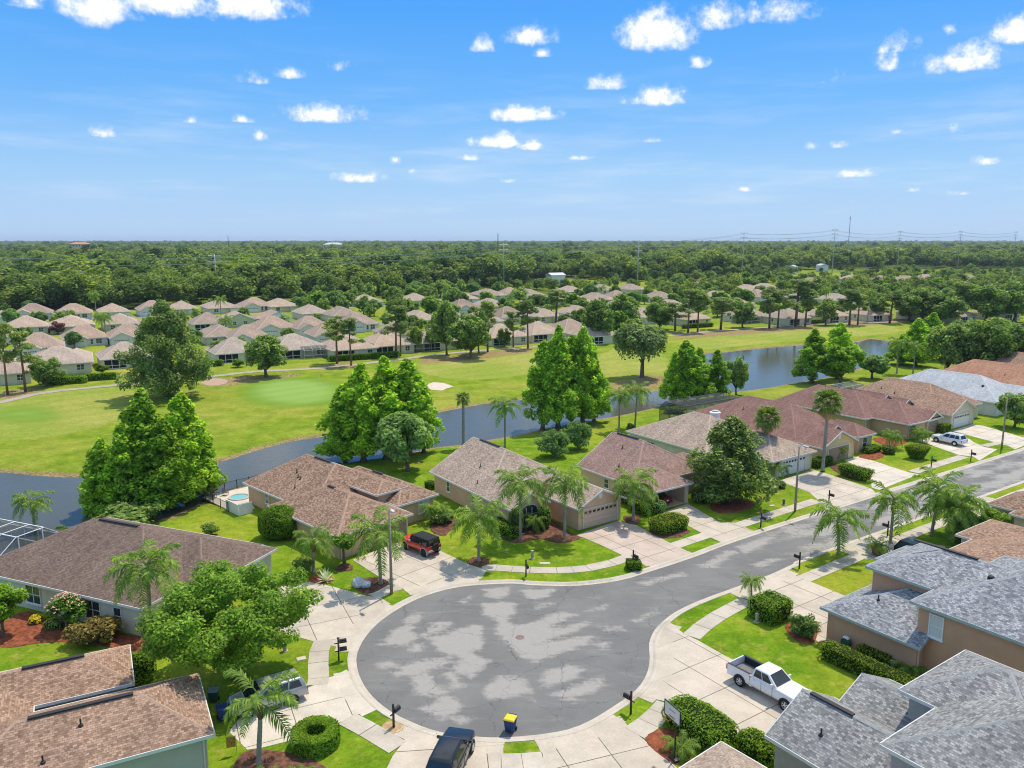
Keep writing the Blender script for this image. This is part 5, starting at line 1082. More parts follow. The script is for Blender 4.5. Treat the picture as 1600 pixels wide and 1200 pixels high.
def car(name, label, cat, loc, hd, st, cab, wins, wh, pm, roofm=None, spokes=6, L=4.8, W=1.95, trim=None, extra=None, rimm=None, doors=True):
    """st: stations (x, bottom, top, half width); cab: (x0,x1,x2,x3,belt,roof,half belt,half roof) front to back"""
    C_ = thing(name, label, cat, (*loc, ground_z(*loc) + .033), hd); mb = MB(); vs = []; k = len(st)
    for x, zb, zt, hw in st:
        pr = [(hw * .9, zb), (hw, zb + .16), (hw * 1.0, zt - .22), (hw * .95, zt - .04), (hw * .82, zt)]
        vs += [(x, y, z) for y, z in pr] + [(x, -y, z) for y, z in pr[::-1]]
    fs = [tuple(range(10)), tuple(range((k - 1) * 10, k * 10))[::-1]] + [(i * 10 + (j + 1) % 10, i * 10 + j, (i + 1) * 10 + j, (i + 1) * 10 + (j + 1) % 10) for i in range(k - 1) for j in range(10)]
    bevel(mb.add(vs, [f[::-1] for f in fs]).ob('body', pm, C_), .035)
    x0, x1, x2, x3, zb, zr, wb, wt = cab; zb -= .06
    bl = [(x0, wb, zb), (x0, -wb, zb), (x3, -wb, zb), (x3, wb, zb)]; tl = [(x1, wt, zr - .06), (x1, -wt, zr - .06), (x2, -wt, zr - .06), (x2, wt, zr - .06)]; cr_ = [(x1 - .12, wt * .86, zr), (x1 - .12, -wt * .86, zr), (x2 + .1, -wt * .86, zr), (x2 + .1, wt * .86, zr)]
    bevel(MB().add(bl + tl + cr_, [(3, 2, 1, 0), (8, 9, 10, 11)][0:2] + [(a, (a + 1) % 4, 4 + (a + 1) % 4, 4 + a) for a in range(4)] + [(4 + a, 4 + (a + 1) % 4, 8 + (a + 1) % 4, 8 + a) for a in range(4)]).ob('cabin', roofm or pm, C_), .04)
    g_ = quadpanel([bl[0], bl[1], tl[1], tl[0]], .07, .93, .1, .95, .014); g2 = quadpanel([bl[2], bl[3], tl[3], tl[2]], .09, .91, .18, .9, .014)
    for q, nm in ((g_, 'windscreen'), (g2, 'rear_window')): q.ob(nm, CARGLASS, C_)
    for u0, u1 in wins:
        quadpanel([bl[1], bl[2], tl[2], tl[1]], u0, u1, .16, .9, .014).ob('side_window', CARGLASS, C_); quadpanel([bl[3], bl[0], tl[0], tl[3]], 1 - u1, 1 - u0, .16, .9, .014).ob('side_window', CARGLASS, C_)
    xf, xr, r_, ww = wh; hw = max(s_[3] for s_ in st)
    for x in (xf, xr):
        for sd_ in (1, -1):
            wheel(C_, x, sd_ * (hw - ww / 2 + .045), r_, ww, spokes, rimm, sd_)
            n = 14; ar = MB(); R1, R2 = r_ * 1.06, r_ * 1.24
            vs = []; 
            for i in range(n + 1):
                a = math.pi * (-.12 + 1.24 * i / n)
                for rr_, yy in ((R1, hw * 1.0 + .03), (R2, hw + .03), (R2, hw - .1), (R1, hw - .1)): vs.append((x + rr_ * math.cos(a), sd_ * yy, r_ + rr_ * math.sin(a)))
            fs = [tuple(q if sd_ > 0 else q for q in (i * 4 + j, i * 4 + (j + 1) % 4, (i + 1) * 4 + (j + 1) % 4, (i + 1) * 4 + j)) for i in range(n) for j in range(4)]
            ar.add(vs, fs).ob('wheel_arch', trim or PLASTIC, C_)
            MB().lathe([(R1, 0), (R1, .02), (0, .02)], 20, M=Matrix.Translation((x, sd_ * (hw + .012), r_)) @ Matrix.Rotation(R(90), 4, 'X')).ob('wheel_well_shade', DARK, C_)  # black disc paints the shade inside the wheel arch
    fx, rx = st[0][0], st[-1][0]; fz, rz = st[0], st[-1]
    for sd_ in (1, -1):
        MB().box(fx - .12, sd_ * fz[3] * .55, fz[2] - .3, fx + .025, sd_ * fz[3] * .97, fz[2] - .1).ob('headlight', LAMP_W, C_) if sd_ > 0 else MB().box(fx - .12, -fz[3] * .97, fz[2] - .3, fx + .025, -fz[3] * .55, fz[2] - .1).ob('headlight', LAMP_W, C_)
        y0, y1 = sorted((sd_ * rz[3] * .78, sd_ * rz[3] * .99)); MB().box(rx - .02, y0, rz[2] - .42, rx + .06, y1, rz[2] - .08).ob('tail_light', LAMP_R, C_)
        y0, y1 = sorted((sd_ * wb, sd_ * (wb + .24))); bevel(MB().box(x0 - .42, y0, zb + .08, x0 - .28, y1, zb + .26).ob('mirror', trim or pm, C_), .03)
        if doors:
            for u0, u1 in wins:
                xx = x0 + (x3 - x0) * u0; MB().box(xx - .008, sd_ * hw - .012, .42, xx + .008, sd_ * hw + .006, zb).ob('door_seam', PLASTIC, C_); xh = x0 + (x3 - x0) * (u1 - .06); y0, y1 = sorted((sd_ * hw * .985, sd_ * (hw + .03))); MB().box(xh - .1, y0, zb - .16, xh + .1, y1, zb - .11).ob('door_handle', pm, C_)
    MB().box(fx - .05, -fz[3] * .5, fz[1] + .12, fx + .03, fz[3] * .5, fz[2] - .12).ob('grille', PLASTIC, C_)
    bevel(MB().box(fx - .2, -fz[3] * .98, fz[1] - .05, fx + .07, fz[3] * .98, fz[1] + .17).ob('bumper', trim or pm, C_), .04); bevel(MB().box(rx - .08, -rz[3] * .97, rz[1] - .03, rx + .15, rz[3] * .97, rz[1] + .2).ob('bumper', trim or pm, C_), .04)
    MB().box(rx - .03, -.16, rz[1] + .26, rx + .01, .16, rz[1] + .42).ob('licence_plate', WHITE, C_)
    if extra: extra(C_)
    return C_
def mid_off(a, b_, side, d):
    """centre of a car from two wheel contacts; side: vector from the seen side inwards"""
    return ((a[0] + b_[0]) / 2 + side[0] * d, (a[1] + b_[1]) / 2 + side[1] * d)
SUV = dict(st=[(2.42, .42, .9, .78), (2.25, .34, 1.02, .9), (1.3, .34, 1.1, .96), (0, .34, 1.12, .97), (-1.6, .36, 1.14, .97), (-2.4, .42, 1.1, .92)], cab=(1.15, .3, -2.0, -2.38, 1.1, 1.76, .9, .7), wins=[(.13, .4), (.43, .69), (.72, .92)], wh=(1.48, -1.42, .37, .25))
def roof_rails(C_):
    for sd_ in (1, -1): MB().tube([(.1, sd_ * .62, 1.77), (0, sd_ * .62, 1.82), (-1.8, sd_ * .62, 1.82), (-1.9, sd_ * .62, 1.77)], .022, 6).ob('roof_rail', PLASTIC, C_)
# white pickup
ra, fa = G(1154, 1071), G(1226, 1110); hd = math.atan2(fa[1] - ra[1], fa[0] - ra[0])
def bed_parts(C_):
    pm = MATS['paint_white']; bevel(MB().box(-2.92, -.98, .5, -.97, .98, .76).ob('bed_floor', pm, C_), .02)
    for sd_ in (1, -1):
        y0, y1 = sorted((sd_ * .86, sd_ * 1.0)); bevel(MB().box(-2.93, y0, .5, -.96, y1, 1.3).ob('bed_side', pm, C_), .03)
        y0, y1 = sorted((sd_ * .845, sd_ * .862)); MB().box(-2.8, y0, .76, -1.0, y1, 1.27).ob('bed_liner', PLASTIC, C_); y0, y1 = sorted((sd_ * .84, sd_ * 1.0)); MB().box(-2.9, y0, 1.3, -.98, y1, 1.325).ob('bed_rail_cap', PLASTIC, C_)
    bevel(MB().box(-2.96, -.86, .62, -2.86, .86, 1.3).ob('tailgate', pm, C_), .02); MB().box(-2.85, -.84, .765, -1.0, .84, .79).ob('bed_liner', plain('bed_grey', (.12, .12, .125), .7, var=.2), C_); MB().box(-1.0, -.84, .79, -.975, .84, 1.26).ob('bed_liner', PLASTIC, C_)
    MB().box(-2.99, -.5, 1.0, -2.955, .5, 1.1).ob('tailgate_handle', PLASTIC, C_)
    for sd_ in (1, -1): y0, y1 = sorted((sd_ * .87, sd_ * 1.01)); MB().box(-2.98, y0, .85, -2.9, y1, 1.24).ob('tail_light', LAMP_R, C_)
car('pickup_truck', 'white crew cab pickup truck parked nose in on the driveway by the lawn', 'pickup', mid_off(ra, fa, (-math.sin(hd), math.cos(hd)), .9), hd,
    [(2.94, .5, 1.0, .86), (2.72, .42, 1.14, .98), (2.0, .42, 1.2, 1.01), (1.1, .42, 1.24, 1.01), (0, .42, 1.26, 1.01), (-.95, .44, 1.28, 1.01)], (1.22, .42, -.72, -.94, 1.26, 1.9, .93, .76), [(.14, .52), (.56, .9)], (1.97, -1.78, .41, .28), paint('paint_white', (.76, .77, .78)), W=2.03, extra=bed_parts, spokes=6)
# red off-roader
fa, ra = (-11.14, 77.84), (-8.79, 75.69); hd = math.atan2(fa[1] - ra[1], fa[0] - ra[0])
def bronco(C_):
    w_ = wheel(C_, -2.36, 0, .4, .26, 6, PLASTIC, 1); w_.name = 'spare_wheel'; w_.location = (-2.36, .05, 1.0); w_.rotation_euler = (0, 0, R(90))
    MB().tube([(.35, -.85, 1.1), (.35, -.8, 1.75), (.35, .8, 1.75), (.35, .85, 1.1)], .03, 6).ob('roll_bar', BLACK, C_)
    bevel(MB().box(.95, -.55, 1.16, 2.0, .55, 1.2).ob('bonnet_panel', MATS['paint_red'], C_), .02)
    for sd_ in (1, -1): y0, y1 = sorted((sd_ * .93, sd_ * 1.05)); MB().box(-.75, y0, .42, .75, y1, .5).ob('side_step', BLACK, C_)
car('off_road_suv', 'bright red off-road SUV with black soft top parked by the brown roofed bungalow', 'suv', mid_off(fa, ra, (math.sin(hd), -math.cos(hd)), .82), hd,
    [(2.2, .55, 1.0, .82), (2.1, .5, 1.13, .9), (.95, .48, 1.17, .92), (0, .46, 1.16, .92), (-1.6, .48, 1.16, .92), (-2.15, .55, 1.14, .9)], (.85, .55, -2.0, -2.13, 1.16, 1.86, .87, .79), [(.1, .38), (.42, .66), (.7, .93)], (1.4, -1.5, .43, .3), paint('paint_red', (.62, .035, .012)), plain('canvas_black', (.014, .014, .016), .85, bmp=.2, bs=60), trim=plain('flare_grey', (.33, .33, .33), .5), extra=bronco, rimm=plain('rim_dark', (.05, .05, .055), .4, metal=.6))
# grey van
fa, ra = G(390.3, 1121), G(457.8, 1100); hd = math.atan2(fa[1] - ra[1], fa[0] - ra[0])
car('minivan', 'silver grey minivan half hidden behind a drooping palm on the driveway', 'van', mid_off(fa, ra, (math.sin(hd), -math.cos(hd)), .84), hd,
    [(2.52, .4, .82, .74), (2.35, .32, .95, .9), (1.5, .3, 1.08, .97), (.4, .3, 1.12, .98), (-1.7, .32, 1.12, .98), (-2.52, .4, 1.08, .93)], (1.65, .55, -2.15, -2.48, 1.1, 1.74, .92, .74), [(.17, .4), (.43, .67), (.7, .93)], (1.55, -1.45, .34, .24), paint('paint_silver', (.4, .41, .4), .3, .4), extra=roof_rails)
# white SUV
fa, ra = (67.14, 122.31), (68.8, 119.2); hd = R(122)
car('suv', 'white family SUV parked on the pale driveway beside the olive brown bungalow', 'suv', mid_off(fa, ra, (math.sin(hd), -math.cos(hd)), .85), hd, pm=paint('paint_white2', (.74, .75, .77)), extra=roof_rails, **SUV)
# black SUV at the bottom edge
fr_ = G(722, 1143, .7); hd = R(77)
car('suv', 'black SUV parked tail to the house on the driveway at the kerb', 'suv', (fr_[0] - 2.42 * math.cos(hd), fr_[1] - 2.42 * math.sin(hd)), hd, pm=paint('paint_black', (.008, .009, .011), .2), extra=roof_rails, **SUV)
# dark car behind the blue grey roof
gq = G(1442, 853, 1.6); car('suv', 'dark car parked behind the blue grey shingle roof beside potted palm', 'suv', gq, R(305), pm=paint('paint_navy', (.012, .015, .02), .22), **SUV)
# car in the open garage
gq = (8.35 + (-10.7) * math.cos(R(125)) - (-3.5) * math.sin(R(125)), 99.82 + (-10.7) * math.sin(R(125)) + (-3.5) * math.cos(R(125)))
car('parked_car', 'dark red car standing inside the open garage', 'car', gq, R(125), st=[(2.3, .38, .72, .74), (2.1, .28, .84, .87), (1.2, .26, .95, .9), (0, .26, .98, .91), (-1.5, .28, 1.0, .9), (-2.3, .38, .96, .83)], cab=(1.1, .3, -1.0, -1.75, .96, 1.42, .82, .62), wins=[(.16, .46), (.5, .78)], wh=(1.4, -1.35, .32, .21), pm=paint('paint_maroon', (.12, .012, .014)))

# ------------------------------------------------------------ wheelie bins
def bin_(label, g, rz, body, lid, sc=1.0, z=0.0):
    o = thing('wheelie_bin', label, 'bin', (g[0], g[1], z), rz, None, (sc,) * 3); vs = [(x * s_, y * s_, zz) for s_, zz in ((.27, .12), (.35, .95)) for x, y in ((-1, -1.05), (1, -1.05), (1, 1.05), (-1, 1.05))]
    bevel(MB().add(vs, [(3, 2, 1, 0), (4, 5, 6, 7)] + [(a, (a + 1) % 4, 4 + (a + 1) % 4, 4 + a) for a in range(4)]).ob('body', body, o), .03)
    MB().box(-.37, -.39, .9, .37, .39, .96).ob('rim', body, o); bevel(MB().add([(-.38, -.42, .965), (.38, -.42, .965), (.38, .4, .965), (-.38, .4, .965), (-.33, -.34, 1.07), (.33, -.34, 1.07), (.33, .3, 1.05), (-.33, .3, 1.05)], [(3, 2, 1, 0), (4, 5, 6, 7)] + [(a, (a + 1) % 4, 4 + (a + 1) % 4, 4 + a) for a in range(4)]).ob('lid', lid, o), .025)
    MB().tube([(-.28, .36, .9), (-.28, .48, .98), (.28, .48, .98), (.28, .36, .9)], .022, 6).ob('handle', body, o)
    for x in (-.3, .3): MB().lathe([(.13, -.04), (.13, .04), (.05, .05)], 14, M=Matrix.Translation((x, .28, .13)) @ Matrix.Rotation(R(90), 4, 'Y')).ob('wheel', RUBBER, o)
    return o
BLUE = plain('bin_blue', (.012, .03, .12), .5, var=.1); YEL = plain('bin_yellow', (.75, .55, .02), .5); GRNB = plain('bin_green', (.02, .06, .045), .5)
bin_('blue wheelie bin with bright yellow lid standing on the cul-de-sac asphalt', G(797.5, 1141), R(-20), BLUE, YEL, 1.0, RZ)
bin_('blue wheelie bin standing on the driveway beside the sage walled bungalow', gp('c1', 995, 988), R(30), BLUE, BLUE, 1.0, .03)
bin_('dark green round lidded bin beside the rosy brown roof', gp('c1', 955, 905), R(10), GRNB, plain('bin_grey_lid', (.14, .2, .19), .5), .95)

# ------------------------------------------------------------ street lamps
def lamp(label, g, rz, h=7.9, arm=1.6):
    o = thing('street_lamp', label, 'street lamp', (g[0], g[1], 0), rz); MB().tube([(0, 0, -.2), (0, 0, h)], [.15, .085], 10).ob('pole', CONC_POLE, o, smooth=True)
    MB().tube([(0, 0, h - .25), (arm * .3, 0, h + .12), (arm * .7, 0, h + .25), (arm, 0, h + .22)], .03, 6).ob('arm', GALV, o); bevel(MB().box(arm - .05, -.14, h + .1, arm + .6, .14, h + .26).ob('lamp_head', plain('lamp_grey', (.5, .51, .5), .5), o), .05); MB().lathe([(.16, 0), (.12, -.09), (.0, -.1)], 12, (arm + .32, 0, h + .1)).ob('lens', plain('lamp_lens', (.6, .62, .6), .1), o)
    MB().box(-.1, -.17, 1.1, .1, -.13, 1.45).ob('access_plate', GALV, o); return o
lamp('concrete street lamp on the grass wedge between two driveways at the cul-de-sac', (-10.89, 67.24), R(-60), arm=.5); lamp('concrete street lamp on the verge near the magnolia', (33.38, 89.43), R(-55), arm=.6); lamp('concrete street lamp with long curved arm near the white SUV', (75.21, 118.18), R(-35), arm=2.2)

# ------------------------------------------------------------ mailboxes
MBX = {}
def mailbox(label, g, rz, double=False, hgt=1.05):
    o = thing('mailbox', label, 'mailbox', (g[0], g[1], 0), rz); MB().box(-.055, -.055, -.1, .055, .055, hgt + (.55 if not double else .75)).lathe([(.07, 0), (.09, .05), (0, .14)], 8, (0, 0, hgt + (.55 if not double else .75))).ob('post', BLACK, o)
    for i, z in enumerate((hgt,) if not double else (hgt - .25, hgt + .4)):
        q = [(.02, 0)] + [(.0 + .13 * math.cos(a), .16 + .13 * math.sin(a)) for a in [math.pi * k / 8 for k in range(9)]]; q = [(-.13, 0), (.13, 0)] + [(.13 * math.cos(math.pi * k / 8), .15 + .13 * math.sin(math.pi * k / 8)) for k in range(9)]
        vs = [(x_, y, z + zz) for x_ in (.08, .62) for y, zz in q]; k = len(q); bx = MB().add(vs, [tuple(range(k))[::-1], tuple(range(k, 2 * k))] + [(a, (a + 1) % k, k + (a + 1) % k, k + a) for a in range(k)]).ob('box', BLACK, o)
        MB().box(.1, .135, z + .12, .13, .15, z + .38).ob('flag', plain('flag_red', (.4, .02, .02), .5), bx); MB().box(-.3, -.04, z - .06, .66, .04, z - .005).ob('bracket', BLACK, o)
    return o
for lb, c, x, y, rz, db in (('double black mailbox post on the verge beside the curved walk', 'c2', 370, 720, 20, 1), ('black mailbox on bare sandy soil near the ring hedge', 'c2', 615, 1020, 60, 0), ('black mailbox on the curved verge below three palms', 'c2', 1205, 345, -75, 0), ('black mailbox poking out of a small clipped shrub', 'c3', 540, 300, -55, 0),
    ('black mailbox on the verge by the magnolia lawn', 'c3', 1110, 125, -55, 0), ('black mailbox on the verge near the oval hedge and basketball hoop', 'c3', 530, 960, 130, 0), ('black mailbox on the verge opposite the oval lime hedge', 'c3', 1282, 310, 125, 0), ('black mailbox on the verge in front of the plain dark red roof', 'c7', 1185, 545, -55, 0), ('black mailbox on the verge by the white SUV driveway', 'c7', 1362, 515, -55, 0), ('black mailbox beside the driveway of the white garage', 'c7', 728, 705, -55, 0), ('black mailbox beside a tall verge palm', 'c7', 990, 850, 125, 0)):
    mailbox(lb, gp(c, x, y), R(rz), bool(db))

# ------------------------------------------------------------ small yard things
PED = plain('pedestal_tan', (.33, .3, .2), .6, var=.1); PEDG = plain('pedestal_green', (.09, .13, .07), .6)
def pedestal(label, g, m_, h=.75, w_=.24):
    o = thing('utility_pedestal', label, 'utility box', (g[0], g[1], 0), R(30)); bevel(MB().box(-w_ / 2, -w_ / 2, -.05, w_ / 2, w_ / 2, h).ob('cabinet', m_, o), .03); bevel(MB().box(-w_ / 2 - .03, -w_ / 2 - .03, h, w_ / 2 + .03, w_ / 2 + .03, h + .09).ob('cap', m_, o), .03); MB().box(-w_ / 2 - .1, -w_ / 2 - .1, -.05, w_ / 2 + .1, w_ / 2 + .1, .05).ob('base', CONC_W, o)
pedestal('tan utility pedestal on the lawn below three tall palms', gp('h2', 808, 1000), PED); pedestal('tan utility pedestal on the lawn under the oak', gp('c1', 1272, 678), PED, .6); pedestal('tan utility pedestal beside the cubic hedge', gp('c3', 1093, 548), PED, .7); pedestal('olive utility pedestal on the lawn by the magnolia', gp('h4', 372, 1045), PEDG); pedestal('green utility pedestal beside the lamp on the magnolia lawn', gp('h4', 492, 1075), PEDG, .6)
def lid(label, g, w_, l, rz): o = thing('valve_box_lid', label, 'utility cover', (g[0], g[1], 0), rz); MB().box(-l / 2, -w_ / 2, -.05, l / 2, w_ / 2, .05).ob('lid', CONC_N, o); MB().box(-l / 2 - .05, -w_ / 2 - .05, -.05, l / 2 + .05, w_ / 2 + .05, .035).ob('rim', CONC_W, o)
lid('pale concrete box lid in the lawn near the curved sidewalk', gp('h2', 900, 1037), .35, .95, R(2)); lid('pale concrete box lid in the lawn near the oak', gp('c1', 1345, 712), .45, .6, R(25)); lid('pale concrete lid in the mulch near the basketball hoop', gp('c3', 665, 1085), .6, .8, R(150)); lid('pale concrete lid in the grass by the magnolia', gp('h3', 1535, 800), .35, .7, R(20))
bolt = MB()
# boulders
for lb, x, y, s_ in (('rounded white boulder beside the palm bed', 945, 1065, .62), ('smaller white boulder leaning beside a rounded one', 1000, 1072, .46)):
    g = gp('h1', x, y); bm = bmesh.new(); bmesh.ops.create_icosphere(bm, subdivisions=3, radius=1)
    for v in bm.verts: v.co *= 1 + .28 * mnoise.noise(v.co * 1.4 + Vector((x, 0, 0))) + .07 * mnoise.noise(v.co * 5)
    me = bpy.data.meshes.new('boulder'); bm.to_mesh(me); bm.free(); me.materials.append(plain('white_rock', (.55, .56, .56), .9, var=.35, scale=2.5, bmp=.6, bs=6)); me.polygons.foreach_set('use_smooth', [True] * len(me.polygons)); tag(ob('boulder', me, loc=(g[0], g[1], s_ * .55), sc=(s_ * 1.05, s_ * .85, s_ * .9), rot=(0, 0, x)), lb, 'boulder')
# basketball hoop
g = gp('c3', 725, 1165); o = thing('basketball_hoop', 'black portable basketball hoop with clear backboard in the mulch bed', 'basketball hoop', (*g, 0), R(205))
MB().tube([(0, 0, 0), (0, 0, 2.5), (.25, 0, 3.05)], .05, 8).ob('pole', BLACK, o); MB().box(.28, -.75, 2.85, .31, .75, 3.75).ob('backboard', plain('backboard', (.5, .5, .47), .3), o)
fr = MB(); [fr.box(.27, *q) for q in ((-.8, 2.8, .325, .8, 2.86), (-.8, 3.74, .325, .8, 3.8), (-.8, 2.86, .325, -.745, 3.74), (.745, 2.86, .325, .8, 3.74), (-.3, 3.0, .322, .3, 3.03), (-.3, 3.4, .322, .3, 3.43))]; fr.ob('board_frame', BLACK, o)
MB().tube([(.56 + .23 * math.cos(a), .23 * math.sin(a), 3.0) for a in [2 * math.pi * i / 16 for i in range(17)]], .012, 5, cap=False).ob('rim', plain('rim_orange', (.6, .15, .02), .5), o); bevel(MB().box(-.9, -.35, 0, .2, .35, .18).ob('base', BLACK, o), .06)
# garden flag
g = gp('c1', 1035, 1140); o = thing('garden_flag', 'small flowery garden flag on a thin stand by the driveway', 'flag', (*g, 0), R(18)); MB().tube([(.3, 0, 0), (.3, 0, 1.25), (-.3, 0, 1.25)], .012, 5).ob('stand', BLACK, o)
m, t, b = newmat('flag_cloth'); t.l.new(t.ramp(t.noise(coord(t), 9, 3), [(.35, (.05, .1, .02)), (.5, (.45, .28, .03)), (.62, (.5, .12, .02)), (.7, (.55, .45, .2))]), b.inputs['Base Color']); b.inputs['Roughness'].default_value = .8
MB().box(-.28, -.006, .5, .27, .006, 1.22).ob('cloth', m, o)
# air conditioner and hose reel by K
def lk(a_, b__, o=(24.61, 58.82), ax=125): return (o[0] + a_ * math.cos(R(ax)) - b__ * math.sin(R(ax)), o[1] + a_ * math.sin(R(ax)) + b__ * math.cos(R(ax)))
g = gp('h6', 600, 1095); o = thing('air_conditioner', 'round topped outdoor air conditioner beside the brown stucco wall', 'air conditioner', (*g, 0), R(35)); bevel(MB().box(-.38, -.38, .06, .38, .38, .8).ob('cabinet', plain('ac_grey', (.2, .25, .25), .5), o), .06); bevel(MB().box(-.4, -.4, .8, .4, .4, .9).ob('top', plain('ac_top', (.5, .55, .56), .5), o), .05); MB().lathe([(.28, .9), (.28, .93), (0, .95)], 18).ob('fan_grille', BLACK, o); MB().box(-.5, -.5, 0, .5, .5, .07).ob('pad', CONC_W, o)
for i in range(6): MB().box(-.392, -.39, .14 + i * .11, .392, .39, .165 + i * .11).ob('louvre', plain('ac_louvre', (.12, .15, .15), .6), o)
g = lk(-2.2, -.27); o = thing('hose_reel', 'dark green hose reel mounted on the brown stucco wall', 'hose reel', (*g, 0), R(125)); MB().lathe([(.34, -.16), (.38, -.14), (.38, .14), (.34, .16)], 18, M=Matrix.Translation((0, .2, .75)) @ Matrix.Rotation(R(90), 4, 'X')).ob('reel', plain('hose_green', (.012, .07, .045), .5), o); bevel(MB().box(-.22, .02, 1.0, .22, .34, 1.22).ob('cover', WHITE, o), .04); MB().box(-.08, -.16, .3, .08, .1, 1.0).ob('bracket', PLASTIC, o)
# AC by A
g = gp('c1', 835, 1190); o = thing('wall_meter', 'pale meter box hung on the sage wall', 'meter box', (g[0], g[1], 0), R(28)); bevel(MB().box(-.3, -.14, 1.0, .3, .1, 1.7).ob('cabinet', plain('meter_grey', (.4, .4, .38), .5), o), .04); MB().lathe([(.13, 0), (.13, .09), (0, .1)], 12, M=Matrix.Translation((0, -.14, 1.45)) @ Matrix.Rotation(R(90), 4, 'X')).ob('dial', WHITE, o)
# planters
def potted(label, g, s_=1.0, m_=None):
    o = thing('potted_plant', label, 'potted plant', (*g, 0), 0, None, (s_,) * 3); MB().lathe([(.22, 0), (.34, .1), (.4, .4), (.3, .6), (.34, .66), (.3, .66), (.26, .55), (0, .55)], 16).ob('pot', plain('terracotta', (.18, .09, .06), .7), o, smooth=True)
    for i in range(14): ob('frond', FRL[i % 3], o, loc=(0, 0, .6), rot=(0, random.uniform(-.2, .2), i * 2.399), sc=.8)
potted('dark potted palm beside the front of the blue grey house', gp('h6', 490, 225), 1.6); potted('terracotta potted plant by the garden bed of the brown house', gp('c4', 515, 555), .7)
# pool terrace of C: deck, hot tub, fence, white screen, chairs
def lc(a_, b__): return lk(a_, b__, (-32.64, 92.49), 136)
deck = [lc(*q) for q in ((.4, 2.6), (-2.9, 2.6), (-2.9, .1), (-.5, -.6), (-.5, -7), (5.6, -7), (5.6, 2.6))]; struct(MB().prism(deck, -.05, .05).ob('pool_deck', CONC_N))
g = lc(2.3, -.6); o = thing('hot_tub', 'round in-ground hot tub with turquoise water on the pool deck', 'hot tub', (*g, 0)); MB().lathe([(1.35, .04), (1.35, .16), (1.05, .16), (1.05, .06)], 28).ob('coping', CONC_P, o); MB().lathe([(1.06, .05), (1.06, .1), (0, .1)], 28).ob('water', plain('tub_water', (.16, .42, .44), .08), o)
def fence(label, pts, h=1.2, gap=.14):
    o = thing('fence', label, 'fence', (*pts[0], 0))
    for p, q in zip(pts, pts[1:]):
        p, q = Vector((p[0] - pts[0][0], p[1] - pts[0][1], 0)), Vector((q[0] - pts[0][0], q[1] - pts[0][1], 0)); L_ = (q - p).length; a = math.atan2(q.y - p.y, q.x - p.x); M_ = Matrix.Translation(p) @ Matrix.Rotation(a, 4, 'Z')
        for z in (.12, h - .06): MB().box(0, -.018, z - .02, L_, .018, z + .02, M=M_).ob('rail', BLACK, o)
        n = max(1, round(L_ / 1.8))
        for i in range(n + 1): MB().box(L_ * i / n - .035, -.035, 0, L_ * i / n + .035, .035, h + .06, M=M_).ob('post', BLACK, o)
        pk = MB()
        for i in range(int(L_ / gap)): pk.box(i * gap + .06, -.009, .1, i * gap + .078, .009, h - .05, M=M_)
        pk.ob('pickets', BLACK, o)['kind'] = 'stuff'
fence('black metal pool fence round the hot tub terrace', [lc(-1.8, 2.9), lc(5.9, 2.9), lc(5.9, -7.2), lc(1, -7.2)])
o = thing('privacy_screen', 'white vinyl privacy screen around pool equipment', 'screen', (*lc(-2.6, 2.7), 0), R(136)); 
for i in range(9): MB().box(-.34 * i - .33 + 1.7, -.03, .02, -.34 * i + 1.69, .03, 1.35).ob('panel', WHITE, o)
for i in range(5): MB().box(-1.4, -.34 * i - .36, .02, -1.34, -.34 * i - .05, 1.35).ob('panel', WHITE, o)
for k, (a_, b__) in enumerate(((4.6, 1.6), (4.2, .2))):
    o = thing('patio_chair', 'dark patio chair at the corner of the pool terrace', 'chair', (*lc(a_, b__), .05), R(136 + 40 * k), 'patio chairs on the pool terrace')
    MB().box(-.28, -.28, .38, .28, .28, .43).ob('seat', plain('chair_brown', (.09, .06, .045), .7), o); MB().box(.24, -.28, .43, .3, .28, 1.0).ob('backrest', MATS['chair_brown'], o)
    for x in (-.25, .25):
        for y in (-.25, .25): MB().box(x - .02, y - .02, 0, x + .02, y + .02, .38).ob('leg', BLACK, o)
# white roof-top drum on the house behind the magnolia
g = gp('h3', 1115, 160, 5.2); o = thing('chimney', 'white round capped flue on the roof behind the magnolia', 'chimney', (g[0], g[1], 3.6)); MB().lathe([(.75, 0), (.75, 2.4), (.82, 2.45), (.82, 2.6), (.4, 2.75), (0, 2.75)], 18).ob('stack', WHITE, o, smooth=False); MB().lathe([(.5, 2.7), (.5, 2.85), (0, 2.9)], 14).ob('cap', GALV, o)
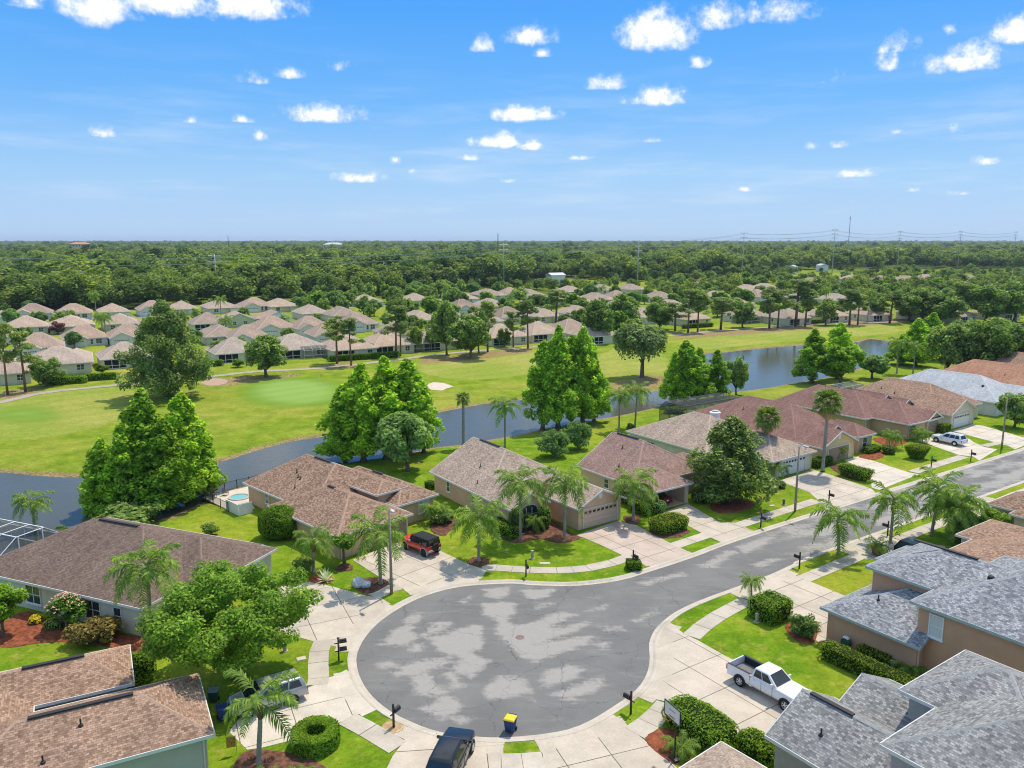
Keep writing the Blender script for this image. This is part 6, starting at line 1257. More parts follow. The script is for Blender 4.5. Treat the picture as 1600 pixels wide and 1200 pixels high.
# ------------------------------------------------------------ near plants
g = gp('c1', 1065, 795); tree('oak_near', g, 8.6, 12.6, 'broad leafy oak with pale trunk on the lawn beside the curved walk', name='oak_tree', rz=1.1)
gm = G(1138, 783); tree('magnolia', gm, 10.6, 9.8, 'dense dark magnolia with glossy leaves in a red mulch bed', name='magnolia_tree', rz=.4)
for lb, a in (('tall curved palm rising beside the umber roof left of the oak', ('c1', 675, 660, 330)), ('palm with drooping fronds in front of the silver van', ('c1', 1158, 1192, 935)), ('palm in the mulch bed beside the white boulders', ('h1', 1105, 1050, 720)),
    ('short palm near the corner of the brown roofed garage', ('h1', 612, 965, 760)), ('palm in a round mulch ring beside the driveway of the red off-roader', ('h2', 415, 1022, 745)), ('tall palm in front of the arched window', ('h2', 720, 862, 480)), ('tall palm left of the tan garage door', ('h2', 1045, 855, 480)), ('palm between the tan garage and the open garage', ('h3', 515, 915, 670)),
    ('verge palm opposite the white garage with a bulging trunk', ('c7', 770, 932, 790)), ('tallest verge palm with heavy drooping fronds', ('c7', 1003, 882, 715)), ('leaning palm behind the verge by the dark car', ('c7', 1186, 850, 660)), ('slim palm standing beside a leaning one near the dark car', ('c7', 1268, 866, 745)), ('slanting palm on the lawn near the chestnut roof', ('c7', 1300, 838, 720))):
    palm_px(*a[:3], a[3], lb, sc=.9 if 'short' in lb else 1.05 if 'silver van' in lb else 1.28, n=11 if 'silver van' in lb else None)
palm_px('p', 789, 700, 640, 'tall royal palm on the near pond bank behind the taupe roof', sc=1.15); palm_px('p', 967, 674, 622, 'royal palm on the bank beside a twin near the cypress row', sc=1.05); palm_px('p', 992, 667, 615, 'royal palm on the bank closest to the moss oak', sc=1.1); palm_px('p', 52, 822, 768, 'palm at the water edge behind the white pool cage', sc=.95)
palm_px('p', 724, 697, 622, 'thin fan palm on the pond bank', kind='fan', sc=.8, n=24); palm_px('p', 1194, 728, 655, 'stout fan palm beside the dusty tan garage roof', kind='fan', sc=1.25, n=34, dry=5); palm_px('h4', 778, 832, 330, 'tall fan palm with pale dry skirt in front of the plain red roof', kind='fan', sc=1.35, n=36, dry=16)
palm_px('c3', 1068, 442, 365, 'small thin palm beside the cubic hedge', kind='small', sc=1.1)
for lb, a in (('small palm in the red mulch bed by the turret bay', ('h4', 1268, 645, 560)), ('second small palm leaning in the bed by the turret bay', ('h4', 1305, 665, 580)), ('small palm at the garage corner near the white SUV', ('h5', 650, 905, 820)), ('small palm leaning beside the white SUV', ('h5', 690, 930, 850)), ('small palm in front of the white garage', ('h4', 420, 890, 800)), ('small palm leaning before the white garage door', ('h4', 480, 855, 800)),
    ('bushy young palm under the arched window', ('h2', 830, 800, 720)), ('young palm against the brown stucco wall', ('h6', 730, 1150, 1080)), ('young palm beside the yellow gable', ('h4', 880, 740, 670))): palm_px(*a[:3], a[3], lb, kind='small', sc=1.3)
for i, (x, y) in enumerate(((1480, 600), (1540, 590))): palm_px('h1', x, y, 500, ('red tipped garden palm beside the white blind window', 'green garden palm beside the entry path')[i], kind='small', sc=1.2)
for i, (x, y) in enumerate(((60, 1245), (215, 1250))): palm_px('c2', x, y, 1235, ('low fern palm at the foot of the ring hedge lawn', 'low spreading fern palm below the ring hedge')[i], kind='small', sc=.9)
palm_px('c3', 750, 1140, 1110, 'yellow green palm clump in the bed by the basketball hoop', kind='small', sc=1.2)
palm_px('p', 1401, 584, 540, 'tall slim palm beside the cypress at the pond end', sc=1.1); palm_px('p', 1426, 586, 545, 'second tall slim palm beyond the brown roof', sc=1.1); palm_px('p', 1475, 585, 555, 'lower palm against the dark oaks beyond the grey roof', sc=1.1)
# agave
g = gp('h1', 700, 1030); o = thing('agave', 'spiky pale agave rosette in red mulch', 'agave', (*g, .05)); sp = MB(); sp.face([(0, -.05, 0), (.5, -.07, .28), (1.05, 0, .5), (.5, .07, .28), (0, .05, 0)]); sm = sp.mesh('blade', L_AGAVE)
for i in range(34): ob('blade', sm, o, rot=(0, -.9 + 1.3 * (i / 34), i * 2.399), sc=.8 + .4 * random.random())
# bushes
hedge('large round dark green bush beside the brown roofed garage', gp('h1', 365, 700), 4.2, 4.0, 3.4, 0, 2.5, L_HEDGE, 130, .1, name='bush', cat='bush', seed=77)
tree('small_tree', gp('h1', 838, 898), 3.2, 2.6, 'small multi stemmed tree at the corner of the tan garage', name='small_tree'); tree('loose_bush', G(328, 836), 1.5, 2.2, 'small shrub alone on the lawn by the pool terrace', name='bush', cat='bush', crown='foliage')
tree('loose_bush', G(200, 818), 3.2, 9.0, 'spreading shrub at the foot of the tall cypress group', name='bush', cat='bush', crown='foliage')
o = tree('myrtle', gp('c1', 300, 590), 3.2, 3.1, 'crape myrtle with pale pink blossom by the sand stucco wall', name='crape_myrtle')
rs = np.random.RandomState(3); nn = 130; th = rs.uniform(0, 6.28, nn); ph = rs.uniform(.3, 1.5, nn); pp = np.stack([1.35 * np.cos(th) * np.cos(ph), 1.35 * np.sin(th) * np.cos(ph), 1.7 + 1.15 * np.sin(ph)], 1); cl_ = np.hstack([pp, np.full((nn, 1), .1)]); ps, nr_, sz_ = clump_leaves(cl_, 330, .05, 4); ob('blossom', leafmesh('blossom', ps, nr_, sz_, L_PINK, .8, 3), o)
tree('oak_lime', gp('c1', 15, 610), 4.6, 4.2, 'dense bright green shrub tree beside the garden path', name='bush', cat='bush', crown='foliage'); tree('bronze_bush', gp('c1', 420, 640), 2.1, 4.2, 'bronze and green mounded bush under the sash window', name='bush', cat='bush', crown='foliage')
for lb, x, y, w_ in (('yellow croton clump beside the garden path', 165, 552, 1.1), ('yellow croton clump beside the bronze bush', 478, 580, 1.1)): hedge(lb, gp('c1', x, y), w_, w_, .7, 0, 2.2, L_YEL, 160, .07, name='bush', cat='bush', seed=x)
hedge('dark low bush in the red mulch near the garden path', gp('c1', 240, 575), 1.6, 1.2, .8, 0, 2.2, L_OAKM, 130, .08, name='bush', cat='bush', seed=2); hedge('tall leafy hedge column at the end of the courtyard roof', gp('c1', 618, 815), 1.4, 2.4, 2.2, R(118), 3, L_HEDGE, 90, .09, seed=8)
ring_hedge('ring shaped clipped hedge with a hollow centre beside the driveway', gp('c2', 268, 1095), 1.08, .4, 1.1)
K30 = R(34.8)
hedge('cubic clipped hedge at the corner of the lawn', gp('c3', 1150, 525), 3.0, 2.7, 1.75, K30, 9, L_HEDGE, 110, seed=11)
hedge('long boxy hedge running along the brown stucco house', G(1357, 1058), 7.8, 1.35, 1.3, R(124.8), 9, L_HEDGE, 85, seed=12, top=L_HEDGEY); hedge('small boxy hedge against the brown stucco wall', gp('h6', 465, 1048), 2.6, 1.2, 1.15, R(124.8), 9, L_HEDGEY, 110, seed=13)
hedge('big oval dome hedge between the driveway and the basketball hoop', gp('c3', 838, 1050), 5.4, 3.0, 1.7, R(124), 3, L_HEDGE, 100, seed=14); hedge('rounded hedge by the corner of the grey garage', gp('c3', 1095, 1150), 2.6, 1.8, 1.5, R(124), 3, L_HEDGE, 110, seed=15)
hedge('oval clipped hedge with lime green top on the lawn by the open garage', gp('h3', 772, 980), 4.9, 3.0, 1.6, R(35), 4, L_HEDGE, 100, taper=.15, seed=16, top=L_HEDGEY)
hedge('small clipped shrub wrapped round a mailbox', gp('c6', 942, 882), 1.5, 1.4, .95, 0, 5, L_HEDGE, 140, seed=17)
hedge('bowl shaped clipped hedge on the lawn by the turret bay', gp('h4', 1470, 735), 3.6, 3.0, 2.0, K30, 6, L_HEDGE, 90, taper=.55, seed=18, top=L_HEDGEY); hedge('wedge shaped clipped hedge beside the pale driveway', gp('h4', 1015, 880), 5.2, 2.2, 1.6, R(125), 6, L_HEDGE, 80, taper=.35, seed=19)
hedge('boxy hedge at the corner of the yellow gable', gp('h4', 770, 790), 4.0, 1.4, 1.3, K30, 8, L_HEDGE, 80, seed=20); hedge('low rounded hedge under the turret windows', gp('h4', 1140, 690), 4.0, 1.6, 1.1, K30, 3, L_HEDGE, 80, seed=21); hedge('small dark globe shrub at the foot of the twin small palms', gp('h4', 1262, 700), 1.9, 1.8, 1.3, 0, 2.4, L_OAKM, 110, seed=22)
hedge('bright boxy shrub beside the white garage and the SUV', gp('h5', 885, 835), 2.6, 1.4, 1.6, K30, 6, L_HEDGEY, 80, seed=23); hedge('dark globe shrub in front of the white garage', gp('h4', 445, 950), 2.2, 1.6, .9, 0, 2.3, L_OAKM, 100, seed=24)
hedge('low boxy hedge below the left wall of the taupe roofed house', gp('h2', 600, 815), 4.6, 1.7, 1.3, R(125), 7, L_HEDGE, 90, seed=25); hedge('tall narrow cone shrub left of the arched window', gp('h2', 688, 815), 1.5, 1.5, 2.9, 0, 3, L_OAKM, 100, .09, seed=26); hedge('tall narrow cone shrub right of the arched window', gp('h2', 893, 775), 1.5, 1.5, 2.6, 0, 2.4, L_OAKM, 100, .09, seed=27)
hedge('tan topped globe shrub at the open garage corner', gp('h3', 683, 850), 2.2, 2.1, 1.6, 0, 2.3, L_GREYG, 110, seed=28); hedge('dark boxy shrubs along the open garage side wall', gp('h3', 580, 850), 3.4, 2.0, 1.5, R(125), 4, L_HEDGE, 90, seed=29); hedge('dark shrub in the gap between the two bungalows', gp('h3', 480, 790), 2.5, 1.6, 1.5, R(125), 3, L_OAKM, 90, seed=30)
hedge('dark shrub tucked under the magnolia', gp('h3', 1030, 775), 3.0, 2.0, 1.5, 0, 2.5, L_OAKM, 90, seed=31); hedge('small dark box shrub at the back corner of the taupe roofed house', gp('h2', 60, 485), 1.6, 1.2, 1.0, R(125), 5, L_HEDGE, 100, seed=32)
tree('loose_bush', gp('c4', 460, 580), 2.0, 2.6, 'upright leafy shrub in the bed beside the driveway', name='bush', cat='bush', crown='foliage'); tree('loose_bush', gp('h1', 540, 970), 1.8, 2.2, 'dark shrub beside the short palm', name='bush', cat='bush', crown='foliage'); tree('loose_bush', gp('h2', 150, 740), 1.7, 3.2, 'leafy garden shrubs by the entry path of the brown roofed house', name='bush', cat='bush', crown='foliage')
tree('olive_bush', G(868, 714), 4.2, 5.6, 'olive green feathery shrub behind the taupe roof', name='bush', cat='bush', crown='foliage'); tree('olive_bush', G(905, 702), 4.6, 5.0, 'paler olive shrub tree beside the rosy roof', name='bush', cat='bush', crown='foliage')
for i, (x, y, w_) in enumerate(((1500, 846, 3.6), (1525, 838, 3.8), (1550, 832, 3.4))): tree(('olive_bush', 'loose_bush', 'round_bush')[i], G(x, y), 2.8, w_, ('pale flowering shrub in front of the chestnut roof', 'leafy green shrub beside the pale flowering one', 'dark round shrub at the corner of the chestnut roof')[i], name='bush', cat='bush', crown='foliage')
tree('oak0', G(1585, 668), 6.2, 6.6, 'round green street tree in front of the white bungalow', name='tree')
tree('loose_bush', G(1055, 645), 1.4, 4.5, 'low grassy shrub on the pond bank near the cypress row', name='bush', cat='bush', crown='foliage'); tree('loose_bush', G(1150, 630), 1.6, 4.5, 'low shrub on the bank by the bronze pool cage', name='bush', cat='bush', crown='foliage'); tree('round_bush', G(985, 672), 1.2, 1.6, 'small dark shrub between the royal palms', name='bush', cat='bush', crown='foliage')
tree('round_bush', gp('c8', 268, 800), 1.5, 1.8, 'small bright bush at the water edge beside the pool cage', name='bush', cat='bush', crown='foliage')

# ------------------------------------------------------------ pond cypresses and golf trees
ci = 0
def cyp(lst, where):
    global ci
    hs_ = [zat(x, yt, G(x, y)) for x, y, yt, wp in lst]; rk = [sorted(hs_, reverse=True).index(h) for h in hs_]; nm = ['tallest', 'second tallest', 'third tallest', 'fourth tallest', 'fifth tallest', 'sixth tallest']; nm[len(lst) - 1] = 'shortest'
    for (x, y, yt, wp), k in zip(lst, rk): tree_px('cypress%d' % (ci % 4), x, y, yt, wp, '%s bald cypress %s' % (nm[k], where), 'cypresses ' + where, name='cypress_tree'); ci += 1
cyp([(235, 787, 586, 112), (292, 774, 596, 92), (168, 794, 662, 80), (200, 797, 640, 76), (318, 768, 662, 62), (262, 792, 640, 84)], 'in the big clump between the umber roof and the pond')
cyp([(540, 716, 592, 80), (568, 719, 563, 80), (604, 714, 552, 88), (640, 710, 557, 84), (662, 706, 592, 56)], 'in the clump on the bank behind the brown roof')
cyp([(848, 669, 528, 64), (872, 667, 505, 68), (893, 662, 520, 58), (910, 661, 508, 70), (928, 657, 552, 46)], 'with bare dark trunks in the row at the canal edge')
cyp([(1052, 632, 548, 42), (1070, 630, 530, 60), (1090, 626, 542, 48), (1118, 623, 546, 44)], 'in the short row where the canal meets the pond')
cyp([(1268, 598, 513, 60), (1308, 592, 503, 54), (1430, 572, 497, 52), (1452, 562, 488, 48), (1408, 570, 522, 46)], 'at the right hand pond bank')
tree_px('oak2', 1150, 617, 553, 40, 'dark little tree at the end of the short cypress row'); tree_px('oak_grey', 637, 736, 641, 100, 'round grey green tree on the lawn behind the brown roof', name='round_tree', rz=.5); tree_px('oak_lime', 1312, 606, 537, 76, 'yellow green round tree behind the red dormer roof'); tree_px('oak_grey', 1362, 592, 553, 52, 'thin grey green tree behind the brown roof at the pond')
tree_px('big_oak', 262, 620, 470, 126, 'huge dark oak standing on the golf course', name='oak_tree', rz=2.0); tree_px('moss_oak', 1003, 590, 504, 96, 'oak hung with grey moss on the fairway edge', name='oak_tree'); tree_px('oak1', 416, 590, 524, 78, 'round oak with dark shade beside the cart path', name='oak_tree')
for x, y, yt, wp in ((1480, 585, 505, 84), (1530, 588, 500, 94), (1575, 582, 505, 84), (1615, 575, 500, 90), (1500, 562, 498, 76), (1555, 560, 497, 80), (1590, 556, 503, 70)): tree_px('oak%d' % (x % 3), x, y, yt, wp, 'full dark oak in the grove behind the orange roof', 'oaks in the grove behind the orange roof', name='oak_tree')
pi_ = 0
for x, y, yt, wp in ((12, 617, 503, 46), (40, 612, 513, 52), (527, 569, 494, 50), (549, 572, 497, 42), (619, 558, 474, 46), (626, 557, 482, 36), (762, 550, 470, 42), (802, 543, 484, 34), (825, 545, 464, 40), (868, 510, 452, 52), (1075, 520, 449, 42), (1090, 519, 452, 40), (1126, 515, 464, 52), (1055, 517, 470, 46), (1202, 513, 447, 44), (1215, 512, 452, 40), (1243, 510, 433, 60), (1258, 510, 448, 42), (1327, 508, 452, 48), (1340, 508, 458, 36), (1390, 505, 453, 48), (1500, 500, 440, 56)):
    tree_px('pine%d' % (pi_ % 3), x, y, yt, wp, 'tall slash pine with bare trunk along the cart path', 'pines along the cart path', name='pine_tree'); pi_ += 1
for k, (x, y, yt, wp) in enumerate(((72, 604, 558, 60), (698, 555, 470, 48), (735, 560, 488, 72), (788, 542, 512, 28), (934, 535, 468, 62), (975, 514, 455, 66), (1030, 514, 470, 56), (1440, 503, 450, 76), (1470, 505, 455, 70), (1540, 503, 442, 78), (1585, 503, 440, 80), (910, 520, 478, 44), (748, 552, 480, 40), (375, 560, 528, 46), (345, 560, 530, 40), (460, 556, 530, 36), (650, 550, 510, 30), (680, 548, 505, 34), (1160, 512, 470, 44), (1290, 508, 466, 40), (1420, 500, 462, 50), (1365, 500, 462, 44))): tree_px('oak%d' % (k % 3), x, y, yt, wp, 'oak between the cart path and the far bungalows', 'oaks between the cart path and the far bungalows', name='oak_tree')

# ------------------------------------------------------------ the far subdivision
def mid_house(kind):
    roofm = (SH_MID, SH_MID2, SH_MID, SH_MID, SH_MID2)[kind]; wall = (STUCCO_Y, STUCCO_W, STUCCO_Y, STUCCO_GN, STUCCO_BL)[kind]; W_ = 7.2
    if kind == 0: bl = [B_((-8, 8), (-W_, W_), (6.5, 6.5), s=.42, r='b'), B_((2, 10.5), (-W_ + .1, -.5), (3.3, 0), s=.42)]
    elif kind == 1: bl = [B_((-8.5, 7), (-W_, W_), (6, 6), s=.46, r='b'), B_((-11, 2), (-.6, W_ - .05), (0, 3.2), s=.45)]
    elif kind == 2: bl = [B_((-9, 9), (-W_ + .4, W_ - .4), (6, 6), s=.44), B_((-10.5, 0), (-W_ + .42, -1.5), (2.6, 0), s=.44)]
    else: bl = [B_((-9, 9), (-W_ + 1, W_ - 1), (0, 5), s=.42), B_((-5, 8), (W_ - 3, W_ + .8), (3, 3), s=.42)]
    wins = {0: [(0, '-a', -4.5, .8, 1.6, 1.4, 'sash'), (0, '-b', 0, .9, 1.2, 1.3, 'sash'), (0, '+b', 2, .9, 1.2, 1.3, 'sash')], 1: [(0, '-a', -4.0, .7, 1.9, 1.6, 'sash'), (0, '-a', -1.8, .7, .9, 1.5, 'sash'), (0, '-b', -2, .9, 1.2, 1.3, 'sash')], 2: [(0, '-a', 3.4, .7, 1.8, 1.5, 'sash'), (0, '-b', 2, .9, 1.2, 1.3, 'sash'), (0, '-b', -3, .9, 1.2, 1.3, 'sash')], 3: [(0, '-a', -2.2, .7, 1.6, 1.5, 'sash'), (0, '-a', 2.2, .7, 1.6, 1.5, 'sash'), (0, '-b', 1, .9, 1.2, 1.3, 'sash')], 4: [(0, '-a', -2.2, .5, 2.4, 1.8, 'sash'), (0, '-a', 2.4, .8, 1.2, 1.3, 'sash')]}[kind]
    doors = {1: [(1, '-a', 3.3, 4.9, 2.15, GDOOR_W, True)], 2: [(1, '-a', -4.2, 4.4, 2.15, GDOOR_W, False)]}.get(kind, [])
    h_, f_ = house('bungalow', '', (0, 0), 0, bl, wall, roofm, wins=wins, doors=doors, vents=[(0, 1, 2.2, 'pipe'), (0, 2.5, -3, 'cap')])
    if kind == 0:   # screened porch at the back, facing the fairway
        x0 = f_[0]['-a']; MB().box(x0 - .02, .4, .3, x0 - .005, 6.2, 2.3).ob('porch_shade', DARK, h_)  # thin black panel on the wall stands for the shade inside the porch
        for y in (.4, 2.3, 4.2, 6.2): MB().box(x0 - .12, y - .06, 0, x0 - .021, y + .06, 2.4).ob('porch_post', WHITE, h_)
        MB().box(x0 - .11, .46, .9, x0 - .022, 6.14, 1.0).ob('porch_rail', WHITE, h_)
    return h_
MIDP = [mid_house(k) for k in range(5)]
MIDL = {0: 'cream bungalow with beige hip roof and screened back porch in the far subdivision', 1: 'white bungalow with beige roof and white front garage in the far subdivision', 2: 'cream bungalow with beige hip roof and side garage wing in the far subdivision', 3: 'green gabled bungalow in the far subdivision', 4: 'pale blue gabled bungalow in the far subdivision'}
mid_used = [False] * 5; mid_pos = []
def put_mid(x, y, kind, wpx=None, rot=None, zpk=5.4):
    g = G(x, y, zpk); g = (g[0], g[1] + 1.0)
    if any((g[0] - q[0]) ** 2 + (g[1] - q[1]) ** 2 < 11.5 ** 2 for q in mid_pos): return
    mid_pos.append(g); t_ = math.hypot(*g); s_ = 1.0 if not wpx else min(1.12, max(.86, wpx * (HCAM - zpk) / ((y - 600) / FPX * CP + SP) / FPX / 14.8))
    if not mid_used[kind]: o = MIDP[kind]; mid_used[kind] = True
    else: o = copy_tree(MIDP[kind])
    rot = random.choice((118, 120, 122)) if rot is None else rot
    o.location = (g[0], g[1], 0); o.rotation_euler = (0, 0, R(rot)); o.scale = (s_, s_, 1.0); o['label'] = MIDL[kind]; o['group'] = 'bungalows of the far subdivision: ' + ('porch', 'front garage', 'side wing', 'green', 'blue')[kind]
MID = [(49, 477, 1, 55), (112, 477, 1, 55), (174, 475, 2, 48), (235, 472, 1, 40), (282, 471, 2, 40), (342, 469, 2, 54), (395, 467, 1, 48), (37, 496, 0, 61), (108, 494, 2, 69), (185, 491, 2, 57), (240, 492, 0, 50), (322, 491, 0, 44), (367, 486, 3, 55), (57, 524, 1, 55), (127, 511, 1, 58), (197, 509, 1, 46), (340, 508, 2, 46), (384, 511, 1, 46), (86, 545, 0, 99), (190, 538, 0, 75), (362, 531, 0, 60), (-8, 560, 0, 90), (-20, 510, 1, 60), (-15, 482, 2, 50),
 (436, 467, 2, 50), (484, 477, 2, 49), (425, 484, 4, 56), (422, 497, 1, 64), (480, 497, 1, 53), (570, 461, 2, 36), (648, 459, 2, 42), (532, 480, 2, 34), (555, 492, 1, 40), (590, 490, 1, 40), (652, 486, 2, 40), (455, 525, 0, 92), (540, 526, 0, 76), (600, 521, 0, 72), (675, 516, 0, 56), (722, 457, 2, 32), (762, 452, 2, 46), (795, 451, 1, 36), (825, 452, 2, 34), (720, 470, 1, 36), (765, 467, 2, 36), (838, 462, 1, 42), (890, 447, 2, 32), (940, 445, 2, 32), (985, 444, 2, 32), (897, 461, 2, 36), (930, 458, 2, 42), (962, 456, 1, 30), (965, 471, 2, 34), (790, 482, 1, 38), (842, 481, 2, 36), (900, 478, 2, 36), (780, 509, 0, 72), (840, 505, 0, 50), (890, 501, 0, 44), (925, 508, 0, 44), (715, 500, 0, 50),
 (1047, 469, 2, 30), (1150, 468, 1, 42), (1165, 481, 0, 34), (1168, 445, 2, 24), (1195, 443, 2, 24), (1182, 454, 1, 26), (1232, 484, 0, 30), (1075, 485, 0, 40), (1100, 436, 2, 22), (1268, 434, 2, 26), (1292, 481, 0, 40), (1332, 430, 2, 28), (1375, 432, 1, 40), (1417, 431, 2, 24), (1450, 429, 2, 32), (1302, 479, 0, 45), (1360, 479, 0, 40), (1305, 459, 2, 34), (1517, 431, 2, 26), (1490, 481, 0, 40), (1010, 482, 2, 34), (1440, 478, 0, 40), (1560, 478, 0, 40), (1240, 455, 2, 30), (620, 505, 2, 40), (1120, 455, 2, 28), (1030, 456, 2, 28), (510, 507, 1, 40), (700, 485, 2, 36), (750, 488, 2, 36)]
for x, y, k, wp in MID: put_mid(x, y, k, wp)
# screen cages at the golf side porches
wc = plain('cage_white', (.62, .63, .62), .5)
for k, (x, y) in enumerate(((497, 558), (558, 556), (645, 549), (675, 545), (832, 531), (1165, 505))):
    g = G(x, y); cage('white framed screen porch behind a far bungalow', g, 120, (-3, 3), (-4.5, 4.5), 2.4, 3.2, wc, 2.2, name='screen_porch', rise=1.4, group='screen porches behind the far bungalows')
# streets of the far subdivision
for q in ([(-60, 560), (60, 540), (160, 531), (300, 520), (430, 514), (520, 512), (640, 502), (760, 495), (880, 490), (1000, 484), (1120, 478), (1250, 470), (1400, 465)], [(-60, 508), (80, 500), (200, 496), (320, 489), (440, 484), (560, 480), (700, 468), (820, 464), (950, 460)]):
    pl = spline(gl('p', q), 6); l_, r2 = offset(pl, 3.6), offset(pl, -3.6); mb = MB()
    for i in range(len(pl) - 1): mb.face([(p[0], p[1], .03) for p in (l_[i], r2[i], r2[i + 1], l_[i + 1])])
    struct(mb.ob('far_street', plain('far_asphalt', (.2, .195, .19), .95, var=.1)))
for x, y, cy in ((151, 500, 463), (346, 505, 470), (353, 532, 503), (165, 522, 500), (940, 470, 452), (1355, 503, 460), (797, 482, 465), (1290, 480, 455), (160, 520, 498)): palm_px('p', x, y, cy, 'palm among the far bungalows', group='palms among the far bungalows', sc=1.25)
tree_px('purple_tree', 90, 523, 503, 32, 'purple leaved tree among the far bungalows')
# clipped hedges along the far lots
for k, (x, y, L_) in enumerate(((125, 596, 16), (310, 575, 12), (105, 600, 8), (570, 562, 20), (700, 545, 14), (1090, 512, 14), (1280, 505, 16))): hedge('dark clipped hedge behind a far bungalow', G(x, y), L_, 1.6, 1.6, R(27), 9, L_HEDGE, 40, .16, seed=60 + k, group='hedges behind the far bungalows')
for k, (x, y) in enumerate(((20, 588), (372, 575), (160, 583), (430, 572))): tree('round_bush', G(x, y), 2.2, 3.2, 'round dark bush behind a far bungalow', 'round bushes behind the far bungalows', name='bush', cat='bush', crown='foliage')
# loose trees between the far houses
rr = random.Random(5); placed = []
def far_trees(n, x0, x1, y0, y1, hmin, hmax, gap=7.0):
    k = 0; tries = 0
    while k < n and tries < n * 40:
        tries += 1; x, y = rr.uniform(x0, x1), rr.uniform(y0, y1); g = G(x, y)
        if any((g[0] - q[0]) ** 2 + (g[1] - q[1]) ** 2 < 10.5 ** 2 for q in mid_pos) or any((g[0] - q[0]) ** 2 + (g[1] - q[1]) ** 2 < gap ** 2 for q in placed): continue
        if g[1] > forest_y(g[0]) + 5: continue
        if any(abs(g[0] / g[1] - q[0] / q[1]) * q[1] < 7 and q[1] - 30 < g[1] < q[1] for q in mid_pos) and rr.random() < .8: continue
        placed.append(g); k += 1; h = rr.uniform(hmin, hmax)
        kd = rr.choice(('oak0', 'oak1', 'oak2', 'far_oak', 'far_oak2', 'oak_grey')); sz = 'tall' if h > hmin + (hmax - hmin) * .6 else 'low'; kn = {'oak_grey': 'grey green spreading tree', 'far_oak': 'dense dark leafy tree', 'far_oak2': 'bright leafy tree'}.get(kd, 'round oak')
        tree(kd, (g[0], g[1], 0), h, h * rr.uniform(.85, 1.25), '%s %s among the far bungalows' % (sz, kn), '%s %ss among the far bungalows' % (sz, kn), name='garden_tree')
far_trees(55, 0, 700, 470, 560, 3.5, 7.5); far_trees(40, 480, 720, 462, 500, 6, 10); far_trees(45, 700, 1000, 446, 530, 5, 9.5); far_trees(150, 1000, 1620, 424, 500, 5, 9.5, 6.0)

# ------------------------------------------------------------ forest to the horizon (one mass)
rs = np.random.RandomState(9); P_ = []
clear = [gl('p', q) for q in ([(800, 452), (830, 436), (900, 434), (930, 444), (880, 452)], [(1240, 436), (1250, 428), (1300, 427), (1300, 436)], [(1060, 438), (1060, 432), (1160, 430), (1160, 437)])]
def scatter(n, d0, d1, jit, hmin, hmax, half):
    y = np.sqrt(rs.uniform(d0 ** 2, d1 ** 2, n)); x = rs.uniform(-half, half, n) * (y + 40); q = np.stack([x, y], 1); keep = (y > forest_y(x) + 4) & ~in_any(q, clear)
    q = q[keep]; return q, rs.uniform(hmin, hmax, len(q))
def fill(n, x0, x1, y0, y1, hmin, hmax):
    q = np.array([G(x, y) for x, y in zip(rs.uniform(x0, x1, n), rs.uniform(y0, y1, n))]); keep = ~in_any(q, clear) & (q[:, 1] < forest_y(q[:, 0]) + 6)
    for m_ in mid_pos: keep &= ~((np.abs(q[:, 0] / q[:, 1] - m_[0] / m_[1]) * m_[1] < 9) & (q[:, 1] < m_[1] + 10) & (q[:, 1] > m_[1] - 34))
    q = q[keep]; return q, rs.uniform(hmin, hmax, len(q))
sets = [fill(600, 1010, 1700, 423, 478, 5, 9), fill(90, 560, 1000, 440, 462, 6, 10), scatter(6500, 330, 800, 0, 8, 18, .82), scatter(7000, 800, 1600, 0, 11, 18, .8), scatter(9000, 1600, 3400, 0, 13, 21, .8), scatter(7000, 3400, 9000, 0, 16, 24, .8)]
pts = np.vstack([s_[0] for s_ in sets]); hs = np.concatenate([s_[1] for s_ in sets]); hs = hs * np.where(rs.uniform(size=len(hs)) < .12, 1.35, 1.0) * np.array([1 + .22 * mnoise.noise(Vector((x * .006, y * .006, 2))) for x, y in pts])
me = bpy.data.meshes.new('forest'); me.from_pydata([(x, y, 0) for x, y in pts], [], []); at = me.attributes.new('hgt', 'FLOAT', 'POINT'); at.data.foreach_set('value', hs.astype(np.float32))
fo = ob('forest', me); fo['kind'] = 'stuff'; fo['label'] = 'dense green woodland stretching from the far bungalows to the horizon'; fo['category'] = 'forest'
pc = bpy.data.collections.new('forest_prototypes')
for i in range(5):
    r2 = random.Random(100 + i); cl = []
    for k in range(20):
        d = Vector((r2.gauss(0, 1), r2.gauss(0, 1), r2.gauss(0, 1))).normalized() * r2.uniform(.3, 1) ** .5; r_ = r2.uniform(.1, .2); cl.append((d.x * .34, d.y * .34, .56 + d.z * (.34 if i < 3 else .38), r_))
    ps, nr_, sz_ = clump_leaves(cl, 950, .044, 100 + i, .5, .85, .5); pc.objects.link(bpy.data.objects.new('forest_crown', leafmesh('forest_crown', ps, nr_, sz_, L_FOREST, .7, i, .1)))
gn = bpy.data.node_groups.new('scatter_forest', 'GeometryNodeTree'); gn.interface.new_socket('Geometry', in_out='INPUT', socket_type='NodeSocketGeometry'); gn.interface.new_socket('Geometry', in_out='OUTPUT', socket_type='NodeSocketGeometry')
T = NT(gn); gi = T.node('NodeGroupInput'); go = T.node('NodeGroupOutput'); ci_ = T.node('GeometryNodeCollectionInfo'); ci_.inputs['Collection'].default_value = pc; ci_.inputs['Separate Children'].default_value = True; ci_.inputs['Reset Children'].default_value = True
na = T.node('GeometryNodeInputNamedAttribute', data_type='FLOAT'); na.inputs['Name'].default_value = 'hgt'; rn = T.node('FunctionNodeRandomValue', data_type='FLOAT'); rn.inputs[2].default_value = .85; rn.inputs[3].default_value = 1.5; rn.inputs['Seed'].default_value = 3
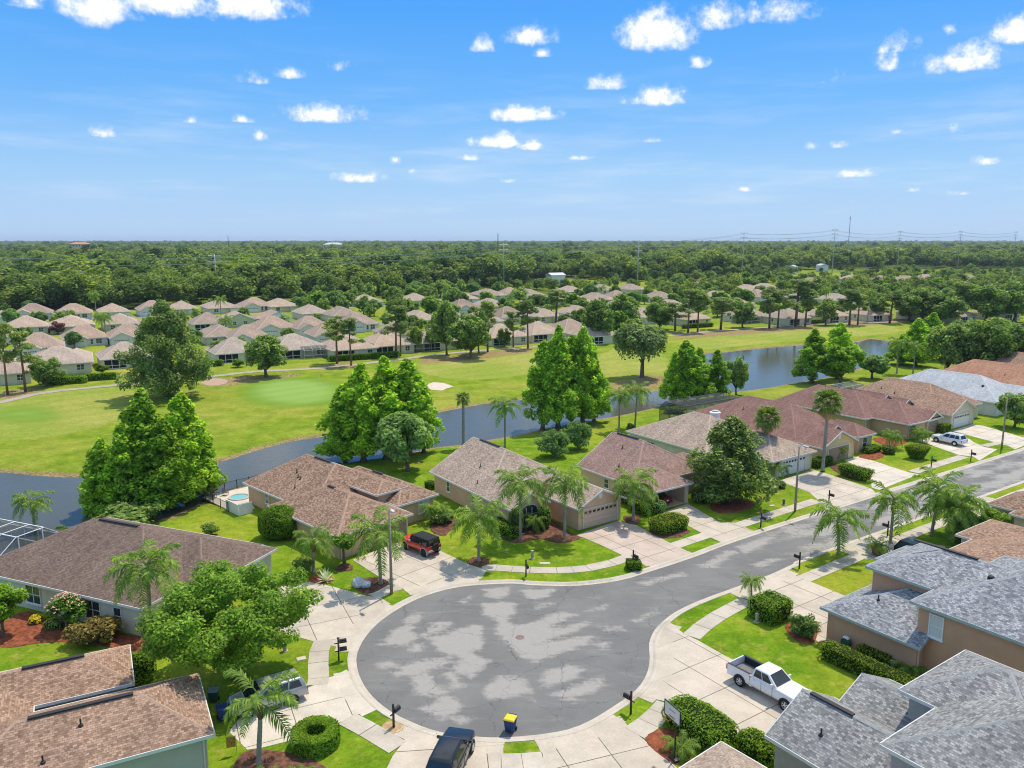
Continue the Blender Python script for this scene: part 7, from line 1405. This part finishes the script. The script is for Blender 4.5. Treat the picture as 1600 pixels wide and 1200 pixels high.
rz_ = T.node('FunctionNodeRandomValue', data_type='FLOAT_VECTOR'); rz_.inputs[0].default_value = (0, 0, 0); rz_.inputs[1].default_value = (0, 0, 6.283)
wmul = T.math('MULTIPLY', na.outputs[0], rn.outputs[1]); cx = T.node('ShaderNodeCombineXYZ', {0: wmul, 1: wmul, 2: na.outputs[0]})
ri = T.node('FunctionNodeRandomValue', data_type='INT'); ri.inputs[4].default_value = 0; ri.inputs[5].default_value = 4; ri.inputs['Seed'].default_value = 8
ip = T.node('GeometryNodeInstanceOnPoints', {'Points': gi.outputs[0], 'Instance': ci_.outputs[0], 'Rotation': rz_.outputs[0], 'Scale': cx.outputs[0], 'Instance Index': ri.outputs[2]}); ip.inputs['Pick Instance'].default_value = True
T.l.new(ip.outputs[0], go.inputs[0]); fo.modifiers.new('scatter', 'NODES').node_group = gn

# ------------------------------------------------------------ power line
def pylon(label, g, h, arms, r_=.45):
    o = thing('power_pylon', label, 'power pylon', (*g, 0), R(120), 'steel power line poles'); MB().tube([(0, 0, 0), (0, 0, h)], [r_, r_ * .45], 10).ob('pole', GALV, o, smooth=True)
    for i in range(arms):
        z = h - 1.2 - i * 3.4; MB().tube([(0, -3.4, z + .3), (0, 0, z), (0, 3.4, z + .3)], .16, 6).ob('cross_arm', GALV, o)
        for y in (-3.3, 3.3): MB().lathe([(.12, 0), (.16, -.4), (.1, -.9)], 8, (0, y, z + .2)).ob('insulator', plain('insulator', (.3, .2, .16), .4), o)
    return o
PYL = [(-260, 430, 470, 0, 33), (335, 397, 455, 1, 0), (787, 380, 540, 1, 0), (998, 375, 600, 2, 0), (1163, 362, 640, 2, 0), (1305, 357, 690, 3, 0), (1407, 360, 800, 2, 0), (1502, 360, 880, 2, 0), (1588, 361, 960, 2, 0)]
tops = []
for x, yt, dist, arms, hh in PYL:
    d = pdir(x, yt); k = dist / d.y; g = (d.x * k, dist); h = HCAM + d.z * k if not hh else 30.0
    tops.append((g, h)); pylon('grey steel power pole with cross arms rising above the forest', g, h, max(1, arms + (1 if arms else 1)))
wm_ = plain('wire', (.5, .5, .42), .5, metal=.3)
for (g0, h0), (g1, h1) in zip(tops, tops[1:]):
    for k, (dy, dz) in enumerate(((-3.3, -1.6), (3.3, -1.6), (-3.3, -5.0), (3.3, -5.0))):
        n = 14; nx, ny = -math.sin(R(120)) * dy * -1, math.cos(R(120)) * dy; sag = .018 * math.hypot(g1[0] - g0[0], g1[1] - g0[1])
        q = [(g0[0] + (g1[0] - g0[0]) * i / n - math.sin(R(120)) * dy, g0[1] + (g1[1] - g0[1]) * i / n + math.cos(R(120)) * dy, h0 + dz + (h1 - h0) * i / n - sag * 4 * (i / n) * (1 - i / n)) for i in range(n + 1)]
        tag(MB().tube(q, .1, 4).ob('power_line', wm_), 'thin power cable strung between steel poles above the forest', 'cable', 'cables strung between the power poles')
def mast(label, x, yt, dist, r_=.4, m_=None):
    d = pdir(x, yt); k = dist / d.y; h = HCAM + d.z * k; o = thing('radio_mast', label, 'mast', (d.x * k, dist, 0)); MB().tube([(0, 0, 0), (0, 0, h * .97)], [r_, r_ * .6], 6).ob('mast', m_ or GALV, o); MB().tube([(0, 0, h * .97), (0, 0, h)], r_ * .3, 5).ob('antenna', BLACK, o)
    for a in range(3): MB().box(.5, -.2, h * .93, .75, .2, h * .97, M=Matrix.Rotation(a * 2.09, 4, 'Z')).ob('panel_antenna', WHITE, o)
mast('tall slim radio mast standing well above the right hand tree line', 1329, 337, 1000, .5); mast('dark phone mast behind the middle power pole', 778, 364, 1150, .8, BLACK); mast('short distant phone mast on the left horizon', 356, 367, 1700, .8, BLACK)
# far buildings above the canopy
def block(label, x, y, dist, w_, h, wm2, rm, fl=4):
    d = pdir(x, y); k = dist / d.y; gx_ = d.x * k; o = thing('apartment_block', label, 'building', (gx_, dist, 0)); MB().box(-w_ / 2, 0, 0, w_ / 2, w_ * .4, h).ob('wall', wm2, o); rf = MB(); e = 1.0
    rf.add([(-w_ / 2 - e, -e, h), (w_ / 2 + e, -e, h), (w_ / 2 + e, w_ * .4 + e, h), (-w_ / 2 - e, w_ * .4 + e, h), (-w_ / 4, w_ * .2, h + w_ * .1), (w_ / 4, w_ * .2, h + w_ * .1)], [(0, 1, 5, 4), (2, 3, 4, 5), (1, 2, 5), (3, 0, 4), (3, 2, 1, 0)]); rf.ob('roof', rm, o)
    for i in range(6):
        for j in range(fl): MB().box(-w_ / 2 + w_ * (i + .3) / 6, -.06, h * (j + .3) / fl, -w_ / 2 + w_ * (i + .7) / 6, -.005, h * (j + .75) / fl).ob('window', PANE, o)
block('tan block with orange tiled roof rising from the forest at the left horizon', 122, 385, 1500, 34, 24, STUCCO_Y, plain('tile_orange', (.5, .22, .12), .8, var=.1), 4); block('long low white building on the horizon in the middle of the forest', 520, 387, 1900, 46, 21, STUCCO_W, plain('roof_white', (.6, .6, .6), .6), 2); block('small white building at the far left horizon', 54, 386, 1700, 18, 15, STUCCO_W, MATS['roof_white'], 2)
for k, (x, y, dist) in enumerate(((780, 415, 640), (868, 426, 600), (1238, 414, 720), (1285, 375 + 37, 760), (1480, 393, 950), (1575, 392, 1000), (1380, 388, 1050), (1440, 395, 900))):
    gq = G(x, y, 8.0) if y > 405 else G(x, y, 14.0); o = thing('shed', 'pale metal roof showing through the trees', 'shed', (*gq, 0), R(30 * k), 'pale roofs among the far trees'); zz = 7.0 if y > 405 else 13.0; MB().box(-6, -4, 0, 6, 4, zz - .6).ob('wall', STUCCO_W, o); MB().add([(-6.4, -4.4, zz - .6), (6.4, -4.4, zz - .6), (6.4, 4.4, zz - .6), (-6.4, 4.4, zz - .6), (-6.4, 0, zz + 1), (6.4, 0, zz + 1)], [(0, 1, 5, 4), (2, 3, 4, 5), (1, 2, 5), (3, 0, 4)]).ob('roof', plain('metal_roof', (.55, .57, .6), .4), o)

# ------------------------------------------------------------ haze: even air round the whole scene
HZ = True
if HZ:
    m = bpy.data.materials.new('haze'); m.use_nodes = True; t = NT(m.node_tree); t.n.clear()
    vol = t.node('ShaderNodeVolumePrincipled', {'Color': (.66, .82, 1.0, 1), 'Density': .00007, 'Anisotropy': .2}); out = t.node('ShaderNodeOutputMaterial'); t.l.new(vol.outputs[0], out.inputs['Volume'])
    hz = MB().box(-12000, -300, -5, 12000, 11000, 62).ob('haze', m); hz['kind'] = 'stuff'
for o in list(bpy.data.objects):
    if o.type == 'EMPTY' and o.get('label') == '' : pass
